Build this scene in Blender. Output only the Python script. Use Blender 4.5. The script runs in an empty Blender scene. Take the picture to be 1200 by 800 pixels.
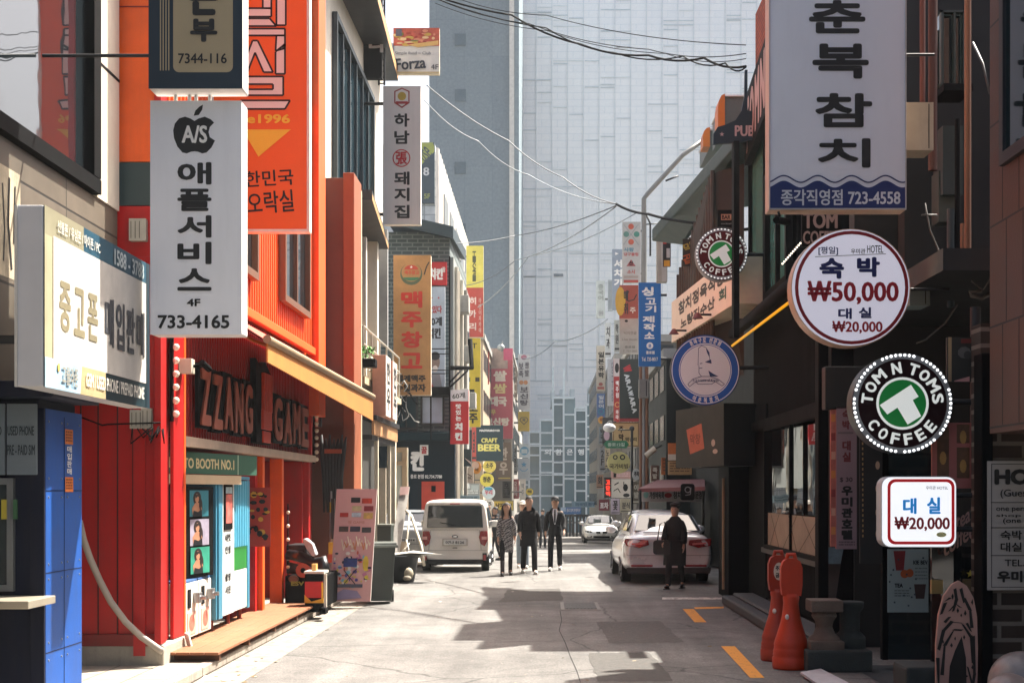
import bpy, bmesh, math, random
from mathutils import Vector, Matrix, noise
random.seed(7)
SC = bpy.context.scene
COL = SC.collection
PI = math.pi
# ------------------------------------------------------------------ camera, light, exposure
CAM_H = 1.9
cam = bpy.data.cameras.new('camera'); cam.lens = 50; cam.sensor_width = 36
cam.shift_x = -40 / 1200; cam.shift_y = 175 / 1200
cam.clip_start = .1; cam.clip_end = 3000
co = bpy.data.objects.new('camera', cam); COL.objects.link(co)
co.location = (0, 0, CAM_H); co.rotation_euler = (PI / 2, 0, 0); SC.camera = co
SUN_EL, SUN_AZ = 57, 43            # elevation; azimuth from +X towards +Y
a, e = math.radians(SUN_AZ), math.radians(SUN_EL)
SUNV = Vector((math.cos(a) * math.cos(e), math.sin(a) * math.cos(e), math.sin(e)))
sun = bpy.data.lights.new('sun', 'SUN'); sun.energy = 5.0; sun.angle = math.radians(.5); sun.color = (1, .94, .84)
so = bpy.data.objects.new('sun', sun); COL.objects.link(so)
so.rotation_euler = SUNV.to_track_quat('Z', 'Y').to_euler()
w = bpy.data.worlds.new('World'); SC.world = w; w.use_nodes = True
nt = w.node_tree; sky = nt.nodes.new('ShaderNodeTexSky'); sky.sky_type = 'NISHITA'; sky.sun_disc = False
sky.sun_elevation = e; sky.sun_rotation = PI / 2 - a; sky.dust_density = 8; sky.ozone_density = .4; sky.air_density = 1.0
nt.links.new(sky.outputs[0], nt.nodes['Background'].inputs[0]); nt.nodes['Background'].inputs[1].default_value = .098
vs = SC.view_settings; vs.view_transform = 'Standard'; vs.look = 'None'; vs.gamma = 1; vs.exposure = 1.65
SC.cycles.max_bounces = 7; SC.cycles.diffuse_bounces = 2; SC.cycles.glossy_bounces = 3; SC.cycles.volume_bounces = 0
SC.cycles.use_denoising = True; SC.cycles.caustics_reflective = False; SC.cycles.caustics_refractive = False
# ------------------------------------------------------------------ geometry of the place
F, CX, HY = 1666.67, 640., 575.
def PX(px, d): return (px - CX) * d / F
def PZ(py, d): return CAM_H + (HY - py) * d / F
def W(px, py, d): return Vector((PX(px, d), d, PZ(py, d)))
def DX(px, x): return x * F / (px - CX)
def DG(py, z=0): return (CAM_H - z) * F / (py - HY)
def GZ(d): return 0. if d < 34 else (-(min(d, 175) - 34) * .0205)
UX, UY, UZ = Vector((1, 0, 0)), Vector((0, 1, 0)), Vector((0, 0, 1))
# ------------------------------------------------------------------ materials
def lin(h):
    if not isinstance(h, str): return tuple(h)
    h = h.lstrip('#'); o = []
    for i in (0, 2, 4):
        c = int(h[i:i + 2], 16) / 255; o.append(c / 12.92 if c <= .04045 else ((c + .055) / 1.055) ** 2.4)
    return tuple(o)
MC = {}
def mat(col, rough=.6, metal=0., var=.12, scale=3., bump=0., emit=0., spec=.5, coat=0., name=None, alpha=1., grime=0.):
    col = lin(col); key = (col, rough, metal, var, scale, bump, emit, spec, coat, alpha, grime)
    if key in MC: return MC[key]
    m = bpy.data.materials.new(name or 'paint'); m.use_nodes = True; t = m.node_tree; b = t.nodes['Principled BSDF']
    b.inputs['Base Color'].default_value = (*col, 1); b.inputs['Roughness'].default_value = rough
    b.inputs['Metallic'].default_value = metal; b.inputs['Specular IOR Level'].default_value = spec
    if coat: b.inputs['Coat Weight'].default_value = coat; b.inputs['Coat Roughness'].default_value = .05
    if alpha < 1: b.inputs['Alpha'].default_value = alpha
    if emit: b.inputs['Emission Color'].default_value = (*col, 1); b.inputs['Emission Strength'].default_value = emit
    if var or bump or grime:
        tc = t.nodes.new('ShaderNodeTexCoord'); n = t.nodes.new('ShaderNodeTexNoise'); n.inputs['Scale'].default_value = scale
        n.inputs['Detail'].default_value = 6; n.inputs['Roughness'].default_value = .65
        t.links.new(tc.outputs['Object'], n.inputs['Vector'])
        mp = t.nodes.new('ShaderNodeMapRange'); mp.inputs[1].default_value = .3; mp.inputs[2].default_value = .7
        mp.inputs[3].default_value = 1 - var; mp.inputs[4].default_value = 1 + var
        t.links.new(n.outputs[0], mp.inputs[0])
        mx = t.nodes.new('ShaderNodeMix'); mx.data_type = 'RGBA'; mx.blend_type = 'MULTIPLY'; mx.inputs[0].default_value = 1
        mx.inputs[6].default_value = (*col, 1); t.links.new(mp.outputs[0], mx.inputs[7])
        outc = mx.outputs[2]
        if grime:                                   # streaky dirt with its own shape
            mg = t.nodes.new('ShaderNodeMapping'); mg.inputs['Scale'].default_value = (3, 3, .35); t.links.new(tc.outputs['Object'], mg.inputs[0])
            n2 = t.nodes.new('ShaderNodeTexNoise'); n2.inputs['Scale'].default_value = 2.2; n2.inputs['Detail'].default_value = 8; n2.inputs['Roughness'].default_value = .7
            t.links.new(mg.outputs[0], n2.inputs[0])
            r = t.nodes.new('ShaderNodeMapRange'); r.inputs[1].default_value = .48; r.inputs[2].default_value = .75; r.inputs[4].default_value = grime
            t.links.new(n2.outputs[0], r.inputs[0])
            mm = t.nodes.new('ShaderNodeMix'); mm.data_type = 'RGBA'; t.links.new(r.outputs[0], mm.inputs[0]); t.links.new(outc, mm.inputs[6])
            mm.inputs[7].default_value = (.045, .04, .034, 1); outc = mm.outputs[2]
        t.links.new(outc, b.inputs['Base Color'])
        rr = t.nodes.new('ShaderNodeMapRange'); rr.inputs[3].default_value = max(0, rough - .08); rr.inputs[4].default_value = min(1, rough + .1)
        t.links.new(n.outputs[0], rr.inputs[0]); t.links.new(rr.outputs[0], b.inputs['Roughness'])
        if bump:
            n3 = t.nodes.new('ShaderNodeTexNoise'); n3.inputs['Scale'].default_value = scale * 12; n3.inputs['Detail'].default_value = 4
            t.links.new(tc.outputs['Object'], n3.inputs[0])
            bp = t.nodes.new('ShaderNodeBump'); bp.inputs['Strength'].default_value = bump; bp.inputs['Distance'].default_value = .02
            t.links.new(n3.outputs[0], bp.inputs['Height']); t.links.new(bp.outputs[0], b.inputs['Normal'])
    MC[key] = m; return m
def brick(c1, c2, mortar, bw=.2, bh=.065, ms=.008, rough=.85, bump=.5, axis='XZ', offset=.5, name='brick'):
    key = ('brick', c1, c2, mortar, bw, bh, ms, axis, offset, rough)
    if key in MC: return MC[key]
    m = bpy.data.materials.new(name); m.use_nodes = True; t = m.node_tree; b = t.nodes['Principled BSDF']
    tc = t.nodes.new('ShaderNodeTexCoord'); sp = t.nodes.new('ShaderNodeSeparateXYZ'); cb = t.nodes.new('ShaderNodeCombineXYZ')
    t.links.new(tc.outputs['Object'], sp.inputs[0])
    ax = {'XZ': (0, 2), 'YZ': (1, 2), 'XY': (0, 1)}[axis]
    t.links.new(sp.outputs[ax[0]], cb.inputs[0]); t.links.new(sp.outputs[ax[1]], cb.inputs[1])
    bt = t.nodes.new('ShaderNodeTexBrick'); bt.inputs['Scale'].default_value = 1; bt.offset = offset
    for k, v in (('Color1', c1), ('Color2', c2), ('Mortar', mortar)): bt.inputs[k].default_value = (*lin(v), 1)
    bt.inputs['Brick Width'].default_value = bw; bt.inputs['Row Height'].default_value = bh; bt.inputs['Mortar Size'].default_value = ms
    t.links.new(cb.outputs[0], bt.inputs['Vector'])
    n = t.nodes.new('ShaderNodeTexNoise'); n.inputs['Scale'].default_value = 4; n.inputs['Detail'].default_value = 8
    t.links.new(tc.outputs['Object'], n.inputs[0])
    mp = t.nodes.new('ShaderNodeMapRange'); mp.inputs[3].default_value = .7; mp.inputs[4].default_value = 1.3; t.links.new(n.outputs[0], mp.inputs[0])
    mx = t.nodes.new('ShaderNodeMix'); mx.data_type = 'RGBA'; mx.blend_type = 'MULTIPLY'; mx.inputs[0].default_value = 1
    t.links.new(bt.outputs[0], mx.inputs[6]); t.links.new(mp.outputs[0], mx.inputs[7]); t.links.new(mx.outputs[2], b.inputs['Base Color'])
    b.inputs['Roughness'].default_value = rough
    if bump:
        bp = t.nodes.new('ShaderNodeBump'); bp.invert = True; bp.inputs['Strength'].default_value = bump; bp.inputs['Distance'].default_value = .01
        t.links.new(bt.outputs[1], bp.inputs['Height']); t.links.new(bp.outputs[0], b.inputs['Normal'])
    MC[key] = m; return m
def glass(col=(.02, .03, .035), rough=.04, ior=1.9, name='window_glass'):
    key = ('glass', lin(col), rough, ior)
    if key in MC: return MC[key]
    m = bpy.data.materials.new(name); m.use_nodes = True; t = m.node_tree; b = t.nodes['Principled BSDF']
    b.inputs['Base Color'].default_value = (*lin(col), 1); b.inputs['Roughness'].default_value = rough; b.inputs['IOR'].default_value = ior
    tc = t.nodes.new('ShaderNodeTexCoord'); n = t.nodes.new('ShaderNodeTexNoise'); n.inputs['Scale'].default_value = 1.3
    bp = t.nodes.new('ShaderNodeBump'); bp.inputs['Strength'].default_value = .05; bp.inputs['Distance'].default_value = .05
    t.links.new(tc.outputs['Object'], n.inputs[0]); t.links.new(n.outputs[0], bp.inputs['Height']); t.links.new(bp.outputs[0], b.inputs['Normal'])
    MC[key] = m; return m
BLACK = mat('#090b0d', .7, spec=.08); DARK = mat('#131518', .75, spec=.1); IRON = mat('#26282b', .45, .3); STEEL = mat('#9a9c9e', .35, .8)
WHITE = mat('#e8e6e2', .5); OFFW = mat('#d8d2c4', .6); GREY = mat('#8d8f90', .6); CONC = mat('#a39c90', .85, 0, .18, 4, .3, grime=.25)
INK = mat('#0d0e10', .6, var=0)
# ------------------------------------------------------------------ text as flat lettering
GL = {}
def glyph(s):
    if s in GL: return GL[s]
    c = bpy.data.curves.new('t', 'FONT'); c.body = s; c.resolution_u = 3
    o = bpy.data.objects.new('t', c); me = o.to_mesh()
    v = [(p.co.x, p.co.y) for p in me.vertices]; f = [tuple(p.vertices) for p in me.polygons]
    o.to_mesh_clear(); bpy.data.objects.remove(o); bpy.data.curves.remove(c)
    if not v: v = [(0, 0)]
    x0 = min(p[0] for p in v); x1 = max(p[0] for p in v); y0 = min(p[1] for p in v); y1 = max(p[1] for p in v)
    GL[s] = (v, f, x0, y0, max(x1 - x0, 1e-4), max(y1 - y0, 1e-4)); return GL[s]
SMEAR = [(0, 0), (1, 0), (-1, 0), (0, .8), (0, -.8), (.75, .6), (-.75, .6), (.75, -.6), (-.75, -.6)]
# ------------------------------------------------------------------ mesh builder
class MB:
    def __init__(s, M=None): s.v = []; s.f = []; s.mi = []; s.sm = []; s.mats = []; s.M = M
    def m(s, mt):
        if mt not in s.mats: s.mats.append(mt)
        return s.mats.index(mt)
    def add(s, vs, fs, mt, smooth=False):
        b = len(s.v); k = s.m(mt)
        for p in vs: s.v.append(s.M @ Vector(p) if s.M is not None else Vector(p))
        for f in fs: s.f.append([b + i for i in f]); s.mi.append(k); s.sm.append(smooth)
        return s
    def obox(s, O, ux, uz, u0, u1, v0, v1, t0, t1, mt):
        n = ux.cross(uz); P = []
        for t in (t0, t1):
            for (u, v) in ((u0, v0), (u1, v0), (u1, v1), (u0, v1)): P.append(O + ux * u + uz * v + n * t)
        return s.add(P, [(0, 3, 2, 1), (4, 5, 6, 7), (0, 1, 5, 4), (1, 2, 6, 5), (2, 3, 7, 6), (3, 0, 4, 7)], mt)
    def box(s, x0, y0, z0, x1, y1, z1, mt):
        return s.add([(x, y, z) for z in (z0, z1) for (x, y) in ((x0, y0), (x1, y0), (x1, y1), (x0, y1))],
                     [(0, 3, 2, 1), (4, 5, 6, 7), (0, 1, 5, 4), (1, 2, 6, 5), (2, 3, 7, 6), (3, 0, 4, 7)], mt)
    def cyl(s, p0, p1, r, mt, n=10, r1=None, caps=True):
        p0, p1 = Vector(p0), Vector(p1); r1 = r if r1 is None else r1; ax = (p1 - p0).normalized()
        a = ax.orthogonal().normalized(); b = ax.cross(a); P = []
        for (c, q) in ((p0, r), (p1, r1)):
            for i in range(n): t = 2 * PI * i / n; P.append(c + a * (q * math.cos(t)) + b * (q * math.sin(t)))
        fs = [(i, (i + 1) % n, n + (i + 1) % n, n + i) for i in range(n)]
        s.add(P, fs, mt, True)
        if caps: s.add(P, [tuple(range(n - 1, -1, -1)), tuple(range(n, 2 * n))], mt)
        return s
    def tube(s, pts, r, mt, n=6):
        pts = [Vector(p) for p in pts]; P = []; a = None
        for i, p in enumerate(pts):
            d = (pts[min(i + 1, len(pts) - 1)] - pts[max(i - 1, 0)]).normalized()
            a = d.orthogonal().normalized() if a is None else (a - d * a.dot(d)).normalized()
            b = d.cross(a); q = r[i] if isinstance(r, (list, tuple)) else r
            for k in range(n): t = 2 * PI * k / n; P.append(p + a * (q * math.cos(t)) + b * (q * math.sin(t)))
        fs = [(i * n + k, i * n + (k + 1) % n, (i + 1) * n + (k + 1) % n, (i + 1) * n + k) for i in range(len(pts) - 1) for k in range(n)]
        fs += [tuple(range(n - 1, -1, -1)), tuple(range((len(pts) - 1) * n, len(pts) * n))]
        return s.add(P, fs, mt, True)
    def lathe(s, prof, c, mt, n=16, ax=UZ, sx=1, sy=1):
        c = Vector(c); P = []
        for (r, z) in prof:
            for k in range(n): t = 2 * PI * k / n; P.append(c + Vector((r * math.cos(t) * sx, r * math.sin(t) * sy, z)))
        fs = [(i * n + k, i * n + (k + 1) % n, (i + 1) * n + (k + 1) % n, (i + 1) * n + k) for i in range(len(prof) - 1) for k in range(n)]
        fs += [tuple(range(n - 1, -1, -1)), tuple(range((len(prof) - 1) * n, len(prof) * n))]
        return s.add(P, fs, mt, True)
    def ell(s, c, r, mt, n=12, m=8):
        c = Vector(c); prof = []; P = []
        for i in range(m + 1):
            t = PI * i / m - PI / 2
            for k in range(n): q = 2 * PI * k / n; P.append(c + Vector((r[0] * math.cos(t) * math.cos(q), r[1] * math.cos(t) * math.sin(q), r[2] * math.sin(t))))
        return s.add(P, [(i * n + k, i * n + (k + 1) % n, (i + 1) * n + (k + 1) % n, (i + 1) * n + k) for i in range(m) for k in range(n)], mt, True)
    def prism(s, poly, O, ux, uz, t0, t1, mt, smooth=False):
        n = ux.cross(uz); k = len(poly)
        P = [O + ux * u + uz * v + n * t for t in (t0, t1) for (u, v) in poly]
        s.add(P, [tuple(range(k - 1, -1, -1)), tuple(range(k, 2 * k))], mt)
        return s.add(P, [(i, (i + 1) % k, k + (i + 1) % k, k + i) for i in range(k)], mt, smooth)
    def poly(s, pts, mt): return s.add(pts, [tuple(range(len(pts)))], mt)
    def text(s, st, O, ux, uz, w, h, mt, bold=0., rot=0.):
        v, f, x0, y0, gw, gh = glyph(st); n = ux.cross(uz)
        b = bold * min(h, w / max(1, len(st)) * 1.2)
        if rot:
            cr, sr = math.cos(rot), math.sin(rot)
        for k, (dx, dy) in enumerate(SMEAR if bold else SMEAR[:1]):
            P = []
            for (x, y) in v:
                u = (x - x0) / gw * (w - 2 * b) + b + dx * b; q = (y - y0) / gh * (h - 2 * b) + b + dy * b
                if rot: u, q = (u - w / 2) * cr - (q - h / 2) * sr + w / 2, (u - w / 2) * sr + (q - h / 2) * cr + h / 2
                P.append(O + ux * u + uz * q + n * (.0001 * k))
            s.add(P, f, mt)
        return s
    def corrug(s, O, ux, uz, w, h, pitch, dep, mt, duty=.5):
        n = ux.cross(uz); k = max(1, round(w / pitch)); p = w / k; P = []
        for i in range(k):
            for (u, t) in ((0, 0), (.12, dep), (duty, dep), (duty + .12, 0)): P.append((i * p + u * p, t))
        P.append((w, 0)); V = [O + ux * u + n * t + uz * v for v in (0, h) for (u, t) in P]; q = len(P)
        return s.add(V, [(i, i + 1, q + i + 1, q + i) for i in range(q - 1)], mt)
    def build(s, name, parent=None, bevel=0., seg=2, label=None, sub=0, org=None):
        me = bpy.data.meshes.new(name)
        off = Vector((0, 0, 0)); loc = None
        if parent is not None:
            q = parent
            while q is not None: off += q.location; q = q.parent
        else:
            if org is not None: loc = Vector(org)
            else:
                xs = [p.x for p in s.v]; ys = [p.y for p in s.v]
                loc = Vector(((min(xs) + max(xs)) / 2, (min(ys) + max(ys)) / 2, min(p.z for p in s.v)))
            off = loc
        me.from_pydata([tuple(p - off) for p in s.v], [], s.f)
        for mt in s.mats: me.materials.append(mt)
        me.polygons.foreach_set('material_index', s.mi); me.polygons.foreach_set('use_smooth', s.sm); me.update()
        o = bpy.data.objects.new(name, me); COL.objects.link(o)
        if parent is not None: o.parent = parent
        else: o.location = loc
        if bevel:
            b = o.modifiers.new('b', 'BEVEL'); b.width = bevel; b.segments = seg; b.limit_method = 'ANGLE'; b.angle_limit = .6
        if sub:
            b = o.modifiers.new('s', 'SUBSURF'); b.levels = sub; b.render_levels = sub
        if label: o['label'] = label
        return o
def build_each(mb, name, parent, bevel=0., label=None):
    """one object for every separate piece of the mesh"""
    n = len(mb.v); P = list(range(n))
    def fd(i):
        while P[i] != i: P[i] = P[P[i]]; i = P[i]
        return i
    seen = {}
    for i, v in enumerate(mb.v):
        k = (round(v.x, 4), round(v.y, 4), round(v.z, 4))
        if k in seen: P[fd(i)] = fd(seen[k])
        else: seen[k] = i
    for f in mb.f:
        for j in f[1:]: P[fd(j)] = fd(f[0])
    G = {}
    for q, f in enumerate(mb.f): G.setdefault(fd(f[0]), []).append(q)
    R_ = []
    for fs in G.values():
        m = MB(); mp = {}
        for q in fs:
            f2 = []
            for j in mb.f[q]:
                if j not in mp: mp[j] = len(m.v); m.v.append(mb.v[j])
                f2.append(mp[j])
            m.f.append(f2); m.mi.append(m.m(mb.mats[mb.mi[q]])); m.sm.append(mb.sm[q])
        R_.append(m.build(name, parent, bevel, label=label))
    return R_
def tag(o, label, cat, group=None, kind=None):
    if label: o['label'] = label
    if cat: o['category'] = cat
    if group: o['group'] = group
    if kind: o['kind'] = kind
    return o
def thing(name, label, cat, loc, group=None, rz=0.):
    o = bpy.data.objects.new(name, None); COL.objects.link(o); o.location = loc; o.rotation_euler = (0, 0, rz); o.empty_display_size = .1
    return tag(o, label, cat, group)
def dup(root, loc, rz, label):
    def cp(o, parent):
        c = o.copy(); COL.objects.link(c); c.parent = parent
        for k in list(o.children): cp(k, c)
        return c
    r = cp(root, None); r.location = loc; r.rotation_euler = (0, 0, rz); r['label'] = label
    return r
def struct(mb, name):
    o = mb.build(name, org=(0, 0, 0)); o['kind'] = 'structure'; o['label'] = name.replace('_', ' '); return o
def rrect(x0, y0, x1, y1, r, n=5):
    P = []
    for (cx, cy, a0) in ((x1 - r, y0 + r, -PI / 2), (x1 - r, y1 - r, 0), (x0 + r, y1 - r, PI / 2), (x0 + r, y0 + r, PI)):
        for i in range(n + 1): t = a0 + PI / 2 * i / n; P.append((cx + r * math.cos(t), cy + r * math.sin(t)))
    return P
# ------------------------------------------------------------------ signs: a panel, its lettering, its frame and brackets
class Sign:
    """frontal sign: px rect at depth d.  free sign: pass O, ux, w, h and a canvas rect"""
    def __init__(s, name, label, cat, rect, d=None, thick=.14, board=WHITE, side=None, O=None, ux=UX, uz=UZ, w=None, h=None, group=None,
                 shape='box', rim=None, rimw=.02, bevel=.008, radius=.05):
        s.c = rect; x0, y0, x1, y1 = rect
        if O is None: O = W(x0, y1, d); w = (x1 - x0) * d / F; h = (y1 - y0) * d / F
        s.O, s.ux, s.uz, s.w, s.h, s.n = O, ux, uz, w, h, ux.cross(uz); s.k = 0; s.th = thick; side = side or board
        base = O + ux * (w / 2) - s.n * (thick / 2)
        s.root = thing(name, label, cat, base, group); mb = MB()
        if shape == 'box':
            mb.obox(O, ux, uz, 0, w, 0, h, -thick, -.004, side)
            mb.build('housing', s.root, bevel)
            q = rimw if rim else 0
            f = MB(); f.obox(O, ux, uz, q, w - q, q, h - q, -.0035, 0, board); f.build('face', s.root)
            if rim:
                f = MB()
                for (a, b, c, e2) in ((0, w, 0, q), (0, w, h - q, h), (0, q, q, h - q), (w - q, w, q, h - q)): f.obox(O, ux, uz, a, b, c, e2, -.003, .012, rim)
                f.build('frame', s.root, .003)
        elif shape == 'round':
            P = [(w / 2 + w / 2 * math.cos(2 * PI * i / 48), h / 2 + h / 2 * math.sin(2 * PI * i / 48)) for i in range(48)]
            mb.prism(P, O, ux, uz, -thick, -.004, side, True); mb.build('housing', s.root)
            f = MB(); f.prism([(w / 2 + (u - w / 2) * .985, h / 2 + (v - h / 2) * .985) for u, v in P], O, ux, uz, -.0035, 0, board); f.build('face', s.root)
        elif shape == 'rounded':
            P = rrect(0, 0, w, h, radius); mb.prism(P, O, ux, uz, -thick, -.004, side); mb.build('housing', s.root, .004)
            f = MB(); f.prism(rrect(.006, .006, w - .006, h - .006, radius - .005), O, ux, uz, -.0035, 0, board); f.build('face', s.root)
        s.mb = MB()
    def P(s, cx, cy, k=None):
        x0, y0, x1, y1 = s.c; k = s.k if k is None else k
        return s.O + s.ux * ((cx - x0) / (x1 - x0) * s.w) + s.uz * ((y1 - cy) / (y1 - y0) * s.h) + s.n * (.002 + .0007 * k)
    def L(s, n): return n / (s.c[2] - s.c[0]) * s.w
    def LV(s, n): return n / (s.c[3] - s.c[1]) * s.h
    def t(s, st, x0, y0, x1, y1, mt, bold=0., rot=0.):
        s.k += 1; s.mb.text(st, s.P(x0, y1), s.ux, s.uz, s.L(x1 - x0), s.LV(y1 - y0), mt, bold, rot); return s
    def v_(s, st, x0, y0, x1, y1, mt, bold=0., gap=.14):
        n = len(st); hh = (y1 - y0) / (n + (n - 1) * gap)
        for i, ch in enumerate(st):
            if ch != ' ': s.t(ch, x0, y0 + i * hh * (1 + gap), x1, y0 + i * hh * (1 + gap) + hh, mt, bold)
            s.k -= ch != ' '
        s.k += 1; return s
    def r(s, x0, y0, x1, y1, mt): s.k += 1; s.mb.poly([s.P(x0, y1), s.P(x1, y1), s.P(x1, y0), s.P(x0, y0)], mt); return s
    def p(s, pts, mt): s.k += 1; s.mb.poly([s.P(x, y) for x, y in pts], mt); return s
    def e(s, cx, cy, rx, ry, mt, n=28, a0=0, a1=360):
        s.k += 1
        s.mb.poly([s.P(cx + rx * math.cos(math.radians(a0 + (a1 - a0) * i / n)), cy - ry * math.sin(math.radians(a0 + (a1 - a0) * i / n))) for i in range(n if a1 - a0 == 360 else n + 1)], mt); return s
    def line(s, pts, wd, mt):
        s.k += 1
        for (ax, ay), (bx, by) in zip(pts, pts[1:]):
            dx, dy = bx - ax, by - ay; l = math.hypot(dx, dy) or 1; nx, ny = -dy / l * wd / 2, dx / l * wd / 2
            s.mb.poly([s.P(ax + nx, ay + ny), s.P(bx + nx, by + ny), s.P(bx - nx, by - ny), s.P(ax - nx, ay - ny)][::1], mt)
        return s
    def ring(s, cx, cy, r0, r1, mt, n=48):
        s.k += 1; V = []
        for q in (r0, r1):
            for i in range(n): t = 2 * PI * i / n; V.append(s.P(cx + q * math.cos(t), cy - q * math.sin(t)))
        s.mb.add(V, [(i, n + i, n + (i + 1) % n, (i + 1) % n) for i in range(n)], mt); return s
    def arc(s, st, cx, cy, r, deg0, deg1, hgt, mt, bold=0., inward=False, wf=.8):
        """letters round a circle; deg counted anticlockwise from +x, letters run deg0 -> deg1"""
        s.k += 1; n = len(st)
        wts = [.45 if ch in " I',." else (1.25 if ch in 'MW' else 1.) for ch in st]; tot = sum(wts); acc = 0
        for ch, wt in zip(st, wts):
            dg = deg0 + (deg1 - deg0) * (acc + wt / 2) / tot; acc += wt
            if ch == ' ': continue
            t = math.radians(dg); x = cx + r * math.cos(t); y = cy - r * math.sin(t)
            ang = t - PI / 2 if not inward else t + PI / 2
            u2 = s.ux * math.cos(ang) + s.uz * math.sin(ang); z2 = -s.ux * math.sin(ang) + s.uz * math.cos(ang)
            ww = abs(math.radians(deg1 - deg0)) * r * wt / tot * wf; wl, hl = s.L(ww), s.L(hgt)
            s.mb.text(ch, s.P(x, y) - u2 * (wl / 2) - z2 * (hl / 2), u2, z2, wl, hl, mt, bold)
        return s
    def scrib(s, x0, y0, x1, y1, mt, rows=3, fill=.6, seed=1):
        """small print too fine to read: short bars"""
        R = random.Random(seed); s.k += 1; rh = (y1 - y0) / rows
        for i in range(rows):
            x = x0
            while x < x1 - 1e-6:
                l = min(x1 - x, (x1 - x0) * R.uniform(.08, .3)); yy = y0 + i * rh
                s.mb.poly([s.P(x, yy + rh * fill), s.P(x + l * .8, yy + rh * fill), s.P(x + l * .8, yy), s.P(x, yy)], mt); x += l
        return s
    def bracket(s, xto, ys, r=.018, mt=None):
        mb = MB()
        for y in ys:
            p = s.P(s.c[0], y, 0) - s.n * (s.th / 2 + .003)
            q0 = s.P(s.c[0], y, 0) if xto < s.O.x else s.P(s.c[2], y, 0)
            q0 = q0 - s.n * (s.th / 2 + .003); mb.cyl(q0, Vector((xto, q0.y, q0.z)), r, mt or IRON, 8)
        build_each(mb, 'bracket', s.root); return s
    def done(s):
        if s.mb.v: s.mb.build('lettering', s.root)
        return s.root
# ------------------------------------------------------------------ windows, doors and walls in any plane
def window(parent, O, ux, w, h, fr, gl, nx=1, ny=1, fw=.06, dep=.06, name='window', label=None):
    uz = UZ; mb = MB()
    for (a, b, c, e2) in ((0, w, 0, fw), (0, w, h - fw, h), (0, fw, fw, h - fw), (w - fw, w, fw, h - fw)): mb.obox(O, ux, uz, a, b, c, e2, .002, dep, fr)
    for i in range(1, nx): mb.obox(O, ux, uz, w * i / nx - fw * .35, w * i / nx + fw * .35, fw, h - fw, .002, dep * .8, fr)
    for j in range(1, ny): mb.obox(O, ux, uz, fw, w - fw, h * j / ny - fw * .35, h * j / ny + fw * .35, .002, dep * .72, fr)
    o = mb.build(name, parent, label=label)
    g = MB(); g.obox(O, ux, uz, fw * .5, w - fw * .5, fw * .5, h - fw * .5, .004, .018, gl); g.build('pane', o)
    return o
# ================================================================== ground
def asphalt():
    m = bpy.data.materials.new('asphalt'); m.use_nodes = True; t = m.node_tree; b = t.nodes['Principled BSDF']; L = t.links.new
    tc = t.nodes.new('ShaderNodeTexCoord')
    def nz(sc, det=6, ro=.6, vec=None):
        n = t.nodes.new('ShaderNodeTexNoise'); n.inputs['Scale'].default_value = sc; n.inputs['Detail'].default_value = det; n.inputs['Roughness'].default_value = ro
        L(vec or tc.outputs['Object'], n.inputs[0]); return n.outputs[0]
    def mr(i, a, b_, c, d):
        n = t.nodes.new('ShaderNodeMapRange'); L(i, n.inputs[0])
        for k, v in enumerate((a, b_, c, d)): n.inputs[k + 1].default_value = v
        return n.outputs[0]
    def mul(a_, b_):
        n = t.nodes.new('ShaderNodeMath'); n.operation = 'MULTIPLY'; L(a_, n.inputs[0]); L(b_, n.inputs[1]); return n.outputs[0]
    big = mr(nz(.35, 5), .3, .7, .62, 1.35); mid = mr(nz(2.2, 9, .75), .3, .7, .72, 1.3); fine = mul(mr(nz(38, 4, .9), .3, .7, .3, 1.8), mr(nz(14, 6, .8), .3, .7, .78, 1.22))
    mp = t.nodes.new('ShaderNodeMapping'); mp.inputs['Scale'].default_value = (1.6, .12, 1); L(tc.outputs['Object'], mp.inputs[0])
    wear = mr(nz(1.2, 5, .6, mp.outputs[0]), .35, .7, .85, 1.35)
    vo = t.nodes.new('ShaderNodeTexVoronoi'); vo.feature = 'DISTANCE_TO_EDGE'; vo.inputs['Scale'].default_value = .42
    ds = t.nodes.new('ShaderNodeTexNoise'); ds.inputs['Scale'].default_value = 1.7; ds.inputs['Detail'].default_value = 8; L(tc.outputs['Object'], ds.inputs[0])
    va = t.nodes.new('ShaderNodeMix'); va.data_type = 'VECTOR'; va.inputs[0].default_value = .22; L(tc.outputs['Object'], va.inputs[4]); L(ds.outputs[1], va.inputs[5])
    L(va.outputs[1], vo.inputs[0]); crack = mr(vo.outputs[0], .0, .008, .35, 1)
    v = mul(mul(mul(mul(big, mid), fine), wear), crack)
    mx = t.nodes.new('ShaderNodeMix'); mx.data_type = 'RGBA'; mx.blend_type = 'MULTIPLY'; mx.inputs[0].default_value = 1
    mx.inputs[6].default_value = (.118, .113, .106, 1); L(v, mx.inputs[7]); L(mx.outputs[2], b.inputs['Base Color'])
    b.inputs['Roughness'].default_value = .78
    bp = t.nodes.new('ShaderNodeBump'); bp.inputs['Strength'].default_value = .5; bp.inputs['Distance'].default_value = .012
    L(nz(110, 3, .8), bp.inputs['Height']); L(bp.outputs[0], b.inputs['Normal'])
    return m
def strip(x0, x1, d0, d1, dz, mt, mb=None, n=1):
    mb = mb or MB()
    ds = sorted({d0, d1} | {d for d in (34, 175) if d0 < d < d1})
    for p, q in zip(ds, ds[1:]): mb.poly([(x0, p, GZ(p) + dz), (x1, p, GZ(p) + dz), (x1, q, GZ(q) + dz), (x0, q, GZ(q) + dz)], mt)
    return mb
ASPH = asphalt()
struct(strip(-120, 120, -12, 320, 0, ASPH), 'road')
PAVE = mat('#9c9388', .85, 0, .2, 6, .4, grime=.45); PAVE2 = mat('#8d857b', .85, 0, .28, 5, .5, grime=.6)
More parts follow.
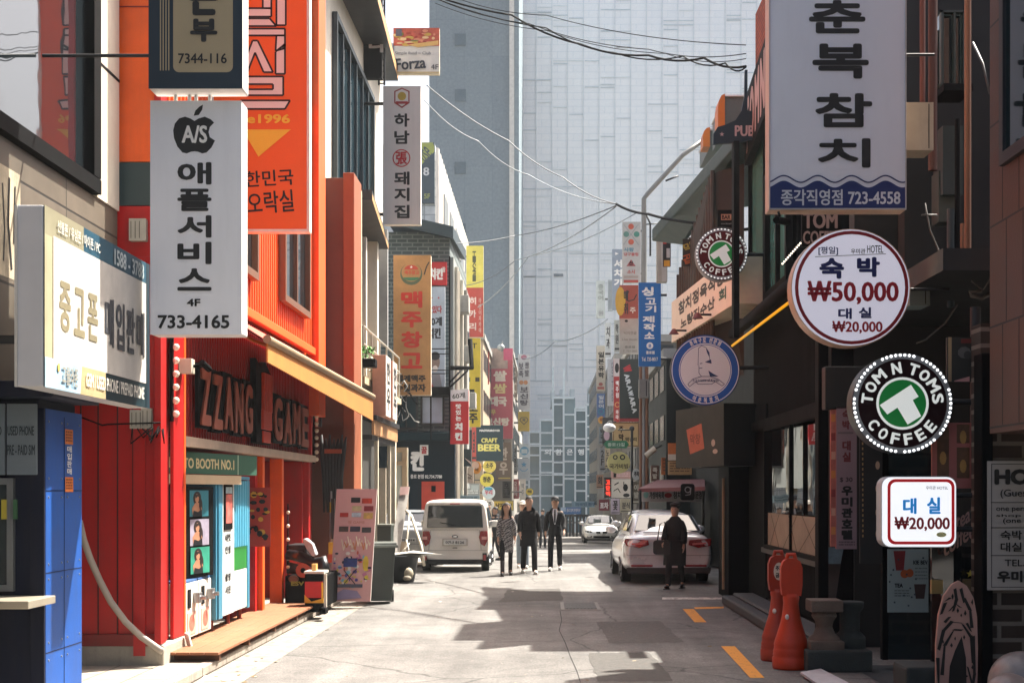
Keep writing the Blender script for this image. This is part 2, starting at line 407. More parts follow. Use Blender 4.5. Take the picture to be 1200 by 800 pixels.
mb = strip(-3.5, -3.02, -2, 25.5, .004, PAVE2)
struct(mb, 'gutter')
mb = MB()
for k in range(15):
    y0 = 9.0 + k * 1.1
    mb.box(-3.62, y0, 0.006, -3.5, y0 + 1.085, .105, PAVE)
o = struct(mb, 'kerb'); bm_ = o.modifiers.new('b', 'BEVEL'); bm_.width = .012; bm_.segments = 2; bm_.limit_method = 'ANGLE'
mb = MB(); mb.box(-9, 9, -.3, -3.625, 25.5, .1, brick('#8f877b', '#9d9589', '#544e46', .4, .4, .008, .85, .3, 'XY', 0, name='paving'))
struct(mb, 'pavement')
# right hand step in front of the cafe
STEP = mat('#3a3f42', .75, 0, .2, 5, .3)
mb = MB(); mb.box(2.95, 15.6, .004, 3.48, 23.9, .15, STEP); mb.box(3.12, 15.7, .152, 3.48, 23.8, .2, STEP)
o = struct(mb, 'kerb_step'); q = o.modifiers.new('b', 'BEVEL'); q.width = .025; q.limit_method = 'ANGLE'
mb = strip(3.3, 9, 8, 15.5, .006, mat('#2f3336', .8, 0, .25, 3, .3)); struct(mb, 'entrance_paving')
# painted markings (worn)
def worn(colr, amount, name):
    m = bpy.data.materials.new(name); m.use_nodes = True; t = m.node_tree; b = t.nodes['Principled BSDF']
    tc = t.nodes.new('ShaderNodeTexCoord'); n = t.nodes.new('ShaderNodeTexNoise'); n.inputs['Scale'].default_value = 9; n.inputs['Detail'].default_value = 9; n.inputs['Roughness'].default_value = .75
    t.links.new(tc.outputs['Object'], n.inputs[0]); r = t.nodes.new('ShaderNodeMapRange'); r.inputs[1].default_value = amount; r.inputs[2].default_value = amount + .08
    t.links.new(n.outputs[0], r.inputs[0]); x = t.nodes.new('ShaderNodeMix'); x.data_type = 'RGBA'; t.links.new(r.outputs[0], x.inputs[0])
    x.inputs[6].default_value = (*lin(colr), 1); x.inputs[7].default_value = (.075, .07, .065, 1); t.links.new(x.outputs[2], b.inputs['Base Color']); b.inputs['Roughness'].default_value = .75
    return m
YEL = worn('#d9932f', .56, 'worn_yellow_paint'); WHT = worn('#cfcac2', .5, 'worn_white_paint')
def gp(px, py, z=0): d = DG(py, z); return Vector((PX(px, d), d, z))
mb = MB()
for pts in (((800, 713), (813, 713), (828, 728.5), (814, 728.5)), ((813, 711), (848, 710.2), (848, 712.2), (815, 713.2)), ((845, 756.5), (861, 756.5), (896, 793.5), (879, 793.5))):
    mb.poly([gp(x, y, .005) for x, y in pts], YEL)
struct(mb, 'road_marking')
mb = MB()
for pts in (((776, 699.5), (868, 699.5), (872, 701.8), (776, 701.8)), ((240, 791), (293, 791), (285, 797), (233, 797))):
    mb.poly([gp(x, y, .007) for x, y in pts], WHT)
mb.poly([(-1.1, 62, GZ(62) + .006), (3.6, 62, GZ(62) + .006), (3.6, 62.5, GZ(62.5) + .006), (-1.1, 62.5, GZ(62.5) + .006)], WHT)
mb.poly([(-1.1, 84, GZ(84) + .006), (3.6, 84, GZ(84) + .006), (3.6, 85.2, GZ(85.2) + .006), (-1.1, 85.2, GZ(85.2) + .006)], WHT)
struct(mb, 'road_marking')
# darker repaired patches and the long crack
PATCH = mat('#3b3936', .85, 0, .25, 8, .5)
mb = MB()
pts = [(656, 715), (658, 726), (655, 738), (662, 752), (668, 768), (676, 786), (680, 799)]
L_ = [gp(x - .2, y, .004) for x, y in pts] + [gp(x + .7, y, .004) for x, y in reversed(pts)]
for i in range(len(pts) - 1): mb.poly([L_[i], L_[-1 - i], L_[-2 - i], L_[i + 1]], mat('#1d1c1b', .9, 0, .2, 8))
struct(mb, 'road_crack')
PT1 = mat('#5c5a57', .88, 0, .3, 14, .6); PT2 = mat('#514f4c', .88, 0, .3, 14, .6)
for k, (poly, mt) in enumerate(((((596, 690), (655, 689), (660, 703), (585, 705)), PT2), (((700, 728), (775, 727), (800, 752), (712, 753)), PT1), (((545, 670), (600, 669.5), (600, 674), (540, 675)), PT1), (((690, 765), (760, 763), (790, 797), (700, 798)), PT2))):
    mb = MB(); R_ = random.Random(k + 50); P = [gp(x, y, .003) for x, y in poly]; Q = []
    for p_, q_ in zip(P, P[1:] + P[:1]):
        for i in range(9): v = p_.lerp(q_, i / 9); v.x += R_.uniform(-.025, .025); v.y += R_.uniform(-.05, .05); Q.append(v)
    mb.poly(Q, mt); struct(mb, 'road_patch')
mb = MB(); R_ = random.Random(77)
for k in range(170):
    x, y = (R_.uniform(-3.45, -2.9), R_.uniform(14, 33)) if k % 3 else (R_.uniform(-2.9, 2.8), R_.uniform(14, 32)); q = R_.uniform(.008, .03); t_ = R_.uniform(0, PI)
    c_ = Vector((x, y, .008 + .0004 * (k % 9))); u_ = Vector((math.cos(t_), math.sin(t_), .1)) * q; v_ = Vector((-math.sin(t_), math.cos(t_), .2)) * q * R_.uniform(.3, 1)
    mb.add([c_ - u_ - v_, c_ + u_ - v_, c_ + u_ * .7 + v_, c_ - u_ + v_ * .8], [(0, 1, 2, 3)], R_.choice((mat('#8a7f6c', .8), mat('#b5b0a6', .8), mat('#4a4238', .8), mat('#6b5a3c', .8))))
o = mb.build('litter', org=(0, 0, 0)); o['kind'] = 'stuff'; o['label'] = 'specks of litter and grit on the road'

# cast iron inspection cover
r = thing('manhole_cover', 'rectangular metal inspection cover set flush in the asphalt', 'manhole cover', gp(680, 710, .004))
d0, d1 = DG(714.4), DG(705.6); x0, x1 = PX(657, 23.2), PX(703, 23.2)
mb = MB(); mb.box(x0, d0, -.05, x1, d1, .008, mat('#77736c', .6, .3, .2, 9)); mb.build('frame', r, .004)
mb = MB(); mb.box(x0 + .06, d0 + .1, -.03, x1 - .06, d1 - .1, .012, mat('#4a4743', .55, .5, .2, 12, .5))
for i in range(9): mb.box(x0 + .09 + i * .057, d0 + .14, .012, x0 + .115 + i * .057, d1 - .14, .017, mat('#4a4743', .55, .5, .2, 12, .5))
mb.build('lid', r)

# ================================================================== far towers
TP = brick('#fafaf8', '#f6f7f6', '#dfe5e8', 1.75, .76, .022, .3, 0, 'XZ', .37, name='tower_panel')  # near-white colour stands in for distance haze and sky reflection
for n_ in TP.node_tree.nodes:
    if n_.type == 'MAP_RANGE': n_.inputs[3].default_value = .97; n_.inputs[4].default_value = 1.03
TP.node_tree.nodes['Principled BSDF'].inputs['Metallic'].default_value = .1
tw = thing('office_tower', 'pale glass curtain wall office tower closing the end of the street', 'tower', (10, 158, GZ(158)))
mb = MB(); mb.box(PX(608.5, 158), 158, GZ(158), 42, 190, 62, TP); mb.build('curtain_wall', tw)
mb = MB(); R = random.Random(4)
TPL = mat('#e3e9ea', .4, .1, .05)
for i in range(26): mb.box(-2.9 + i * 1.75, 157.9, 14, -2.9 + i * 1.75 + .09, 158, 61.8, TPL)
mb.build('mullion', tw)
mb = MB(); dl = mat('#ccd6da', .4, .2, .1)
for k in range(300):
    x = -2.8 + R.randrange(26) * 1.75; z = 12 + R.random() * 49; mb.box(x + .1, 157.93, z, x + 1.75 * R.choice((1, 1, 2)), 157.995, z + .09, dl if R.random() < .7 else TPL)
mb.build('spandrel_line', tw)['kind'] = 'stuff'
mb = MB(); mb.box(PX(649, 158), 157.85, PZ(324, 158), PX(660, 158), 158, PZ(321, 158), mat('#6f7c84', .5)); mb.build('louvre', tw)
sl = thing('slab_tower', 'blue grey windowless slab tower with a white vertical edge strip', 'tower', (-5, 132, GZ(132)))
mb = MB(); mb.box(PX(503, 132), 132, GZ(132), PX(604.5, 132), 156, 58, brick('#74838b', '#7a8990', '#6b7a83', 2.6, 3.4, .02, .5, 0, 'XZ', 0, name='slab_panel')); mb.build('facade', sl)
mb = MB(); mb.box(PX(597, 132), 131.6, GZ(132), PX(602.6, 132), 131.99, 57.9, mat('#d9d6cd', .6)); mb.build('edge_strip', sl)
mb = MB()
for y in (40, 105, 190, 262): mb.box(PX(533, 132), 131.9, PZ(y + 14, 132), PX(546, 132), 131.99, PZ(y, 132), mat('#52656f', .4))
build_each(mb, 'vent', sl)
mb = MB(); mb.box(PX(602.8, 132), 131.8, GZ(132), PX(608.2, 132), 156, 57, mat('#82929a', .5)); mb.build('return_wall', sl)
# reflection in the tower glass, built as an added latticed block before it
LG = glass('#4d6872', .1, 1.7, 'teal_glass'); LG2 = glass('#648089', .1, 1.7, 'teal_glass'); WM = mat('#cfd9dc', .5)
gr = thing('tower_reflection', 'mid rise glass building with an irregular white lattice of mullions', 'building', (2, 140, GZ(140)))
def pod(xa, xb, yt):
    return (PX(xa, 140), PX(xb, 140), PZ(yt, 140))
cols = ((609, 620, 522), (620, 633, 506), (633, 648, 492), (648, 660.5, 466), (660.5, 674, 466), (674, 687, 478), (687, 701, 474), (701, 730, 500))
mb = MB()
for i, (xa, xb, yt) in enumerate(cols):
    x0, x1, z1 = pod(xa, xb, yt); mb.box(x0, 140, GZ(140), x1, 152, z1, LG if i % 2 else LG2)
mb.build('glazing', gr)
mb = MB(); R = random.Random(11)
for i, (xa, xb, yt) in enumerate(cols):
    x0, x1, z1 = pod(xa, xb, yt); mb.box(x0 - .09, 139.85, GZ(140), x0 + .09, 139.97, z1 + (3 if i in (3, 4) else 0), WM)
    z = GZ(140) + 1.2
    while z < z1: mb.box(x0 + .095, 139.88, z, x1 - .095, 139.96, z + .17, WM); z += R.choice((1.1, 2.3, 2.3, 1.7))
    mb.box(x0 + .095, 139.86, z1 - .1, x1 - .095, 139.965, z1 + .12, WM)
for y in (527.5 - 4.5, 557): mb.box(PX(609, 140), 139.8, PZ(y, 140), PX(730, 140), 139.845, PZ(y - 1.4, 140), WM)
mb.build('lattice', gr)
mb = MB()
for ch, x in (('외', 638), ('환', 651), ('은', 664), ('행', 677)): mb.text(ch, W(x, 533, 139.7), UX, UZ, .62, .6, mat('#e9efef', .5), .04)
mb.build('lettering', gr)
mb = MB(); R = random.Random(5)
for x in (645, 656, 668, 689): mb.box(PX(x, 145), 144, PZ(478, 145), PX(x + 5, 145), 147, PZ(466 - R.random() * 12, 145), mat('#c3cccd', .6))
build_each(mb, 'reflected_rooftop', gr)

# ================================================================== left side buildings
TILE = brick('#5c5448', '#655c50', '#25211d', 2.1, .9, .012, .55, .3, 'YZ', 0, name='stone_cladding')
# nearest: stone clad office with a black framed shop window
KRM = mat('#5a5148', .7, 0, .2)
b0 = thing('office_building', 'beige stone clad building with a big black framed picture window', 'building', (-7, 11, 0))
mb = MB(); mb.box(-10, 3, 0, -4.42, 11.9, 4.78, TILE); mb.box(-10, 11.9, 2.9, -4.42, 14.66, 4.78, TILE); mb.box(-10, 11.9, 0, -5.6, 14.6, 2.898, KRM); mb.box(-10, 3, 4.78, -4.75, 14.66, 15, DARK); mb.box(-4.75, 13.95, 4.78, -4.40, 14.66, 15, mat('#d6cdbc', .6, 0, .08, 2)); build_each(mb, 'wall', b0)
mb = MB(); RW = glass('#20262a', .02, 2.6, 'mirror_glass'); mb.box(-4.7, 6, 4.95, -4.45, 13.72, 12, RW); o = mb.build('window', b0)
mb = MB(); mb.box(-4.74, 6, 4.80, -4.36, 13.95, 4.94, BLACK); mb.box(-4.74, 13.73, 4.95, -4.36, 13.94, 12, BLACK); mb.box(-4.74, 6, 12, -4.36, 13.95, 12.2, BLACK); mb.build('frame', o)
mb = MB()
for z in (6.1, 7.9, 9.8): mb.box(-4.755, 14.0, z, -4.395, 14.663, z + .03, DARK)
build_each(mb, 'joint', b0)
# torn notices on its wall
s = Sign('torn_poster', 'scuffed remains of a pasted notice on the beige stone wall', 'poster', (0, 0, 40, 60), O=Vector((-4.418, 11.45, 3.65)), ux=UY, w=.5, h=.9, thick=.004, board=mat('#c0b298', .8, 0, .3, 5, grime=.7))
s.line([(8, 10), (12, 34), (10, 52)], 2, INK).line([(20, 5), (18, 30), (24, 55)], 3, INK).line([(30, 8), (28, 40)], 2, INK); s.done()
s = Sign('notice_plate', 'small grey plate with faint print, half behind the white phone lightbox', 'sign', (0, 0, 40, 30), O=Vector((-4.41, 12.7, 3.9)), ux=UY, w=.5, h=.3, thick=.02, board=mat('#57534c', .6))
s.t('FOUR', 6, 6, 34, 22, INK, .05); s.done()
# kiosk
KB = mat('#0a4c9c', .5, 0, .18, 1.5, .05, grime=.22); KD = mat('#050f28', .6, 0, .2, 2, grime=.2, spec=.25)  # KD is the kiosk blue darkened to carry the shade on its front
kb = thing('phone_kiosk', 'deep blue phone shop kiosk with a steel counter', 'kiosk', (-5, 11.5, 0))
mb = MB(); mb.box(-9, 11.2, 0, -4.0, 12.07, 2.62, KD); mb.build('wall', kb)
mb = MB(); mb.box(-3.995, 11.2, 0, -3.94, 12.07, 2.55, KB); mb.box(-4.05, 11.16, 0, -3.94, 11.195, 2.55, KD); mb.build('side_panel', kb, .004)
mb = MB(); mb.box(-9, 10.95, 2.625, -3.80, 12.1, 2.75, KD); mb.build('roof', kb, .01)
mb = MB(); mb.box(-9, 10.6, PZ(704, 10.6) - .06, PX(50, 10.9), 11.19, PZ(704, 10.6), mat('#b1a897', .4, .5, .1)); mb.build('counter', kb, .006)
o = window(kb, Vector((PX(-60, 11.19), 11.19, PZ(692, 11.19))), UX, PX(18, 11.19) - PX(-60, 11.19), (692 - 560) / F * 11.19, mat('#8b8f90', .4, .6), glass('#23343a'), 1, 1, .05, .05)
mb = MB()
for i, (c1, dx) in enumerate((('#c8b53a', 0), ('#3f6f4a', .07))): mb.box(PX(2, 11.15) + dx, 11.14, PZ(608, 11.15), PX(2, 11.15) + dx + .05, 11.168, PZ(585, 11.15), mat(c1, .6))
mb.build('sticker', kb)
mb = MB()
for z in (.62, 1.25, 1.9): mb.box(-3.939, 11.2, z, -3.9365, 12.07, z + .006, KD)
mb.box(-3.939, 11.62, .05, -3.9366, 11.626, 2.5, KD); mb.build('seam', kb)
mb = MB()
for z in (.1, .56, .7, 1.2, 1.32, 1.85, 2.0, 2.45):
    for y in (11.26, 11.56, 11.7, 12.0): mb.cyl((-3.94, y, z), (-3.934, y, z), .009, STEEL, 6)
mb.build('screw', kb)['kind'] = 'stuff'
mb = MB(); mb.box(-5.6, 11.186, 1.0, -4.05, 11.199, 1.006, BLACK); mb.box(-4.45, 11.186, 0, -4.444, 11.199, 2.5, BLACK); mb.build('panel_joint', kb)
s = Sign('hours_notice', 'vertical strip of small orange and white stickers on the blue kiosk pillar', 'sticker', (0, 0, 16, 80), O=Vector((-3.937, 11.62, PZ(578, 11.7))), ux=UY, w=.22, h=.54, thick=.004, board=KB)
OR = mat('#d8762a', .6); 
for y in (2, 60): s.r(1, y, 15, y + 18, OR); s.scrib(2, y + 2, 14, y + 16, mat('#7a3414', .6), 4, .6, y)
s.v_('매입판매', 4, 22, 12, 57, WHITE, .03); s.done()
s = Sign('price_board', 'pale board lettered with used phone offers above the kiosk counter', 'sign', (8, 473, 43, 556), 11.12, .03, mat('#76828a', .5))
s.t('USED PHONE', 9, 499, 40, 510, mat('#1c2d33', .6), .04).t('PRE - PAID SIM', 8.6, 521, 41, 533, mat('#1c2d33', .6), .04); s.done()
s = Sign('poster_board', 'plain pale board at the frame edge beside the kiosk price board', 'sign', (-30, 473, 5.5, 556), 11.12, .03, mat('#76828a', .5))
s.t('SIM CARD', -28, 499, 2, 510, mat('#1c2d33', .6), .04); s.done()

# arcade building: red steel lower floors, orange ribbed upper floors
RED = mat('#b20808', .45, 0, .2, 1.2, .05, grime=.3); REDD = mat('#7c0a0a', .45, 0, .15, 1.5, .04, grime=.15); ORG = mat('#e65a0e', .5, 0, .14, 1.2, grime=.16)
TEAL = mat('#2c3f42', .5)
ar = thing('arcade_building', 'orange and red corrugated steel arcade building', 'building', (-6, 20, 0))
XA = -4.0
mb = MB()
mb.box(-8, 14.72, .32, XA - .02, 14.9, 4.32, RED)
mb.box(-8, 14.74, 4.325, XA - .02, 14.9, 4.85, REDD if False else RED)
mb.box(-8, 14.73, 4.855, XA - .02, 14.9, 5.30, TEAL); mb.box(-8, 14.72, 5.305, XA - .02, 14.9, 13.5, ORG)
for z in (6.9, 8.4): mb.box(-8, 14.712, z, XA - .02, 14.73, z + .012, REDD)
for x in (-4.98, -4.82, -4.64, -4.44, -4.28): mb.box(x, 14.705, .33, x + .012, 14.72, 4.32, mat('#4a0505', .6))
mb.box(-5.2, 14.68, .30, XA - .02, 14.718, .42, REDD); mb.box(-4.26, 14.675, .2, -4.14, 14.70, 4.3, RED)
mb.build('end_wall', ar)
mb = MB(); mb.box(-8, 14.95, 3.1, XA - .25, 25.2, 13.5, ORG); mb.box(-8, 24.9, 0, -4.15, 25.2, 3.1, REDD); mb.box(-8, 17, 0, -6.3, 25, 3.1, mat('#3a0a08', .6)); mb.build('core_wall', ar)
mb = MB()
O = Vector((XA - .06, 15.1, 4.35)); mb.corrug(O, UY, UZ, 10.1, 4.2, .16, .05, ORG); mb.corrug(O + UZ * 4.2, UY, UZ, 10.1, 5.0, .16, .05, GREY)  # upper run grey and out of view, keeps orange bounce light down
mb.build('cladding', ar)
mb = MB(); mb.box(XA - .04, 14.66, .32, XA + .03, 14.86, 13.5, RED); mb.box(XA - .06, 14.86, .32, XA - .03, 15.12, 13.5, RED)
mb.box(XA - .02, 15.2, .32, XA + .02, 15.62, 4.35, RED); mb.box(XA - .06, 15.12, .32, XA - .03, 15.2, 4.35, REDD); mb.box(XA - .06, 15.625, .2, XA + .025, 15.70, 4.35, ORG)
build_each(mb, 'corner_post', ar, .006)
mb = MB(); mb.box(XA - .1, 24.4, 3.2, XA + .10, 25.15, 13.5, ORG); build_each(mb, 'edge_fin', ar, .01)
mb = MB(); mb.box(XA - .06, 15.1, 4.22, XA + .05, 25.2, 4.345, mat('#d9600f', .5)); mb.build('cornice', ar, .01)
# upper windows
WG = glass('#20282c', .04, 2.0)
BR = mat('#6b4a36', .5, 0, .1)
for (d0, d1) in ((17.55, 19.35), (21.3, 23.6)):
    window(ar, Vector((XA - .0, d0, 4.75)), UY, d1 - d0, 2.35, BR, WG, 2, 1, .1, .1)
# sign band
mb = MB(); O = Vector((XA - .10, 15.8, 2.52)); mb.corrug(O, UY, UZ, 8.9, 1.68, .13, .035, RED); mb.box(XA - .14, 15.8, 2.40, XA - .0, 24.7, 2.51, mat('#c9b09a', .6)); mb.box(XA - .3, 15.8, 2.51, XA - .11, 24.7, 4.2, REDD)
mb.build('sign_band', ar)
# side wall between booth and entrance, far pillar, ceiling
mb = MB()
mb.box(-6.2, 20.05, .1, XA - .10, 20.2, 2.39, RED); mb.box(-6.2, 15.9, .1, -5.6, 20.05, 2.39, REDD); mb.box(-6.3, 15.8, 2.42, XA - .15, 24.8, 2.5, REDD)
mb.box(-6.2, 24.0, .1, XA - .12, 24.1, 2.39, RED); build_each(mb, 'partition', ar)
mb = MB()
for y in (20.22, 21.7, 24.15): mb.box(XA - .22, y, .1, XA - .03, y + .16, 2.39, ORG if y < 22 else RED)
build_each(mb, 'pillar', ar, .01)
mb = MB(); mb.box(-5.2, 14.69, 0, XA + .05, 15.8, .31, CONC); mb.build('plinth', ar, .02)
# letters: outlined sheet metal on black shapes
def lets(name, word, y0, y1, z0, z1):
    mb = MB(); n = len(word); wy = (y1 - y0) / n; cop = mat('#b0604a', .5, 0, .15)
    for i, ch in enumerate(word):
        O = Vector((XA - .0, y0 + i * wy, z0 - .02 * (i % 2)))
        mb.obox(O, UY, UZ, .02, wy * .95, 0, z1 - z0, .005, .05, BLACK)
        for k in range(3): mb.text(ch, O + UX * (.058 + k * .012) + UZ * (.03) + UY * (.05 * wy), UY, UZ, wy * .8, z1 - z0 - .08, cop, .05)
    return mb
LAY = []
t = thing('arcade_lettering', 'black and copper cut out letters on the red ribbed band above the booths', 'sign', (XA, 18.5, 2.9))
lets('a', 'ZZANG', 16.15, 19.1, 2.62, 3.36).build('word', t); lets('b', 'GAME', 20.5, 23.6, 2.60, 3.32).build('word', t)
mb = MB(); O = Vector((XA + .0, 19.25, 2.55)); mb.prism([(0, 0), (.95, 0), (1.0, 1.0), (.6, 1.15), (.3, 1.05), (-.05, 1.15)], O, UY, UZ, 0, .08, BLACK); FI = mat('#c03a20', .5)
for i in range(4): mb.obox(O, UY, UZ, .32 + i * .15, .44 + i * .15, .45, .98, .08, .13, FI)
mb.obox(O, UY, UZ, .3, .9, .2, .48, .08, .12, FI); mb.obox(O, UY, UZ, .36, .86, .02, .18, .08, .11, FI); mb.build('fist_emblem', t, .01)
# bulbs strung along the near post and the far edge of the band
BU = mat('#f3e7d0', .3, 0, 0)
for (x, y, zs, lb) in ((XA + .03, 15.16, [2.72 + i * .142 for i in range(11)], 'row of round white bulbs running down the red corner post'), (XA - .02, 24.75, [2.45 + i * .125 for i in range(12)], 'row of small bulbs on the far edge of the arcade sign band')):
    t = thing('bulb_string', lb, 'lights', (x, y, zs[0]))
    mb = MB(); mb.box(x - .035, y - .03, zs[0] - .08, x - .005, y + .03, zs[-1] + .08, BLACK); mb.build('rail', t)
    for z in zs: mb = MB(); mb.ell((x + .025, y, z), (.038, .038, .038), BU, 8, 6); mb.build('bulb', t)
# awning over the arcade
AW = mat('#bd7a35', .65, 0, .1, 2, grime=.15); AWR = mat('#c23b12', .6, 0, .1)
aw = thing('awning', 'yellow fronted retractable awning running along the arcade front', 'awning', (-3.6, 20, 3.2))
mb = MB(); mb.poly([(XA + .02, 15.7, 4.12), (-3.2, 16.4, 3.62), (-3.2, 26.2, 3.62), (XA + .02, 25.1, 4.12)], AWR); mb.poly([(XA + .02, 15.7, 4.10), (-3.2, 16.4, 3.60), (-3.2, 26.2, 3.60), (XA + .02, 25.1, 4.10)], AWR); mb.build('canopy', aw)
mb = MB(); V = [(-3.2, 16.35, 3.38), (-3.2, 26.3, 3.2), (-3.2, 26.3, 3.6), (-3.2, 16.35, 3.6)]; mb.add([Vector(p) for p in V] + [Vector(p) - UX * .02 for p in V], [(0, 1, 2, 3), (7, 6, 5, 4), (0, 4, 5, 1), (1, 5, 6, 2), (2, 6, 7, 3), (3, 7, 4, 0)], AW); mb.build('valance', aw)
mb = MB(); mb.cyl((-3.2, 16.3, 3.64), (-3.2, 26.32, 3.64), .05, mat('#9c8466', .5), 8); mb.build('front_bar', aw)
mb = MB()
for y in (17, 21.5, 25.5): mb.tube([(XA, y, 3.95), (-3.6, y + .5, 3.75), (-3.23, y, 3.6)], .025, mat('#b8682c', .5)); 
build_each(mb, 'arm', aw)
# photo booth + cabinets
ST = mat('#3f86a2', .45, 0, .1); XB_ = -3.96
pb = thing('photo_booth', 'light blue sticker photo booth with a white front panel and blue curtain', 'photo booth', (-4.4, 18.2, .1))
mb = MB(); mb.box(-5.2, 17.15, .34, XB_ - .02, 17.21, 2.04, ST); mb.box(-5.2, 17.21, .34, -4.6, 19.1, 2.04, ST); mb.box(-4.6, 18.95, .34, XB_ - .02, 19.1, 2.04, ST); mb.box(-5.2, 17.15, 2.045, XB_ - .02, 19.1, 2.09, ST); mb.build('cabinet', pb, .008)
mb = MB(); mb.box(XB_ - .08, 17.215, .34, XB_, 17.42, 2.04, ST); mb.build('edge_panel', pb, .01)
mb = MB(); mb.box(XB_ - .08, 17.425, .36, XB_ - .01, 18.1, 2.03, mat('#d5dbd9', .45)); o = mb.build('front_panel', pb, .006)
mb = MB(); mb.box(XB_ - .009, 17.5, 1.42, XB_ + .006, 17.95, 1.98, BLACK); q = mb.build('screen', pb, .004)
mb = MB(); mb.box(XB_ + .0065, 17.56, 1.5, XB_ + .009, 17.9, 1.86, mat('#c96a60', .4, 0, .6, 7)); mb.box(XB_ + .0065, 17.56, 1.87, XB_ + .009, 17.9, 1.95, mat('#b9d2da', .4, 0, .3, 9)); mb.build('picture', q)
mb = MB()
for z, st in ((.62, '사진'), (.78, '촬영'), (1.12, '인생'), (1.27, '네컷')): mb.text(st, Vector((XB_ - .006, 17.58, z)), UY, UZ, .3, .1, INK, .05)
mb.build('lettering', pb)
mb = MB(); mb.corrug(Vector((XB_ - .06, 18.12, 1.18)), UY, UZ, .83, .85, .11, .05, mat('#5fb3cf', .5)); mb.build('curtain', pb)
mb = MB(); mb.box(XB_ - .09, 18.12, .88, XB_ - .03, 18.95, 1.17, mat('#17782a', .5)); mb.box(XB_ - .08, 18.12, .36, XB_ - .03, 18.95, .875, mat('#d9dcd6', .5)); build_each(mb, 'lower_panel', pb, .006)
mb = MB()
for y in (17.3, 18.2, 18.9): mb.cyl((XB_ - .12, y, .2), (XB_ - .12, y, .34), .03, mat('#7a2a22', .5))
build_each(mb, 'foot', pb)
# green header board, set at an angle over the booths
A_, B_ = Vector((PX(194, 15.75), 15.75, 2.1)), Vector((PX(301, 18.4), 18.4, 2.1)); ux = (B_ - A_).normalized(); wv = (B_ - A_).length
s = Sign('header_board', 'dark green header board with sand coloured booth lettering over the photo booth', 'sign', (0, 0, 100, 12), O=A_, ux=ux, w=wv, h=.25, thick=.1, board=mat('#2f5a48', .6, 0, .1), side=mat('#24483a', .6))
s.t('PHOTO BOOTH NO.1', 3, 3.2, 72, 9.2, mat('#d0c193', .6), .05); s.r(76, 0, 77, 12, mat('#a9b9a0', .6)); s.done()
s = Sign('fascia_strip', 'pale wooden strip directly under the green header board', 'trim', (0, 0, 100, 6), O=A_ - UZ * .12 + ux * .02, ux=ux, w=wv * .8, h=.11, thick=.06, board=mat('#c2ab8c', .6, 0, .1)); s.done()
# black portrait frame above the capsule cabinets
A_, B_ = Vector((PX(213, 16.15), 16.15, .9)), Vector((PX(250, 17.0), 17.0, .9)); ux = (B_ - A_).normalized(); wv = (B_ - A_).length
s = Sign('portrait_display', 'black framed column of three model portraits above the white capsule cabinets', 'display', (0, 0, 60, 100), O=A_, ux=ux, w=wv, h=1.05, thick=.06, board=BLACK)
HR_, SN_, DR_ = mat('#20100c', .6, var=0), mat('#b07c5e', .6, 0, .1, 9), mat('#10131a', .5, var=0)
for i, (y0, bg) in enumerate(((4, '#2f7482'), (36, '#a49cae'), (67, '#2f9078'))):
    s.r(14, y0, 50, y0 + 29, mat(bg, .5, 0, .3, 4)); cx = 28
    s.e(cx, y0 + 9, 7.5, 8, HR_).e(cx + 5, y0 + 17, 5, 9, HR_).p([(cx - 8, y0 + 29), (cx - 10, y0 + 20), (cx - 4, y0 + 14), (cx + 5, y0 + 14), (cx + 9, y0 + 21), (cx + 8, y0 + 29)], SN_).e(cx - .5, y0 + 9, 3.6, 5, SN_).r(cx - 1.6, y0 + 12, cx + 1.4, y0 + 16, SN_).p([(cx - 9, y0 + 29), (cx - 7, y0 + 22), (cx + 1, y0 + 24), (cx + 8, y0 + 21), (cx + 9, y0 + 29)], DR_)
    s.p([(cx - 4, y0 + 5), (cx + 3, y0 + 4), (cx + 4, y0 + 9), (cx + 1, y0 + 6.5), (cx - 3.6, y0 + 9)], HR_).p([(cx + 3, y0 + 10), (cx + 7, y0 + 13), (cx + 6, y0 + 24), (cx + 3, y0 + 18)], HR_)
s.done()
for i, y in enumerate((15.86, 16.5)):
    XC = -4.03
    cb = thing('capsule_machine', ('white capsule vending cabinet nearest the red corner post', 'white capsule vending cabinet beside the blue photo booth')[i], 'vending machine', (-4.35, y + .3, .22), 'capsule vending cabinets')
    mb = MB(); mb.box(-4.6, y, .24, XC, y + .61, .86, mat('#e4ded2', .45, 0, .06, grime=.12)); mb.build('cabinet', cb, .012)
    mb = MB(); mb.box(XC + .001, y + .12, .58, XC + .012, y + .24, .79, DARK); mb.build('slot', cb)
    mb = MB(); mb.box(XC + .001, y + .1, .28, XC + .008, y + .48, .53, mat('#dcb0a0', .5, 0, .1)); q = mb.build('sticker', cb)
    mb = MB(); mb.lathe([(.09, 0), (.11, .001)], (0, 0, 0), RED, 12); mb = MB(); mb.add([(XC + .0095, y + .29 + .13 * math.cos(t * PI / 10), .405 + .095 * math.sin(t * PI / 10)) for t in range(20)], [tuple(range(20))], mat('#c06a5a', .5, 0, .4, 20)); mb.build('print', q)
    mb = MB(); mb.box(XC + .001, y + .38, .62, XC + .07, y + .52, .74, STEEL); mb.cyl((XC + .07, y + .45, .68), (XC + .13, y + .45, .68), .025, STEEL); mb.build('coin_mechanism', cb, .004)
    mb = MB()
    for q in (.05, .55): mb.cyl((XC - .08, y + q, .2), (XC - .08, y + q, .24), .025, DARK); mb.cyl((-4.55, y + q, .2), (-4.55, y + q, .24), .025, DARK)
    build_each(mb, 'foot', cb)
    mb = MB(); mb.box(-4.59, y + .02, .861, XC - .01, y + .59, .89, mat('#3a5f92', .5)); mb.build('top_tray', cb, .004)
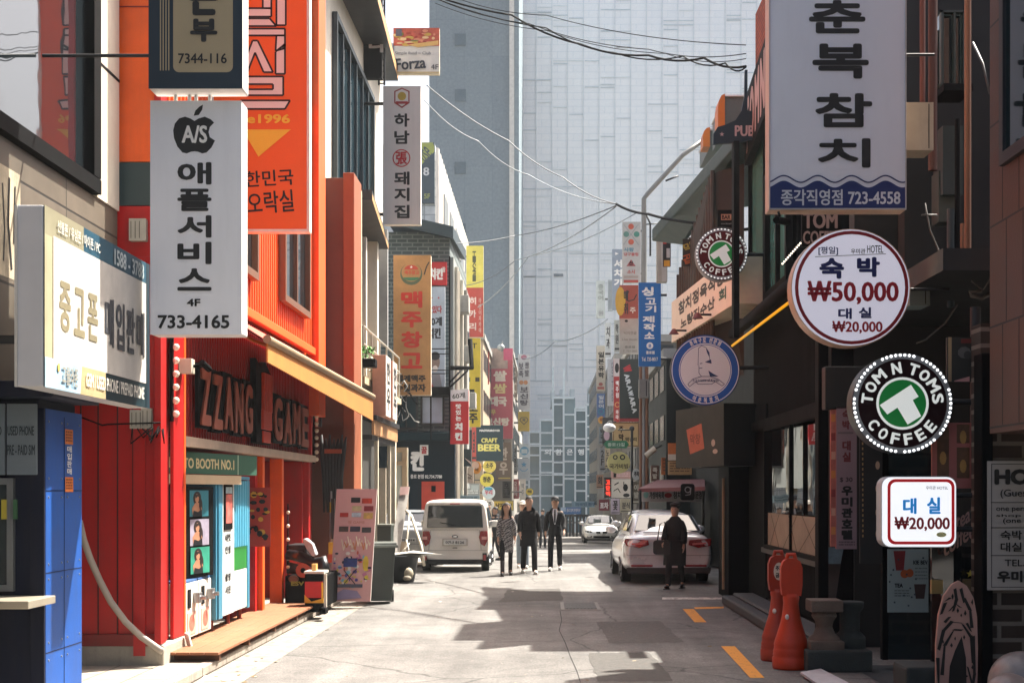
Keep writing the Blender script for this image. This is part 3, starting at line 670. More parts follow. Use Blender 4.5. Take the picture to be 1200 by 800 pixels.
s = Sign('graffiti_poster', 'red poster with a tangle of black and yellow drawing on the red partition', 'poster', (289, 571, 317, 640), 20.03, .006, mat('#b23b2e', .6, 0, .1))
R = random.Random(3); YP = mat('#d9a03c', .6)
for k in range(26): x, y = 291 + R.random() * 23, 576 + R.random() * 54; s.e(x, y, 1.5 + R.random() * 3, 1 + R.random() * 3, (INK, YP, INK)[k % 3], 7)
s.done()
dk = thing('wooden_step', 'low orange brown timber step along the arcade front', 'step', (-3.8, 17.2, .1))
WD = mat('#8f5c3c', .65, 0, .2, 3, .2)
mb = MB()
for i in range(5): mb.box(-4.2 + i * .152, 14.95, .175, -4.2 + i * .152 + .146, 21.6, .205, WD)
mb.build('deck', dk, .004)
mb = MB()
for y in (15.1, 16.6, 18.2, 19.8, 21.3): mb.box(-4.15, y, .102, -3.47, y + .08, .174, mat('#5f3a22', .7))
build_each(mb, 'joist', dk)
t = thing('drain_hose', 'pale ribbed drain hose drooping down the red end wall', 'hose', (-4.6, 14.6, .5))
pts = [W(x, y, 14.55) for x, y in ((93, 610), (98, 632), (106, 655), (117, 680), (130, 705), (147, 728), (166, 746), (186, 760), (191, 763))]
mb = MB(); mb.tube(pts, .035, mat('#a39a90', .6, 0, .1), 8); mb.build('tube', t)
mb = MB(); mb.tube([(XA + .08, 15.5, .35), (-3.9, 15.6, .18), (-3.75, 15.5, .13), (-3.62, 15.2, .125)], .03, mat('#c9bfb2', .6), 8); tag(mb.build('water_hose', None), 'short pale hose end lying on the kerb by the corner post', 'hose')
# junction boxes on the wall
for rect, lb, d in (((151, 256, 171, 282), 'louvred white vent box on the red end wall', 14.66), ((152, 480, 164, 502), 'grey meter box with dangling cables, left one of a pair', 14.64), ((165, 478, 177, 502), 'grey meter box with dangling cables, right one of a pair', 14.64)):
    s = Sign('junction_box', lb, 'box', rect, d, .1, mat('#b8b3a6', .5, 0, .1)); x0, y0, x1, y1 = rect
    for k in range(3): s.r(x0 + 2 + k * 5, y0 + 3, x0 + 3 + k * 5, y1 - 3, mat('#6d6a62', .6))
    s.done()
mb = MB(); R = random.Random(8)
for k in range(7): x = 155 + k * 6; mb.tube([W(x, 502, 14.6), W(x + R.uniform(-6, 12), 512 + R.random() * 8, 14.55), W(178 + k * 2, 498 + R.random() * 14, 14.58)], .008, BLACK, 5)
mb.tube([W(96, 489, 14.62), W(120, 498, 14.6), (-4.5, 14.6, PZ(497, 14.6)), W(188, 495, 14.62)], .009, BLACK, 5)
tag(mb.build('cable_tangle', None), 'loop of thin black cables hanging under the grey meter boxes', 'cables')
t = thing('security_camera', 'small grey camera box and lamp on the red corner post by the awning', 'camera', (-3.9, 15.6, PZ(430, 15.6)))
mb = MB(); p = W(212, 438, 15.5); mb.box(p.x, 15.4, p.z, p.x + .14, 15.55, p.z + .16, mat('#bdb6a6', .5)); mb.build('box', t, .006)
mb = MB(); mb.cyl((p.x + .14, 15.48, p.z + .08), (p.x + .25, 15.5, p.z + .11), .018, BLACK); mb.cyl((p.x + .24, 15.45, p.z + .12), (p.x + .28, 15.62, p.z + .06), .035, BLACK); mb.build('head', t)
# ================================================================== brown pier building, then the rest of the left row
BRN = mat('#6e3d2c', .6, 0, .1, 2, .1, grime=.12); CRM = mat('#d9d0c0', .65, 0, .08, 2, .1, grime=.15)
st3 = thing('restaurant_building', 'white plastered building with tall upper windows behind a brown pier', 'building', (-6, 30, 0))
mb = MB(); mb.box(-9, 25.6, 7.4, -4.25, 37, 14, CRM); mb.box(-9, 26.95, 0, -4.6, 37, 7.4, DARK); mb.build('wall', st3)
mb = MB(); mb.box(-4.9, 26, 0, -3.56, 26.93, 7.62, BRN); mb.box(-3.70, 25.93, 0, -3.50, 26.95, 7.70, mat('#93502f', .55, 0, .1)); mb.build('pier', st3, .012)  # lighter edge box paints the sunlight on the pier's street side
mb = MB(); mb.box(-3.575, 26.955, 0, -3.51, 27.1, 7.6, mat('#dccdb2', .6)); mb.build('pier_return', st3)
window(st3, Vector((-4.24, 28.2, 7.9)), UY, 6.2, 3.5, mat('#3b474c', .4, .4), glass('#2c3f47', .05, 2.0), 6, 1, .12, .1)
# big dark tiled eave with wood soffit strip high up
mb = MB(); WOODL = mat('#c99a6a', .5, 0, .15)
A, B = (W(386, -40, 27.5), W(446, 95, 36.5))
mb.add([A + UX * -.2, A + UX * .75, B + UX * .45, B + UX * -.3, A + UX * -.2 + UZ * .35, A + UX * .75 + UZ * .3, B + UX * .45 + UZ * .3, B + UX * -.3 + UZ * .35], [(0, 1, 2, 3), (7, 6, 5, 4), (0, 4, 5, 1), (1, 5, 6, 2), (2, 6, 7, 3), (3, 7, 4, 0)], IRON)
mb.build('eave', st3)
mb = MB(); mb.add([A + UX * .76, A + UX * .76 + UZ * .22, B + UX * .46 + UZ * .22, B + UX * .46], [(0, 1, 2, 3)], WOODL); mb.build('eave_trim', st3)
# vertical sign letters standing on the eave
t = thing('rooftop_lettering', 'white brush script letters mounted high on a dark board above the eave', 'sign', W(430, 60, 33))
mb = MB(); mb.box(PX(424, 33.2), 33.1, PZ(90, 33), PX(447, 33), 33.3, PZ(-50, 33), DARK); mb.build('board', t)
mb = MB()
for ch, (x0, y0, x1, y1) in (('막', (424, -24, 444, 8)), ('걸', (427, 12, 446, 38)), ('리', (432, 40, 449, 62))): mb.text(ch, W(x0, y1, 33.05), UX, UZ, (x1 - x0) * 33 / F, (y1 - y0) * 33 / F, WHITE, .05)
mb.build('lettering', t)
t = thing('chain_ladder', 'dark vertical truss of the sign with a lattice of small rungs', 'truss', W(447, 100, 33.4))
mb = MB(); x0, x1 = PX(444, 33.4), PX(450.5, 33.4)
for x in (x0, x1): mb.cyl((x, 33.4, PZ(100, 33.4)), (x, 33.4, PZ(-60, 33.4)), .025, IRON, 6)
for k in range(22): z = PZ(98 - k * 7, 33.4); mb.cyl((x0, 33.4, z), (x1, 33.4, z), .018, IRON, 5)
mb.build('lattice', t)
# street side of the dining floor: slanted canopy, balcony, shop fronts
mb = MB(); SIL = mat('#c79a66', .5, 0, .1)
def slab(mb, p, q, dz, wx, mt):    # slab hanging out from the facade between two street-side points
    mb.add([p, q, q + UX * -wx, p + UX * -wx, p + UZ * dz, q + UZ * dz, q + UX * -wx + UZ * dz, p + UX * -wx + UZ * dz], [(0, 3, 2, 1), (4, 5, 6, 7), (0, 1, 5, 4), (1, 2, 6, 5), (2, 3, 7, 6), (3, 0, 4, 7)], mt)
p, q = W(436, 234, 28.5), W(455, 292, 34.0); slab(mb, p, q, .2, .8, IRON); mb.build('canopy', st3)
mb = MB(); mb.add([p + UX * .004, q + UX * .004, q + UX * .004 + UZ * .12, p + UX * .004 + UZ * .12], [(0, 1, 2, 3)], SIL); mb.build('canopy_trim', st3)
mb = MB(); mb.box(-4.55, 28.6, 6.3, -3.72, 28.72, 7.5, DARK); mb.box(-4.55, 30.8, 4.1, -3.9, 31, 7.4, mat('#cfc8bb', .6)); mb.box(-4.55, 33, 4.2, -3.92, 33.3, 7.9, CRM); mb.box(-4.55, 35.4, 5.5, -3.95, 35.6, 8.4, GREY); build_each(mb, 'wall_fin', st3)
bl = thing('balcony', 'steel balcony with diagonal handrails above the shop front', 'balcony', (-3.9, 31, 4.2))
mb = MB(); slab(mb, Vector((-3.62, 28.4, 4.05)), Vector((-3.62, 35.5, 4.05)), .14, .95, mat('#c9b592', .5, 0, .1)); mb.build('slab', bl)
mb = MB(); SR = mat('#c9c4b8', .35, .5)
for z in (4.55, 4.85, 5.2): mb.cyl((-3.66, 28.45, z), (-3.66, 35.4, z), .022, SR, 6)
for k in range(6): y = 28.45 + k * 1.39; mb.cyl((-3.66, y, 4.2), (-3.66, y, 5.2), .022, SR, 6)
mb.cyl((-4.4, 28.45, 5.2), (-3.66, 28.45, 5.2), .022, SR, 6); mb.cyl((-4.4, 28.45, 4.85), (-3.66, 28.45, 4.85), .022, SR, 6)
mb.build('railing', bl)
pl = thing('potted_plant', 'small green plant in a dark trough on the balcony corner', 'plant', W(428, 428, 28.2))
mb = MB(); c = W(428, 421, 28.2); mb.box(c.x - .2, 28.0, c.z - .16, c.x + .22, 28.35, c.z, BLACK); mb.build('trough', pl, .01)
mb = MB(); R = random.Random(2); GRN = mat('#4d8a26', .6, 0, .3, 8)
for k in range(60):
    p0 = Vector((c.x + R.uniform(-.14, .16), 28.17 + R.uniform(-.1, .1), c.z + R.uniform(0, .22))); d_ = Vector((R.uniform(-1, 1), R.uniform(-1, 1), R.uniform(.2, 1.4))).normalized() * .09; s_ = d_.orthogonal().normalized() * .03
    mb.add([p0, p0 + d_ * .5 + s_, p0 + d_, p0 + d_ * .5 - s_], [(0, 1, 2, 3)], GRN)
mb.build('foliage', pl)
# ground floor: dark shop front with awning boxes and boards
sf = thing('corner_shop', 'narrow dark shop with cream posts between the brown pier and the glass cabin', 'shop', (-4, 31, 0))
mb = MB(); mb.box(-4.6, 27.2, 0, -4.3, 36.5, 4.0, mat('#2b2a26', .7)); mb.build('wall', sf)
mb = MB(); 
for (px, d, w_) in ((412.5, 27.4, .07), (438.5, 30.0, .08), (454, 33, .07)): x = PX(px, d); mb.box(x, d, 0, x + w_, d + .12, 3.15, mat('#d6cdb6', .6))
build_each(mb, 'post', sf)
mb = MB(); mb.box(-4.3, 29.0, 2.95, -3.55, 33.5, 3.05, IRON); mb.box(-3.56, 29.0, 3.05, -3.5, 33.5, 3.35, mat('#b98a5e', .5, 0, .3, 5)); mb.box(-3.75, 29, 3.35, -3.45, 33.5, 3.45, IRON); mb.build('canopy', sf, .01)
mb = MB(); mb.box(PX(443, 31), 31.0, 0, PX(452, 31), 31.12, 2.4, mat('#b9ad98', .6, 0, .2)); mb.box(PX(456, 35), 35, 0, PX(463, 35), 35.3, 5.0, mat('#c8bda8', .6, 0, .2)); build_each(mb, 'wall_panel', sf)
for i, (y0, c1, lb) in enumerate(((29.3, '#d8cfc4', 'pink edged white upright sign box beside the awning tip'), (30.6, '#cfc3b8', 'slim upright sign box with black brush marks, behind the pink edged one'))):
    s = Sign('shop_sign', lb, 'sign', (0, 0, 30, 100), O=Vector((-3.30, y0, 3.45)), ux=UY, w=.9, h=1.25, thick=.28, board=mat(c1, .5), side=mat('#c98f78', .5))
    s.v_('한우', 5, 8, 26, 90, INK, .05); s.done()
# glass cabin (cream framed tall windows)
gc = thing('glass_porch', 'cream framed glazed porch standing out from the left row', 'porch', (-4.3, 39, 0))
G3 = glass('#b9b9a8', .1, 1.5, 'pale_glass'); CF = mat('#a58c6c', .5, 0, .1)
x0, x1 = PX(454, 39.5), PX(477, 39.5); 
mb = MB(); mb.box(x0, 39.56, -.1, x1, 39.9, PZ(524, 39.5), G3); mb.build('glazing', gc)
window(gc, Vector((x0, 39.55, PZ(595, 39.5))), UX, x1 - x0, PZ(524, 39.5) - PZ(595, 39.5), CF, glass('#c4c4b4', .12, 1.5, 'pale_glass'), 1, 1, .14, .1)
mb = MB(); mb.box(x0, 39.4, PZ(545, 39.5), x1, 39.54, PZ(540, 39.5), CF); mb.box(x0, 39.35, -.1, x1, 39.54, PZ(596, 39.5), mat('#7a6a55', .7)); mb.build('transom', gc)
# brick chicken restaurant, facing us across the widened street
DB = brick('#3e4a4c', '#4b5658', '#6a7474', .32, .12, .02, .85, .4, 'XZ', name='dark_brick')
cr = thing('chicken_restaurant', 'dark brick building with a navy ground floor and a red door', 'building', (-5, 44, GZ(44)))
D4 = 43.0; xl, xr = PX(455, D4), PX(541, D4)
mb = MB(); mb.box(xl - 3, D4, PZ(505, D4), PX(527, D4), 52, PZ(272, D4), DB); mb.build('wall', cr)
mb = MB(); NV = mat('#0b202a', .7, 0, .1, spec=.15); mb.box(xl - 2, D4 - .4, GZ(44) - .2, PX(533, D4 - .4), D4 - .01, PZ(506, D4), NV); mb.box(xl - 2, D4 - .7, PZ(517, D4), PX(535, D4), D4 - .41, PZ(508, D4), mat('#0f2830', .7, spec=.15)); mb.build('ground_floor', cr, .02)
mb = MB(); z = PZ(278, D4)
V = [W(455, 262, D4 - .6), W(531, 279, D4 - .6), W(546, 305, D4 + 7), W(470, 285, D4 + 8)]
mb.add([p for p in V] + [p + UZ * .35 for p in V], [(3, 2, 1, 0), (4, 5, 6, 7), (0, 1, 5, 4), (1, 2, 6, 5), (2, 3, 7, 6), (3, 0, 4, 7)], mat('#2f4048', .5, .2)); mb.build('roof', cr)
mb = MB(); mb.box(PX(527, D4), D4 + .2, 2, PX(531, D4), 52, PZ(300, D4), mat('#8a8f8c', .7)); mb.build('corner_wall', cr)
mb = MB(); xw = PX(531, D4)
for y, c_ in ((43.5, '#cfc6b4'), (44.3, '#b8ae9c'), (46.2, '#cfc6b4'), (48.5, '#9c9488')): mb.cyl((xw + .07, y, 0), (xw + .07, y, PZ(310, D4)), .06, mat(c_, .6), 8)
build_each(mb, 'drain_pipe', cr)
mb = MB()
for y, z in ((45.2, 4.6), (47.4, 6.2), (49.8, 4.8), (45.4, 7.6)): mb.box(xw + .02, y, z, xw + .34, y + .75, z + .55, mat('#a9a69e', .6, 0, .15, grime=.4))
build_each(mb, 'air_conditioner', cr, .02)
mb = MB()
for y, z in ((43.9, 5.4), (46.6, 3.4), (48.9, 7.2), (50.8, 6.6)): mb.box(xw + .002, y, z, xw + .03, y + .8, z + 1.0, glass('#1c2529', .25, 1.5))
build_each(mb, 'window', cr)
dn = MB(); dn.box(PX(495.5, D4), D4 - .46, GZ(44), PX(522, D4), D4 - .405, PZ(564, D4), mat('#c23a22', .5)); o = dn.build('door', cr, .01)
dn = MB(); dn.box(PX(507, D4), D4 - .5, PZ(576, D4), PX(512, D4), D4 - .465, PZ(569, D4), BLACK); dn.build('plaque', o)
window(cr, Vector((PX(493, D4), D4 - .012, PZ(498, D4))), UX, PX(521, D4) - PX(493, D4), PZ(463, D4) - PZ(498, D4), IRON, mat('#9fb0c4', .3), 1, 1, .06, .08)
window(cr, Vector((PX(462, D4), D4 - .012, PZ(503, D4))), UX, PX(490, D4) - PX(462, D4), PZ(463, D4) - PZ(503, D4), IRON, glass('#24383f'), 2, 1, .06, .08)
s = Sign('restaurant_lettering', 'thick white letters on the navy front beside the red door', 'sign', (470, 515, 522, 563), D4 - .41, .02, NV)
s.t('치', 462, 527, 478.5, 551, WHITE, .09).t('킨', 481, 527, 497, 552, WHITE, .09); s.r(492, 521, 502, 533, WHITE).t('꿀', 493.5, 523, 500.5, 531.5, mat('#b5202a', .5), .05)
s.t('종로 본점 02.734.7788', 481, 555.5, 518, 560.5, WHITE, .05); s.done()
# black fire escape frames
fe = thing('fire_escape', 'black steel fire escape landing hung with a chef poster behind it', 'fire escape', W(515, 455, D4 - 1))
mb = MB(); dd = D4 - 1.2
for y in (408, 414, 433, 437): mb.box(PX(503, dd), dd, PZ(y + 1, dd), PX(527, dd), dd + .06, PZ(y, dd), BLACK)
mb.box(PX(503, dd), dd, PZ(463, dd), PX(527, dd), D4 - .2, PZ(453, dd), BLACK)
for x in (504, 526): mb.box(PX(x, dd), dd, PZ(515, dd), PX(x + 1.6, dd), dd + .08, PZ(300 if x > 510 else 405, dd), BLACK)
d2 = dd + .8; V = [(528, 428), (553, 434), (553, 398), (549, 396)]
mb.tube([W(528, 431, dd), W(553, 431, d2), W(551, 397, d2)], .07, BLACK, 6); mb.tube([W(528, 453, dd), W(548, 434, d2)], .03, BLACK, 5); mb.tube([W(528, 447, dd), W(541, 433, d2)], .03, BLACK, 5)
mb.build('frame', fe)
# white tiled building beyond, sunlit street side
wt = thing('white_building', 'white tiled multi storey building with sunlit ribbed street side', 'building', (-6, 60, GZ(60)))
WTL = brick('#c9cdcc', '#d2d5d3', '#a3a8a8', .6, .35, .02, .6, .1, 'XZ', 0, name='white_tile'); D5 = 56.
X5 = PX(510, D5)
mb = MB(); mb.box(-14, D5, GZ(56) - .3, X5, 80, PZ(170, D5), WTL); mb.build('wall', wt)
mb = MB()
mb.corrug(Vector((X5 + .01, D5 + .1, 9)), UY, UZ, 22, PZ(172, D5) - 9, .9, .12, mat('#dedad2', .7, 0, .1, 1, grime=.4)); mb.build('ribbed_wall', wt)
mb = MB()
for k in range(5): mb.box(X5 - .05, D5 + 3 + k * 3.8, 12.4, X5 + .16, D5 + 5.2 + k * 3.8, 14.2, mat('#6b7276', .5))
build_each(mb, 'window', wt)
s = Sign('rooftop_sign', 'lime green and grey house shaped sign board on the white tiled building', 'sign', (491, 167, 509, 238), D5 - .1, .3, mat('#59656b', .5))
s.p([(491, 167), (507, 167), (509, 172), (509, 178), (491, 196)], mat('#b9c067', .5)); s.t('use', 492, 173, 505, 189, mat('#59656b', .5), .04, .7); s.t('8', 496, 196, 503, 206, WHITE, .05); s.t('5F', 497, 227, 504, 233, mat('#b9c067', .5), .04); s.done()
# orange canvas awning and the white one beyond
t = thing('canvas_awning', 'bright orange triangular canvas awning high on the white building', 'awning', W(530, 360, 50))
mb = MB(); OC = mat('#e2560e', .6, 0, .05); p0, p1, p2, p3 = W(525, 329, 49), W(545, 354, 52), W(545, 366, 52), W(527, 366, 49)
mb.poly([p0, p1, p2, p3], OC); mb.poly([p0, p3, p3 + UX * -.3 + UY * 1.5, p0 + UX * -.3 + UY * 1.5], OC); mb.poly([p3, p2, p2 + UX * -.4 + UY * 1.5, p3 + UX * -.3 + UY * 1.5], OC); mb.poly([p0 + UY * .03, p1 + UY * .03, p2 + UY * .03, p3 + UY * .03], OC); mb.build('canvas', t)
mb = MB(); mb.tube([p3, p2], .03, IRON, 5); mb.tube([p0, p3], .02, IRON, 5); mb.build('frame', t)
t = thing('canvas_awning', 'white canvas awning just beyond the orange one', 'awning', W(540, 350, 55))
mb = MB(); WC = mat('#d8d4cc', .7); p0, p1, p2, p3 = W(535, 318, 54), W(545, 348, 56), W(546, 372, 56), W(536, 356, 54)
mb.poly([p0, p1, p2, p3], WC); mb.poly([p0, p3, p3 + UX * -.3 + UY, p0 + UX * -.3 + UY], WC); mb.build('canvas', t); mb = MB(); mb.tube([p3, p2], .03, IRON, 5); mb.build('frame', t)
# farther left blocks
def block(name, label, pxl, pxr, d, depth, ytop, mt, floors=6, wcol=None, xl=None, street=True, seed=1):
    b = thing(name, label, 'building', (PX((pxl + pxr) / 2, d), d, GZ(d)))
    x0 = PX(pxl, d) if xl is None else xl; x1 = PX(pxr, d); zt = PZ(ytop, d)
    mb = MB(); mb.box(x0, d, GZ(d) - .5, x1, d + depth, zt, mt); mb.build('wall', b)
    mb = MB(); mb.box(x0 - .1, d - .1, zt + .004, x1 + .1, d + depth, zt + .3, mat('#8f8f8b', .7)); mb.build('parapet', b)
    gl = wcol or glass('#1c2529', .25, 1.5); R = random.Random(seed); fh = (zt - GZ(d)) / floors
    for k in range(1, floors):
        z0 = GZ(d) + k * fh + .6; mb = MB(); n = max(1, int((x1 - x0) / 1.9)); 
        for i in range(n):
            if R.random() < .85: xa = x0 + (x1 - x0) * (i + .2) / n; xb = x0 + (x1 - x0) * (i + .8) / n; mb.box(xa, d - .03, z0, xb, d - .005, z0 + fh * .5, gl)
        sx = x1 if x0 < 0 and x1 < 1 else x0; sg = 1 if sx == x1 else -1
        for i in range(int(depth / 2.2)):
            ya = d + .6 + i * 2.2; mb.box(min(sx, sx + .03 * sg), ya, z0, max(sx, sx + .03 * sg), ya + 1.4, z0 + fh * .5, gl)
        build_each(mb, 'window', b)
    return b
block('brick_office', 'grey rendered block behind the pink food sign', 545, 600, 90, 26, 415, mat('#8d8a84', .8, 0, .12, 1, grime=.2), 6, xl=-14, seed=3)
block('brick_office', 'tan rendered block behind the yellow lettered sign', 520, 566, 72, 16, 398, mat('#a3937d', .8, 0, .12, 1, grime=.2), 5, xl=-14, seed=4)
block('brick_office', 'pale narrow block at the far end of the left row', 590, 609, 118, 12, 455, mat('#b3b0a8', .8, 0, .12, 1), 6, xl=-12, seed=5)
bs = block('corner_shop', 'grey panelled shop wall with round yellow signs', 533, 600, 84, 5, 470, mat('#6f6d67', .7, 0, .15, 1), 2, xl=-9, seed=6)

# ================================================================== right side
XR = 3.5
RIB = mat('#0d0f11', .7, 0, .15, 2, .05, spec=.1); PAN = mat('#090c0e', .75, 0, spec=.06)
cf = thing('coffee_shop', 'black ribbed cafe building with a large shop window', 'building', (5, 20, 0))
mb = MB(); mb.box(XR + .05, 17.9, 0, 9, 24.7, 2.9 - 2.0, RIB); mb.box(XR + .02, 22.8, 0, 9, 24.7, 3.3, PAN); mb.box(XR + .1, 17.8, 3.0, 9, 20.4, 4.85, PAN); mb.box(XR + .1, 20.4, 3.0, 9, 24.7, 8.0, PAN); mb.build('wall', cf)
mb = MB(); mb.corrug(Vector((XR + .04, 22.7, .2)), -UY, UZ, 4.8, .72, .09, .025, RIB); mb.build('ribbed_base', cf)
mb = MB(); mb.corrug(Vector((XR + .09, 24.4, 3.05)), -UY, UZ, 6.9, 1.75, .085, .03, RIB); mb.build('ribbed_panel', cf)
mb = MB(); mb.box(XR - .05, 17.8, 2.88, XR + .3, 24.7, 3.04, BLACK); mb.box(XR - .02, 17.35, 0, XR + .25, 17.85, 4.9, BLACK); mb.box(XR - .02, 22.55, .93, XR + .2, 22.85, 2.9, BLACK); mb.box(XR - .04, 17.8, .92, XR + .3, 22.9, 1.0, mat('#3a3733', .5)); build_each(mb, 'trim', cf, .008)
# shop window: clear reflective glass, plywood lower half
o = window(cf, Vector((XR + .02, 22.5, 1.0)), -UY, 4.55, 1.9, BLACK, glass('#10161a', .02, 2.6, 'mirror_glass'), 2, 1, .06, .08)
for ch in o.children:
    for vv in ch.data.vertices: vv.co.x += .17 * (22.5 - (vv.co.y + cf.location.y)) / 4.55      # the glass line turns slightly away from the street
mb = MB(); O = Vector((XR - .0, 22.4, 1.04)); PLY = mat('#8f8a78', .7, 0, .2, 2, .1); mb.obox(O, -UY, UZ, .0, 4.4, 0, .52, 0, .008, PLY)
for (u0, u1) in ((.2, 1.1), (1.1, .3), (1.4, 2.6), (2.6, 1.9), (2.7, 4.2), (4.2, 3.0)):
    a_, b_ = O - UY * u0 + UX * -.012, O - UY * u1 + UZ * .52 + UX * -.012; mb.poly([a_, a_ - UY * .03, b_ - UY * .03, b_], DARK)
mb.build('plywood_screen', o)
# upper teal windows
TG = glass('#5a9a94', .12, 1.5, 'teal_glass')
window(cf, Vector((XR + .08, 24.65, PZ(372, 24))), -UY, 1.75, 3.3, BLACK, TG, 1, 1, .09, .08)
window(cf, Vector((XR + .04, 22.5, PZ(350, 22))), -UY, 2.1, 2.0, BLACK, TG, 2, 1, .14, .1)
# brick upper storeys
mb = MB(); BRK = brick('#8a3a1e', '#a24a26', '#5c3a2a', .22, .075, .012, .85, .6, 'YZ', name='red_brick')
mb.box(XR + .15, 22.6, 8.0, 9, 24.8, 10.2, BRK); mb.build('brick_storey', cf)
mb = MB(); mb.box(XR + .02, 22.2, 7.9, XR + .14, 24.78, 8.05, mat('#c56b45', .6)); mb.build('string_course', cf)
# orange-brown timber brackets and a yellow rail over the shop front
t = thing('rail_light', 'dark rail with a glowing yellow strip under it, over the cafe window', 'light', (3.2, 20, 4.7))
mb = MB(); mb.tube([W(858, 392, 24.5), W(936, 326, 18.2)], .09, DARK, 4); mb.build('rail', t)
mb = MB(); mb.tube([W(858, 405, 24.4), W(937, 345, 18.1)], .022, mat('#f2b21a', .4, emit=.2, var=0), 6); mb.build('tube', t)
t = thing('light_string', 'short string of tiny white bulbs on the cafe front by the round price sign', 'lights', W(925, 295, 19.5))
mb = MB(); 
for k in range(12): mb.ell(W(917 + k * 2.1, 309 - k * 2.4, 19.4), (.014, .014, .014), mat('#fff2dc', .3, emit=.9, var=0), 6, 4)
mb.build('bulb', t); mb = MB(); mb.tube([W(916, 311, 19.45), W(941, 282, 19.45)], .012, BLACK, 4); mb.build('wire', t)
# letters on the brick edge
PL = mat('#b59a93', .6)
s = Sign('wall_lettering', 'tall pale letters on a black board running along the brick cafe wall', 'sign', (0, 0, 40, 12), O=Vector((3.42, 24.5, 7.5)), ux=Vector((-.05, -1, 0)).normalized(), w=3.6, h=1.12, thick=.12, board=BLACK)
for i, ch in enumerate('TOMN'): s.t(ch, 1 + i * 9.6, 1.2, 9 + i * 9.6, 11, PL, .07)
s.done()
t = thing('wall_lettering', 'pale letters in a black frame above the round price sign', 'sign', W(960, 260, 17.4))
mb = MB(); mb.box(PX(939, 17.3), 17.25, PZ(290, 17.3), PX(985, 17.3), 17.3, PZ(246, 17.3), BLACK); mb.build('board', t)
mb = MB(); mb.text('TOM', W(941, 268, 17.22), UX, UZ, .42, .2, mat('#8f7a76', .6), .05); mb.text('COFFEE', W(941, 286, 17.22), UX, UZ, .44, .16, mat('#8f7a76', .6), .05); mb.build('lettering', t)
# entrance recess: dark back wall, door with menu, posts and beams
en = thing('entrance_porch', 'dark recessed hotel and cafe entrance with black posts and glazed door', 'entrance', (5, 15.5, 0))
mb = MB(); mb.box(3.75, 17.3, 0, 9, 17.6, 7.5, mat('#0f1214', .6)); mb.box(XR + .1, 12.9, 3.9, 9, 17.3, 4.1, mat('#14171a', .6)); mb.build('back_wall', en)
mb = MB(); PB = BLACK; mb.box(PX(1145, 12.7), 12.56, 0, PX(1158, 12.7), 12.8, PZ(415, 12.7), PB); mb.box(PX(958, 15.6), 15.55, 0, PX(970, 15.6), 15.75, PZ(395, 15.6), PB); build_each(mb, 'post', en, .01)
mb = MB(); mb.box(PX(965, 15.4), 15.3, PZ(480, 15.4), PX(1128, 13.0), 15.5, PZ(430, 15.4), mat('#101418', .55)); mb.box(PX(1085, 12.8), 13.2, PZ(493, 12.8), PX(1128, 12.8), 13.3, PZ(447, 12.8), mat('#0d141c', .55)); build_each(mb, 'beam', en, .01)
mb = MB(); GB = glass('#1a2a30', .05, 1.9); x0, x1 = PX(1040, 15.2), PX(1092, 15.2); mb.box(x0, 15.2, .1, x1, 15.24, 2.3, GB); o = mb.build('door', en)
mb = MB()
for (a_, b_) in ((x0 - .06, x0), (x1, x1 + .06)): mb.box(a_, 15.17, .1, b_, 15.27, 2.36, BLACK)
mb.box(x0, 15.17, .7, x1, 15.27, .78, BLACK); mb.build('door_frame', o)
mb = MB(); mb.box(PX(1092, 13.0), 13.0, 0, PX(1138, 13.0), 13.05, PZ(640, 13), glass('#0f1519', .05, 1.8)); mb.build('glazed_panel', en)
# brown tile building at the right frame edge and the brick wall under it
BT = mat('#4f3024', .55, 0, .2, 2.5, .1, grime=.1)
bt = thing('tiled_building', 'reddish brown stone tiled building overhanging a brick wall', 'building', (6, 11, 0))
mb = MB(); XB = PX(1160, 12.4); mb.box(XB, 3, PZ(508, 12.4), 9, 12.4, 9.5, BT); mb.build('tiled_wall', bt)
mb = MB()
for k in range(8):
    z = PZ(505, 12.4) + .02 + k * .87; mb.box(XB - .002, 3, z, XB + .01, 12.402, z + .018, INK)
for k in range(8):
    for j in range(4): y = 12.05 - j * .42 - (k % 2) * .1; z = PZ(505, 12.4) + .04 + k * .87; mb.box(XB - .002, y, z, XB + .01, y + .012, z + .85, INK)
mb.build('joint', bt)
mb = MB(); mb.box(XB - .01, 3, 2.9, XB + .03, 12.12, 3.0, BLACK); o = None
window(bt, Vector((XB, 12.0, PZ(195, 12))), -UY, 4, 4.5, IRON, glass('#0f2226', .04, 2.2), 2, 1, .1, .05)
mb = MB(); BW = brick('#33261f', '#2a201b', '#6e655d', .44, .145, .02, .85, .6, 'XZ', name='brown_brick'); mb.box(PX(1146, 12.7), 12.62, 0, 9, 12.9, PZ(380, 12.7), BW); mb.build('brick_wall', bt)
# dark service gap above the entrance: pipes, units, ducts
sg = thing('service_shaft', 'dark gap between the buildings full of pipes, ducts and frames', 'shaft', (5.2, 15, 4))
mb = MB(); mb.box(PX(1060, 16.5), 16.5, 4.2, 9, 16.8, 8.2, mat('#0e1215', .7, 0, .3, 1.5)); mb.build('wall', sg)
mb = MB(); COP = mat('#7a5642', .5, .2)
for (px, y0, y1, r, mt, d) in ((1134, -20, 295, .035, COP, 14.6), (1128, 262, 330, .025, COP, 14.8), (1122, 140, 330, .03, DARK, 15), (1081, -20, 120, .03, mat('#5b3026', .6), 15.2), (1093, -20, 200, .05, mat('#4a2a22', .6), 15.4), (1114, 245, 360, .04, mat('#20343c', .5), 15), (1143, 360, 560, .05, mat('#18222c', .5), 13.2)):
    mb.cyl(W(px, y1, d), W(px, y0, d), r, mt, 8)
build_each(mb, 'pipe', sg)
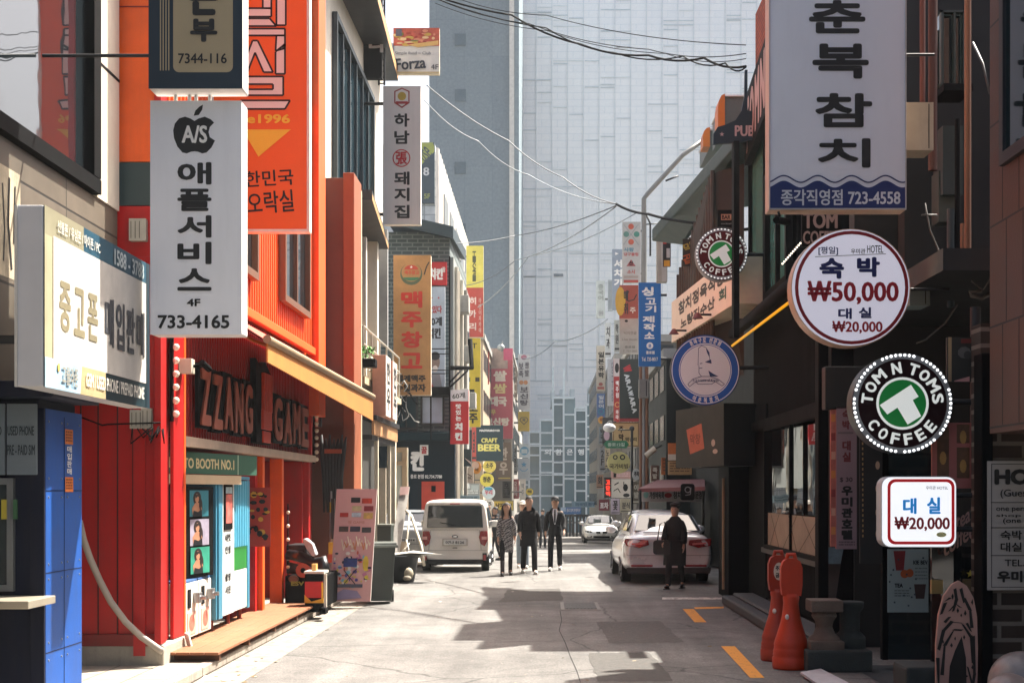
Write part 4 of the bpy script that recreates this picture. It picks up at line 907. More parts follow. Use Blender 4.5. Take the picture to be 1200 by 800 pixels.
mb = MB(); SG = mat('#3f4d4c', .5, .2); d = 15.6
for (x0, y0, x1, y1) in ((1103, 12, 1132, 14.5), (1103, 98, 1132, 101), (1103, 12, 1106, 101), (1129, 12, 1132, 101), (1118, 12, 1120, 101)): mb.box(PX(x0, d), d, PZ(y1, d), PX(x1, d), d + .08, PZ(y0, d), SG)
mb.box(PX(1100, d), d - .2, PZ(112, d), PX(1134, d), d + .3, PZ(104, d), DARK); mb.build('frame', sg)
mb = MB(); mb.box(PX(1104, d), d + .1, PZ(98, d), PX(1131, d), d + .2, PZ(14, d), glass('#1c2a2c')); mb.box(PX(1102, 16), 15.9, PZ(230, 16), PX(1126, 16), 16.3, PZ(150, 16), mat('#27373a', .5)); mb.box(PX(1100, 16), 16, PZ(260, 16), PX(1124, 16), 16.3, PZ(200, 16), mat('#3d4846', .5)); build_each(mb, 'duct', sg)
for rect, lb in (((1060, 120, 1094, 176), 'beige electrical cabinet hung right of the tall tuna restaurant sign'), ((1066, 316, 1090, 358), 'pale grey cabinet behind the round price sign')):
    s = Sign('electrical_cabinet', lb, 'cabinet', rect, 14.2, .35, mat('#a29c8c' if rect[1] < 200 else '#6f7f80', .5, 0, .1, grime=.2)); s.r(rect[2] - 6, rect[1] + 2, rect[2] - 5, rect[3] - 2, DARK); s.done()
t = thing('hanging_cables', 'pale thin cables drooping in the dark gap beside the round price sign', 'cables', W(1100, 300, 14))
mb = MB(); PC = mat('#55534e', .6)
mb.tube([W(1084, 238, 14), W(1090, 270, 14), W(1102, 298, 14), W(1112, 315, 13.8), W(1135, 326, 13.6), W(1152, 340, 13.4), W(1165, 320, 13.2)], .008, PC, 5)
mb.tube([W(1080, 252, 14), W(1098, 252, 14)], .01, PC, 5); mb.tube([W(1160, 344, 13.4), W(1150, 350, 13.3), W(1138, 346, 13.3), W(1136, 342, 13.3), W(1150, 341, 13.3)], .02, PC, 6)
mb.tube([W(1122, 357, 14), W(1108, 378, 14), W(1085, 398, 14), W(1074, 402, 14)], .008, PC, 5); mb.tube([W(1140, 50, 14.4), W(1152, 75, 14.2), W(1160, 110, 14)], .012, mat('#3f4448', .5), 5)
build_each(mb, 'cable', t)
# beyond the cafe: gabled timber clad bar with dark green eave
gb = thing('timber_bar', 'timber slatted bar building under a deep dark green eave', 'building', (5, 30, 0))
SL = mat('#4a3d30', .7, 0, .35, 4, .2)
mb = MB(); P4 = [W(795, 330, 28.5), W(832, 205, 25.2), W(872, 190, 24.9), W(872, 440, 24.9), W(795, 440, 28.5)]
mb.poly(P4, mat('#2a2620', .7)); mb.box(4.3, 26.5, 0, 9, 42.5, 6.4, mat('#11181a', .7, spec=.2)); mb.box(3.2, 24.95, 0, 3.7, 26.4, 3.2, PAN); mb.build('wall', gb)
mb = MB()
for k in range(15):
    f = k / 14; x = 795 + 40 * f; d = 28.5 - 3.3 * f; yt = 322 - 122 * f; mb.tube([W(x, 420, d - .05), W(x, yt, d - .05)], .05, SL, 4)
build_each(mb, 'slat', gb)
mb = MB(); EV = mat('#1f3a38', .5, .2, .1); E1, E2 = W(868, 164, 23.4), W(764, 283, 31.5); E3, E4 = W(800, 282, 30.5), W(880, 182, 24.8)
mb.add([E1, E2, E3 + UZ * -.1, E4 + UZ * -.1, E1 + UZ * .28, E2 + UZ * .28, E3 + UZ * .6 + UX * .5, E4 + UZ * .6 + UX * .5], [(0, 1, 2, 3), (7, 6, 5, 4), (0, 4, 5, 1), (1, 5, 6, 2), (2, 6, 7, 3), (3, 7, 4, 0)], EV); mb.build('eave', gb, .03)
mb = MB(); mb.add([E3 + UZ * .61 + UX * .5, E4 + UZ * .61 + UX * .5, E4 + UZ * 1.2 + UX * 5, E3 + UZ * 1.2 + UX * 5], [(0, 1, 2, 3)], EV); mb.build('roof', gb)
mb = MB(); 
for x in (848, 852.5): mb.cyl(W(x, 690, 25.5), W(x, 560, 25.5), .03, mat('#8a7a62', .5), 6)
mb.box(PX(858, 25), 25.0, 0, PX(861, 25), 25.1, 3, GREY); build_each(mb, 'post', gb)
# arched orange dormers and the dark bar board
for i, (x0, y0, x1, y1, lb) in enumerate(((841.5, 110, 873, 148, 'taller arched orange framed dormer above the bar board'), (824, 149, 845, 172, 'lower arched orange framed dormer behind the bar board'))):
    t = thing('dormer', lb, 'dormer', W(x0, y1, 27)); dd = 27 + i * 3; OF = mat('#c9731f', .5, 0, .1)
    mb = MB(); mb.box(PX(x0 + 8, dd), dd, PZ(y1, dd), PX(x1, dd), dd + 2, PZ(y0 + 4, dd), mat('#55605c', .5)); mb.box(PX(x0 + 7, dd), dd - .05, PZ(y0 + 4, dd) + .004, PX(x1, dd), dd + 2.05, PZ(y0 + 2, dd), WHITE); mb.build('body', t)
    mb = MB(); h = (y1 - y0) * dd / F; w_ = 8 * dd / F; mb.prism([(0, 0), (w_, 0), (w_, h), (w_ * .5, h * .95), (w_ * .15, h * .8), (0, h * .6)], W(x0, y1, dd - .06), UX, UZ, -.5, 0, OF); mb.build('arch_frame', t)
s = Sign('bar_board', 'dark navy swooping board with a star and pale letters above the bar eave', 'sign', (835, 85, 898, 170), 23.1, .1, mat('#0f2734', .5), shape='none')
mb = MB(); pts = [(836, 169), (836, 157), (841, 149), (851, 146), (862, 141), (869, 130), (872.5, 112), (873, 82), (876, 82), (876, 130), (898, 130), (898, 160), (870, 166)]
mb.prism([((x - 835) * 23.1 / F, (170 - y) * 23.1 / F) for x, y in pts], s.O, UX, UZ, -.08, 0, mat('#0f2734', .5)); mb.build('board', s.root)
s.t('PUB', 861, 147, 884, 160, mat('#c3a9a6', .5), .06); s.p([(846 + (3 if k % 2 == 0 else 1.2) * math.sin(k * PI / 5), 157.5 - (3 if k % 2 == 0 else 1.2) * math.cos(k * PI / 5)) for k in range(10)], mat('#c3a9a6', .5)); s.done()
# far right blocks
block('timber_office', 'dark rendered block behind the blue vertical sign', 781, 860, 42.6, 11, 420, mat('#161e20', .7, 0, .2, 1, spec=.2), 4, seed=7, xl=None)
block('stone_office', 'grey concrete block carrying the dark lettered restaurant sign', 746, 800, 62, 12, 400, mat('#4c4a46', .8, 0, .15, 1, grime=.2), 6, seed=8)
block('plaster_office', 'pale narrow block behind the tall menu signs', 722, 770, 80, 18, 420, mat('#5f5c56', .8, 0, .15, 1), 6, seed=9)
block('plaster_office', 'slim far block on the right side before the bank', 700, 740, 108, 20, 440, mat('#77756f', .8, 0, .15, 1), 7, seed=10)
# ================================================================== signs, left
RD = mat('#b4161f', .5, var=.04); RDK = mat('#8f1220', .5, var=.04); NVY = mat('#12295f', .5, var=.04); BLU = mat('#1763b0', .5, var=.04); YLW = mat('#f0c838', .5, var=.04); GRN2 = mat('#0f6b2e', .5, var=.06)
SGW = mat('#eff0f3', .4, 0, .03, .8, name='acrylic', grime=.07); SGG = mat('#d2cec9', .5, 0, .05, .8, grime=.1); ALU = mat('#d0d0cc', .4, .4)
# used phone lightbox, facing the street
s = Sign('light_box', 'big white lightbox with used phone lettering, half in sun, facing the street', 'sign', (0, 0, 200, 96), O=Vector((-3.6, 10.2, PZ(453, 10.2))), ux=UY, w=2.7, h=1.303, thick=.2, board=mat('#0f2b33', .45), side=mat('#c9cacc', .45, 0, .05), bevel=.012)
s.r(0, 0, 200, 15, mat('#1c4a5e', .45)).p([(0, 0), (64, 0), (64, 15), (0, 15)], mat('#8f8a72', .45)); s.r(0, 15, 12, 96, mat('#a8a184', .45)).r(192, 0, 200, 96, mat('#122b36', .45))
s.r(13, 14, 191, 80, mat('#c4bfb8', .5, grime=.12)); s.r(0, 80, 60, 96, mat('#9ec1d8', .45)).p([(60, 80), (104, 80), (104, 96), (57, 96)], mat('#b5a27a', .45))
for i, ch in enumerate('중고폰'): s.t(ch, 22 + i * 24, 36, 41 + i * 24, 64, mat('#857c62', .5), .045)  # letter colours carry the light: sun-washed tan first, shaded grey after
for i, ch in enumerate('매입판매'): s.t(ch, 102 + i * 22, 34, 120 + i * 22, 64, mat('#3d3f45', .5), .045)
s.t('선불폰 / 유심폰 / 아이폰 / PC', 18, 4, 92, 11, mat('#d9d5c8', .5), .03).t('1588 - 3788', 120, 2.5, 184, 12.5, mat('#b9c4c6', .5), .04)
s.e(20, 84, 2, 2.5, mat('#c9a45a', .5)).t('고릴라폰', 25, 82, 52, 93, mat('#8f8e86', .5), .05); s.t('GSM / USED PHONE / PREPAID PHONE', 66, 83, 184, 91, mat('#e6e1d6', .5), .04)
s.done()
mb = MB(); mb.box(-3.83, 10.25, PZ(453, 10.2) + .1, -3.8, 12.8, PZ(453, 10.2) + 1.2, ALU); mb.box(-4.42, 10.6, 3.0, -3.83, 10.66, 3.06, IRON); mb.box(-4.42, 12.4, 3.0, -3.83, 12.46, 3.06, IRON); mb.box(-3.81, 10.19, PZ(453, 10.2), -3.79, 10.22, PZ(453, 10.2) + 1.3, ALU); mb.build('bracket', s.root)
# phone repair sign (two sided)
def apple(s, cx, cy, k, mt, hole):
    # generic round fruit outline with a leaf and a bite
    L = []
    for (x, y) in ((0, -15), (5, -18), (12, -20), (19, -17), (23, -13), (18, -8), (16.5, -2), (18, 4), (24, 8), (20, 16), (14, 22), (9, 23), (4, 21), (0, 20.5), (-4, 21), (-9, 23), (-14, 22), (-20, 15), (-24, 5), (-25, -4), (-23, -12), (-18, -18), (-11, -20), (-5, -18)): L.append((cx + x * k, cy + y * k))
    s.p(L, mt); s.p([(cx - 1 * k, cy - 21 * k), (cx + 1 * k, cy - 27 * k), (cx + 6 * k, cy - 32 * k), (cx + 10 * k, cy - 34 * k), (cx + 9 * k, cy - 28 * k), (cx + 5 * k, cy - 22 * k)], mt)
    s.t('A/S', cx - 15 * k, cy - 10 * k, cx + 15 * k, cy + 11 * k, hole, .06)
s = Sign('hanging_sign', 'tall white phone repair sign with a black fruit emblem, second from the top left', 'sign', (176, 118, 283, 392), 12.5, .26, SGW, mat('#e0dedb', .4), bevel=.012)
apple(s, 228, 157, 1.0, INK, WHITE)
s.v_('애플서비스', 208, 190, 248, 341, INK, .05, .16); s.t('4F', 219, 350, 235, 359, INK, .05).t('733-4165', 185, 369, 269, 385, INK, .05); mb = MB(); [mb.cyl(W(x, 119, 12.6), W(x, 103, 12.5), .016, WHITE, 6) for x in (206, 222, 230, 246)]; build_each(mb, 'hanger', s.root); s.done()
s = Sign('hanging_sign', 'navy sign with a beige rounded panel and phone digits above the white repair sign', 'sign', (174, -150, 284, 104), 12.35, .26, mat('#0f2634', .45), mat('#e3dfd8', .45), bevel=.012)
BG = mat('#b3a17e', .5, 0, .04)
s.k += 1; s.mb.poly([s.P(x, y) for x, y in rrect(203, -140, 273, 85, 7)], BG)
for x in (187.5, 190.7, 194, 197.3): s.r(x, -130, x + 1.4, 83, BG)
s.t('본', 222, -30, 256, 19, INK, .06).t('부', 223, 22, 255, 50, INK, .06).t('7344-116', 209, 63, 266, 75, INK, .03); s.bracket(-4.42, (60,), .016); s.done()
# orange arcade banner
s = Sign('banner_sign', 'orange vertical arcade banner with outlined white letters and a yellow triangle', 'sign', (247, -150, 363, 272), 17.0, .14, mat('#ee6410', .45, 0, .06, 1), mat('#e8e0d6', .5), rim=mat('#e4dcd2', .5), rimw=.035)
LW = mat('#e6dcd6', .5, var=0); OLN = mat('#1c0c0c', .6, var=0)
def out(polys):
    for P in polys:
        cx = sum(x for x, y in P) / len(P); cy = sum(y for x, y in P) / len(P)
    s.k += 1
    for P in polys: s.k -= 0; s.line(P + [P[0]], 2.2, OLN); s.k -= 1
    s.k -= 1
    for P in polys: s.p(P, LW); s.k -= 1
    s.k += 2
# upper glyph (cut by the frame top)
out([[(280, -40), (318, -40), (318, -30), (280, -30)], [(308, -30), (318, -30), (318, 10), (308, 10)], [(280, 10), (318, 10), (318, 20), (280, 20)], [(280, 20), (288, 20), (288, 28), (280, 28)], [(280, 22), (316, 22), (324, 31), (318, 31), (280, 31)], [(324, -60), (335, -60), (335, 30), (324, 30)], [(335, -25), (344, -25), (344, -14), (335, -14)]])
out([[(286, 34), (334, 34), (334, 42), (286, 42)], [(324, 42), (334, 42), (334, 57), (323, 60)], [(296, 48), (302, 48), (320, 85), (309, 85), (299, 62), (290, 85), (282, 85)], [(323, 61), (334, 52), (334, 87), (323, 87)], [(286, 90), (332, 90), (332, 112), (324, 112), (286, 112), (286, 105), (320, 105), (320, 99), (286, 99)], [(282, 118), (340, 118), (334, 128), (282, 128)]])
s.t('since1996', 258, 134, 340, 145, YLW, .06); s.p([(284, 152), (341, 152), (303, 184)], YLW)
s.t('대한민국', 268, 200, 344, 219, INK, .015, .06).t('오락실', 290, 224, 344, 250, INK, .015, .08); s.bracket(-4.05, (60, 240), .035); s.done()
# pork restaurant sign
s = Sign('hanging_sign', 'tall pale grey pork restaurant sign with a red seal character', 'sign', (449, 101, 493, 263), 33, .25, SGG, mat('#e8e4dc', .5), bevel=.02)
for ch, y in (('하', 133), ('남', 153), ('돼', 201), ('지', 220), ('집', 240)): s.t(ch, 462, y, 480, y + 16, INK, .045)
s.p([(462, 107), (471, 103), (480, 107), (480, 121), (471, 127), (462, 121)], mat('#8f2f2c', .5)); s.p([(463.5, 108), (471, 104.5), (478.5, 108), (478.5, 120), (471, 125), (463.5, 120)], SGG); s.e(471, 113, 5, 5, mat('#b59a3a', .5)).r(464, 119, 478, 122, mat('#a02a2a', .5))
s.ring(470.5, 185.5, 9.2, 10.4, RD).t('張', 464, 178, 477, 193, RD, .03); s.bracket(-4.25, (120, 250), .04); s.done()
# pasta sign
s = Sign('hanging_sign', 'square restaurant sign with a meat photograph and brush script name', 'sign', (461, 33, 515, 87), 36, .15, mat('#d3d2cf', .5), mat('#cfc4a8', .5))
MEAT = mat('#c05a44', .5, 0, .4, 4); s.r(461, 33, 515, 54, MEAT)
R = random.Random(6)
for k in range(34): x, y = 464 + R.random() * 48, 36 + R.random() * 17; s.e(x, y, 1.5 + R.random() * 4, .8 + R.random() * 1.6, mat(R.choice(('#d98a6a', '#a83a2c', '#e4c08f', '#c9a24a', '#6f7a3a')), .5), 9)
s.r(464, 34.5, 471, 43, mat('#5d5a66', .5)); s.p([(478, 53), (500, 50), (514, 48), (514, 53), (490, 56)], mat('#d9b06a', .5)); s.r(461, 84.5, 515, 87, mat('#bfae88', .5))
s.t('Simple food ~ Club', 463, 61, 505, 65.5, mat('#6a6a72', .5), .02); s.t('Forza', 463.5, 68, 499, 82, mat('#2c3440', .5), .06, .08).t('4F', 505, 76, 514, 82, mat('#55585c', .5), .02)
s.bracket(-4.3, (56,), .14, mat('#8f989f', .5)); s.done()
# beer warehouse sign
KR = mat('#b28554', .7, 0, .18, 2, .1)
s = Sign('hanging_sign', 'brown kraft coloured beer hall sign with a bottle cap and big red letters', 'sign', (461, 299, 505, 463), 38, .22, KR, mat('#e0d4c0', .5), bevel=.015)
s.e(482, 321, 13, 13, mat('#55624a', .6), 24).e(482, 319, 11.5, 11, KR, 24); s.e(482, 316, 8, 5.5, mat('#b8402a', .5), 20, 0, 180); s.t('맥주창고', 474, 317, 491, 322, mat('#c0482c', .5), .05); s.e(482, 325, 9, 4, mat('#3f7a55', .5), 20, 180, 360); s.p([(482 + (1.8 if k % 2 == 0 else .8) * math.sin(k * PI / 5), 313 - (1.8 if k % 2 == 0 else .8) * math.cos(k * PI / 5)) for k in range(10)], WHITE)
s.line([(497, 322), (500, 312), (503, 307)], 1.4, mat('#3c3a30', .6))
for ch, y0, y1 in (('맥', 341, 361), ('주', 365, 384), ('창', 388, 408), ('고', 413, 432)): s.t(ch, 470, y0, 495, y1, mat('#c2301f', .5), .06)
s.t('세계맥주', 464, 439, 499, 447.5, mat('#2c2219', .5), .06).t('수입과자', 464, 449.5, 499, 459, mat('#2c2219', .5), .06); s.bracket(-4.0, (310, 440, 455), .035); s.done()
# chicken signs on the dark brick wall
s = Sign('wall_sign', 'red sign with thick white letters high on the dark brick wall', 'sign', (500, 307, 523.5, 334), 42.6, .12, RD)
s.t('치킨', 503, 314, 519, 328, WHITE, .08); s.t('꿀', 518, 313, 522, 319, WHITE, .03); s.done()
s = Sign('wall_sign', 'tall pale blue sign with a chef photograph on the dark brick wall', 'sign', (500, 336, 521.5, 453), 42.4, .12, mat('#aebccb', .5), mat('#c9d2d8', .5))
s.t('맛있다', 501, 358, 518, 367, mat('#a8323a', .5), .05).t('60계', 500.5, 371, 518, 382, mat('#1f2836', .5), .07).t('치킨', 501, 384, 516.5, 397, mat('#1f2836', .5), .07)
s.e(506, 349, 1, 1, RD, 8).e(514, 349, 1, 1, RD, 8)
SK = mat('#8f7a72', .6); s.e(510, 424, 5.5, 9, SK, 18).e(510, 417, 5.6, 5, mat('#2f3036', .6), 16).e(510, 432, 3.2, 4, mat('#e4dcd6', .5), 12).p([(503, 453), (505, 437), (515, 437), (518, 453)], mat('#8f8f96', .5)).p([(502, 453), (504, 445), (508, 453)], RD); s.done()
s = Sign('hanging_sign', 'narrow red and white chicken sign under the black fire escape', 'sign', (527.5, 456.5, 549, 520), 41.9, .16, RD)
s.r(527.5, 456.5, 549, 470, mat('#d9d3d6', .5)).t('60계', 530, 460, 545, 467, INK, .03, .1)
s.v_('맛있는', 534, 473, 540.5, 493, WHITE, .06); s.v_('치킨', 533, 495, 542, 516, WHITE, .08); s.done()
s = Sign('hanging_sign', 'yellow over brick red vertical sign with sideways latin name', 'sign', (546.5, 288, 566.5, 395), 62, .2, mat('#d8cf62', .5), mat('#c9c2a0', .5))
s.r(546.5, 337, 566.5, 395, mat('#b0443a', .5))
for i, ch in enumerate('HIKARI'): s.t(ch, 552, 296 + i * 5.6, 559.5, 300.2 + i * 5.6, mat('#4a5038', .5), .05, -PI / 2)
for i, ch in enumerate('히카리'): s.t(ch, 550, 348 + i * 15, 558, 357 + i * 15, mat('#dcc8c0', .5), .04)
s.v_('라멘이자카야', 561, 349, 564, 390, mat('#d0aaa0', .5), .03); s.bracket(-4.0, (300, 380), .05); s.done()
s = Sign('hanging_sign', 'long yellow sign with dark brush lettering below the brick red one', 'sign', (546, 396, 563, 500), 58, .2, mat('#d6b93a', .5), mat('#b8a870', .5))
s.t('T', 553, 402, 559, 408, INK, .02); s.v_('소주', 548, 470, 560, 496, mat('#3a3420', .5), .05); s.r(545.5, 442, 551, 447, mat('#4a4022', .5)).r(557, 442, 562, 447, mat('#4a4022', .5)).r(550, 456, 556, 472, DARK); s.done()
# pink soup sign
PKS = mat('#b2505c', .5, 0, .05)
s = Sign('hanging_sign', 'large faded pink sausage soup sign with cream letters', 'sign', (563.5, 408, 601, 514), 82, .4, PKS, mat('#c9b8ae', .5), bevel=.03)
s.r(573, 408, 595, 432, mat('#a58f84', .5, 0, .35, 2)); s.r(590, 408, 601, 422, mat('#c05070', .5)); CRW = mat('#ddd2c2', .5)
s.t('쌀', 578, 434, 594, 447, CRW, .07).t('쌈', 578, 449, 594, 461, mat('#d8c68a', .5), .06).t('순대국', 564, 464, 594, 476, CRW, .07).t('새우', 570, 479, 581, 486, mat('#c9b060', .5), .06).t('보신탕', 568, 489, 597, 499, CRW, .07); s.r(563.8, 480, 575, 492, mat('#b8a9b0', .5)); s.done()
s = Sign('hanging_sign', 'small red and white slanted sign at the corner of the pink soup sign', 'sign', (563, 411, 573, 450), 78, .2, mat('#b0362e', .5))
s.v_('칼국수', 565, 420, 571, 446, WHITE, .06); s.e(568, 415, 4, 3, CRW, 12); s.done()
s = Sign('hanging_sign', 'white pigs trotter restaurant sign with grey letters at the far end', 'sign', (607, 415, 621, 480), 95, .3, mat('#d2cfc9', .5), mat('#b8b4ac', .5))
DG_ = mat('#5c5458', .5); s.e(614, 418.5, 3.5, 3, mat('#b06a7a', .5), 10); s.v_('보족', 608, 425, 613.4, 442, DG_, .05); s.v_('쌈발', 615, 424, 620, 441, DG_, .05); s.e(611, 448, 2.6, 2.6, mat('#cf8648', .5), 10).e(616, 448, 2.6, 2.6, mat('#cf8648', .5), 10); s.v_('보신탕', 609.5, 453, 619, 475, DG_, .06); s.bracket(-3.2, (420, 470), .06); s.done()
s = Sign('hanging_sign', 'small yellow sign with a dark diamond below the white trotter sign', 'sign', (607, 482, 620.5, 505), 95, .3, mat('#cfae3c', .5))
s.line([(609, 492), (614, 497), (619, 492), (617, 489), (611, 489), (609, 492)], .9, mat('#4a4434', .5)); s.t('짜', 612, 490, 616, 494, mat('#4a4434', .5), .05); s.bracket(-3.2, (495,), .06); s.done()
s = Sign('hanging_sign', 'pale sign with a round blue emblem at the far end', 'sign', (608.5, 520, 621, 536), 96, .3, mat('#bfcad0', .5)); s.e(614.5, 528, 5, 5, mat('#4d93b8', .5)).r(611, 526, 618, 531, mat('#c9d6da', .5)); s.bracket(-3.2, (528,), .06); s.done()
s = Sign('hanging_sign', 'pale grey sign with a blue star mark and smile curve', 'sign', (607, 537, 621, 563), 94, .3, mat('#b6c0c6', .5)); s.p([(614 + (3.6 if k % 2 == 0 else 1.6) * math.sin(k * PI / 5), 544 - (3.6 if k % 2 == 0 else 1.6) * math.cos(k * PI / 5)) for k in range(10)], mat('#3d8fb8', .5)); s.line([(609, 549), (611.5, 551.5), (616, 551.5), (618.5, 549)], .8, mat('#3d8fb8', .5)); s.bracket(-3.2, (545,), .06); s.done()
s = Sign('hanging_sign', 'brick red narrow sign box beside a white fin at the far left row', 'sign', (599.5, 561, 608, 584), 88, .3, mat('#8f3a3c', .5)); s.v_('오징어', 601.5, 564, 606, 581, mat('#c9b0a8', .5), .05); s.done()
s = Sign('hanging_sign', 'slim white leaning board next to the brick red box', 'sign', (609, 561, 616, 588), 86, .2, mat('#dcd6cc', .5)); s.v_('맥주', 611, 566, 614, 580, GREY, .03); s.done()
# craft beer
s = Sign('hanging_sign', 'dark teal square sign with pale yellow beer lettering', 'sign', (558, 498, 589.5, 540), 64, .2, mat('#14323a', .5), mat('#0f262c', .5))
s.t('MASTERBREWER', 562, 503, 586, 505.5, WHITE, .06); YB = mat('#d9cf72', .5); s.t('CRAFT', 564, 513, 583, 518.5, YB, .06).t('BEER', 560, 520, 587, 528.5, YB, .07); s.done()
s = Sign('hanging_sign', 'brown grey sign with pale brush letters beneath the pink one', 'sign', (581, 518, 599, 563), 80, .25, mat('#6a5d50', .5, 0, .15, 1)); s.v_('한우', 585, 524, 595, 556, mat('#b5aca0', .5), .05); s.r(584, 559.5, 598, 560.5, mat('#c9b84a', .5)); s.done()
for i, (cx, cy, rr, c, tx, lb) in enumerate(((573.5, 546, 7.5, '#d8c45a', '소주', 'round pale yellow sign just under the beer sign'), (570.5, 562, 8, '#dccb4a', '청춘', 'round yellow sign with two dark letters on the panelled shop wall'), (572.5, 577, 7.5, '#c9d4d6', '우리', 'round white and blue sign below the two yellow rounds'), (572, 591, 7, '#d4cfc6', '맥주', 'round off white sign lowest on the panelled shop wall'), (620.5, 576, 4.2, '#d6c23e', '해', 'tiny round yellow sign above the heads at the far end'))):
    s = Sign('round_sign', lb, 'sign', (cx - rr, cy - rr, cx + rr, cy + rr), 70 if i < 4 else 84, .2, mat(c, .5), shape='round')
    s.t(tx, cx - rr * .6, cy - rr * .5, cx + rr * .6, cy + rr * .35, INK if c != '#c9d4d6' else mat('#c04a5a', .5), .05)
    if i == 2: s.e(cx, cy - 4.5, 5, 2, mat('#3f9ab5', .5), 14)
    mb = MB(); z = PZ(cy, 70); mb.cyl((s.O.x, 70.1, z), (s.O.x - .5, 70.1, z), .03, IRON, 6); mb.build('bracket', s.root); s.done()
s = Sign('hanging_sign', 'beige square sign with a brush drawn mountain near the van', 'sign', (537, 547, 555, 566), 50, .15, mat('#c0aa98', .5)); s.line([(540, 556), (544, 553), (548, 555), (553, 558)], .8, DARK); s.t('HAEMIL', 539, 558.5, 553, 561, DARK, .03); s.done()
s = Sign('hanging_sign', 'black box sign on a post with a pale pointed corner behind the van', 'sign', (527, 526, 552, 546), 48, .4, mat('#142a2e', .5)); s.p([(544, 536), (552, 541), (552, 544)], mat('#c9b0a4', .5)); s.done()
s = Sign('round_sign', 'orange cocktail shaped round sign behind the van', 'sign', (553, 540, 564, 555), 52, .15, mat('#d98a2e', .5), shape='round'); s.e(557, 545, 4.5, 4.5, mat('#e0b8a0', .5), 14); s.t('바', 557, 548, 561, 552, DARK, .03); s.done()
s = Sign('round_sign', 'round cream and brown sign on a post directly behind the van', 'sign', (526.5, 561, 539, 580), 47, .2, mat('#c9b894', .5), shape='round'); s.r(528, 568, 537.5, 572.5, mat('#8a6a2e', .5)).t('족발', 529, 574, 537, 577, GREY, .03)
mb = MB(); mb.box(PX(528, 47.1), 47.05, GZ(47), PX(537, 47.1), 47.15, PZ(580, 47.1), mat('#4a4a46', .6)); build_each(mb, 'post', s.root); s.done()
s = Sign('menu_board', 'pale blue glass board with writing standing behind the van', 'sign', (537.5, 580, 562, 589), 46, .1, mat('#9db4ba', .4)); s.scrib(539, 582, 560, 588, mat('#5a7680', .5), 2, .5, 4)
mb = MB(); [mb.cyl(W(x, 600, 46.05), W(x, 588, 46.05), .03, IRON, 6) for x in (539, 560)]; build_each(mb, 'post', s.root); s.done()
s = Sign('wall_sign', 'grey and yellow shop fascia above the far pedestrians', 'sign', (578, 586, 602, 598), 78, .15, mat('#6f6f5c', .5)); s.r(579, 587, 601, 597, mat('#c9b44a', .5)).t('낙지마당', 581, 589, 600, 595, DARK, .05); s.done()
s = Sign('wall_sign', 'rows of small white panels on the shop wall left of the round signs', 'sign', (540, 566, 562, 580), 66, .1, mat('#8a8d8a', .5)); s.r(541, 567, 551, 572, mat('#c9ccc8', .5)).r(552, 568, 561, 574, mat('#a9b0ae', .5)).scrib(541, 574, 561, 579, mat('#c9ccc8', .5), 2, .6, 9); s.done()

# ================================================================== signs, right
s = Sign('hanging_sign', 'huge pale lightbox with black brush letters over a navy wave and phone number', 'sign', (901, -120, 1062, 246), 13.8, .24, mat('#e6ebf4', .4, 0, .05, .6, grime=.06), mat('#cfb9a8', .5), rim=mat('#b5b0b0', .4, .3), rimw=.012)
s.t('이', 946, -100, 1018, -52, INK, .05); s.t('춘', 948, 0, 1014, 40, INK, .05).t('복', 952, 51, 1018, 93, INK, .05).t('참', 955, 109, 1022, 150, INK, .05).t('치', 958, 162, 1020, 197, INK, .05)
def wave(y, a): return [(901 + i * 161 / 60, y + a * math.cos(i * 2 * PI / 60 * 4.05 + .4)) for i in range(61)]
NV2 = mat('#1a2c66', .45, var=.03)
for (a, b) in zip(wave(216, 4), wave(216, 4)[1:]): s.p([a, b, (b[0], 244), (a[0], 244)], NV2); s.k -= 1
s.k += 1; s.line(wave(210, 4), 1.6, NV2); s.t('종각직영점 723-4558', 915, 222, 1055, 241, mat('#cdd3dc', .5), .035)
s.bracket(XR + .3, (60,), .015); s.done()
t = thing('security_camera', 'small bullet camera hanging under the corner of the huge pale lightbox', 'camera', W(913, 256, 13.75))
mb = MB(); mb.cyl(W(912, 248, 13.75), W(914, 254, 13.75), .012, BLACK); mb.cyl(W(910, 258, 13.6), W(922, 260, 13.9), .035, BLACK, 10); mb.build('body', t)
# round lodging sign
WR = mat('#dedcea', .45, 0, .03, 1, emit=.14)
s = Sign('round_sign', 'large round white lodging price sign with a dark red ring', 'sign', (927, 268, 1067, 406), 13.3, .22, WR, mat('#c9a58c', .4, .2), shape='round')
s.ring(998, 337, 62.5, 66.5, RDK); NB = mat('#16205e', .5, var=0); RT = mat('#a8182a', .5, var=0)
s.t('[평일]', 959, 289, 982, 299, NB, .03).t('우미관', 997, 291.5, 1014, 297.5, INK, .02).t('HOTEL', 1016, 287.5, 1035, 296.5, INK, .02); s.line([(955, 301), (1038, 297.5)], .7, INK)
s.t('숙', 960, 302, 989, 327, NB, .06).t('박', 1004, 301, 1031, 325, NB, .06); s.t('₩50,000', 946, 329, 1053, 357, RT, .05); s.t('대', 982, 361, 998, 374, NB, .05).t('실', 1006, 360, 1021, 373, NB, .05); s.t('₩20,000', 975, 376, 1034, 391, RT, .05)
s.bracket(XR + .3, (337,), .015); s.done()
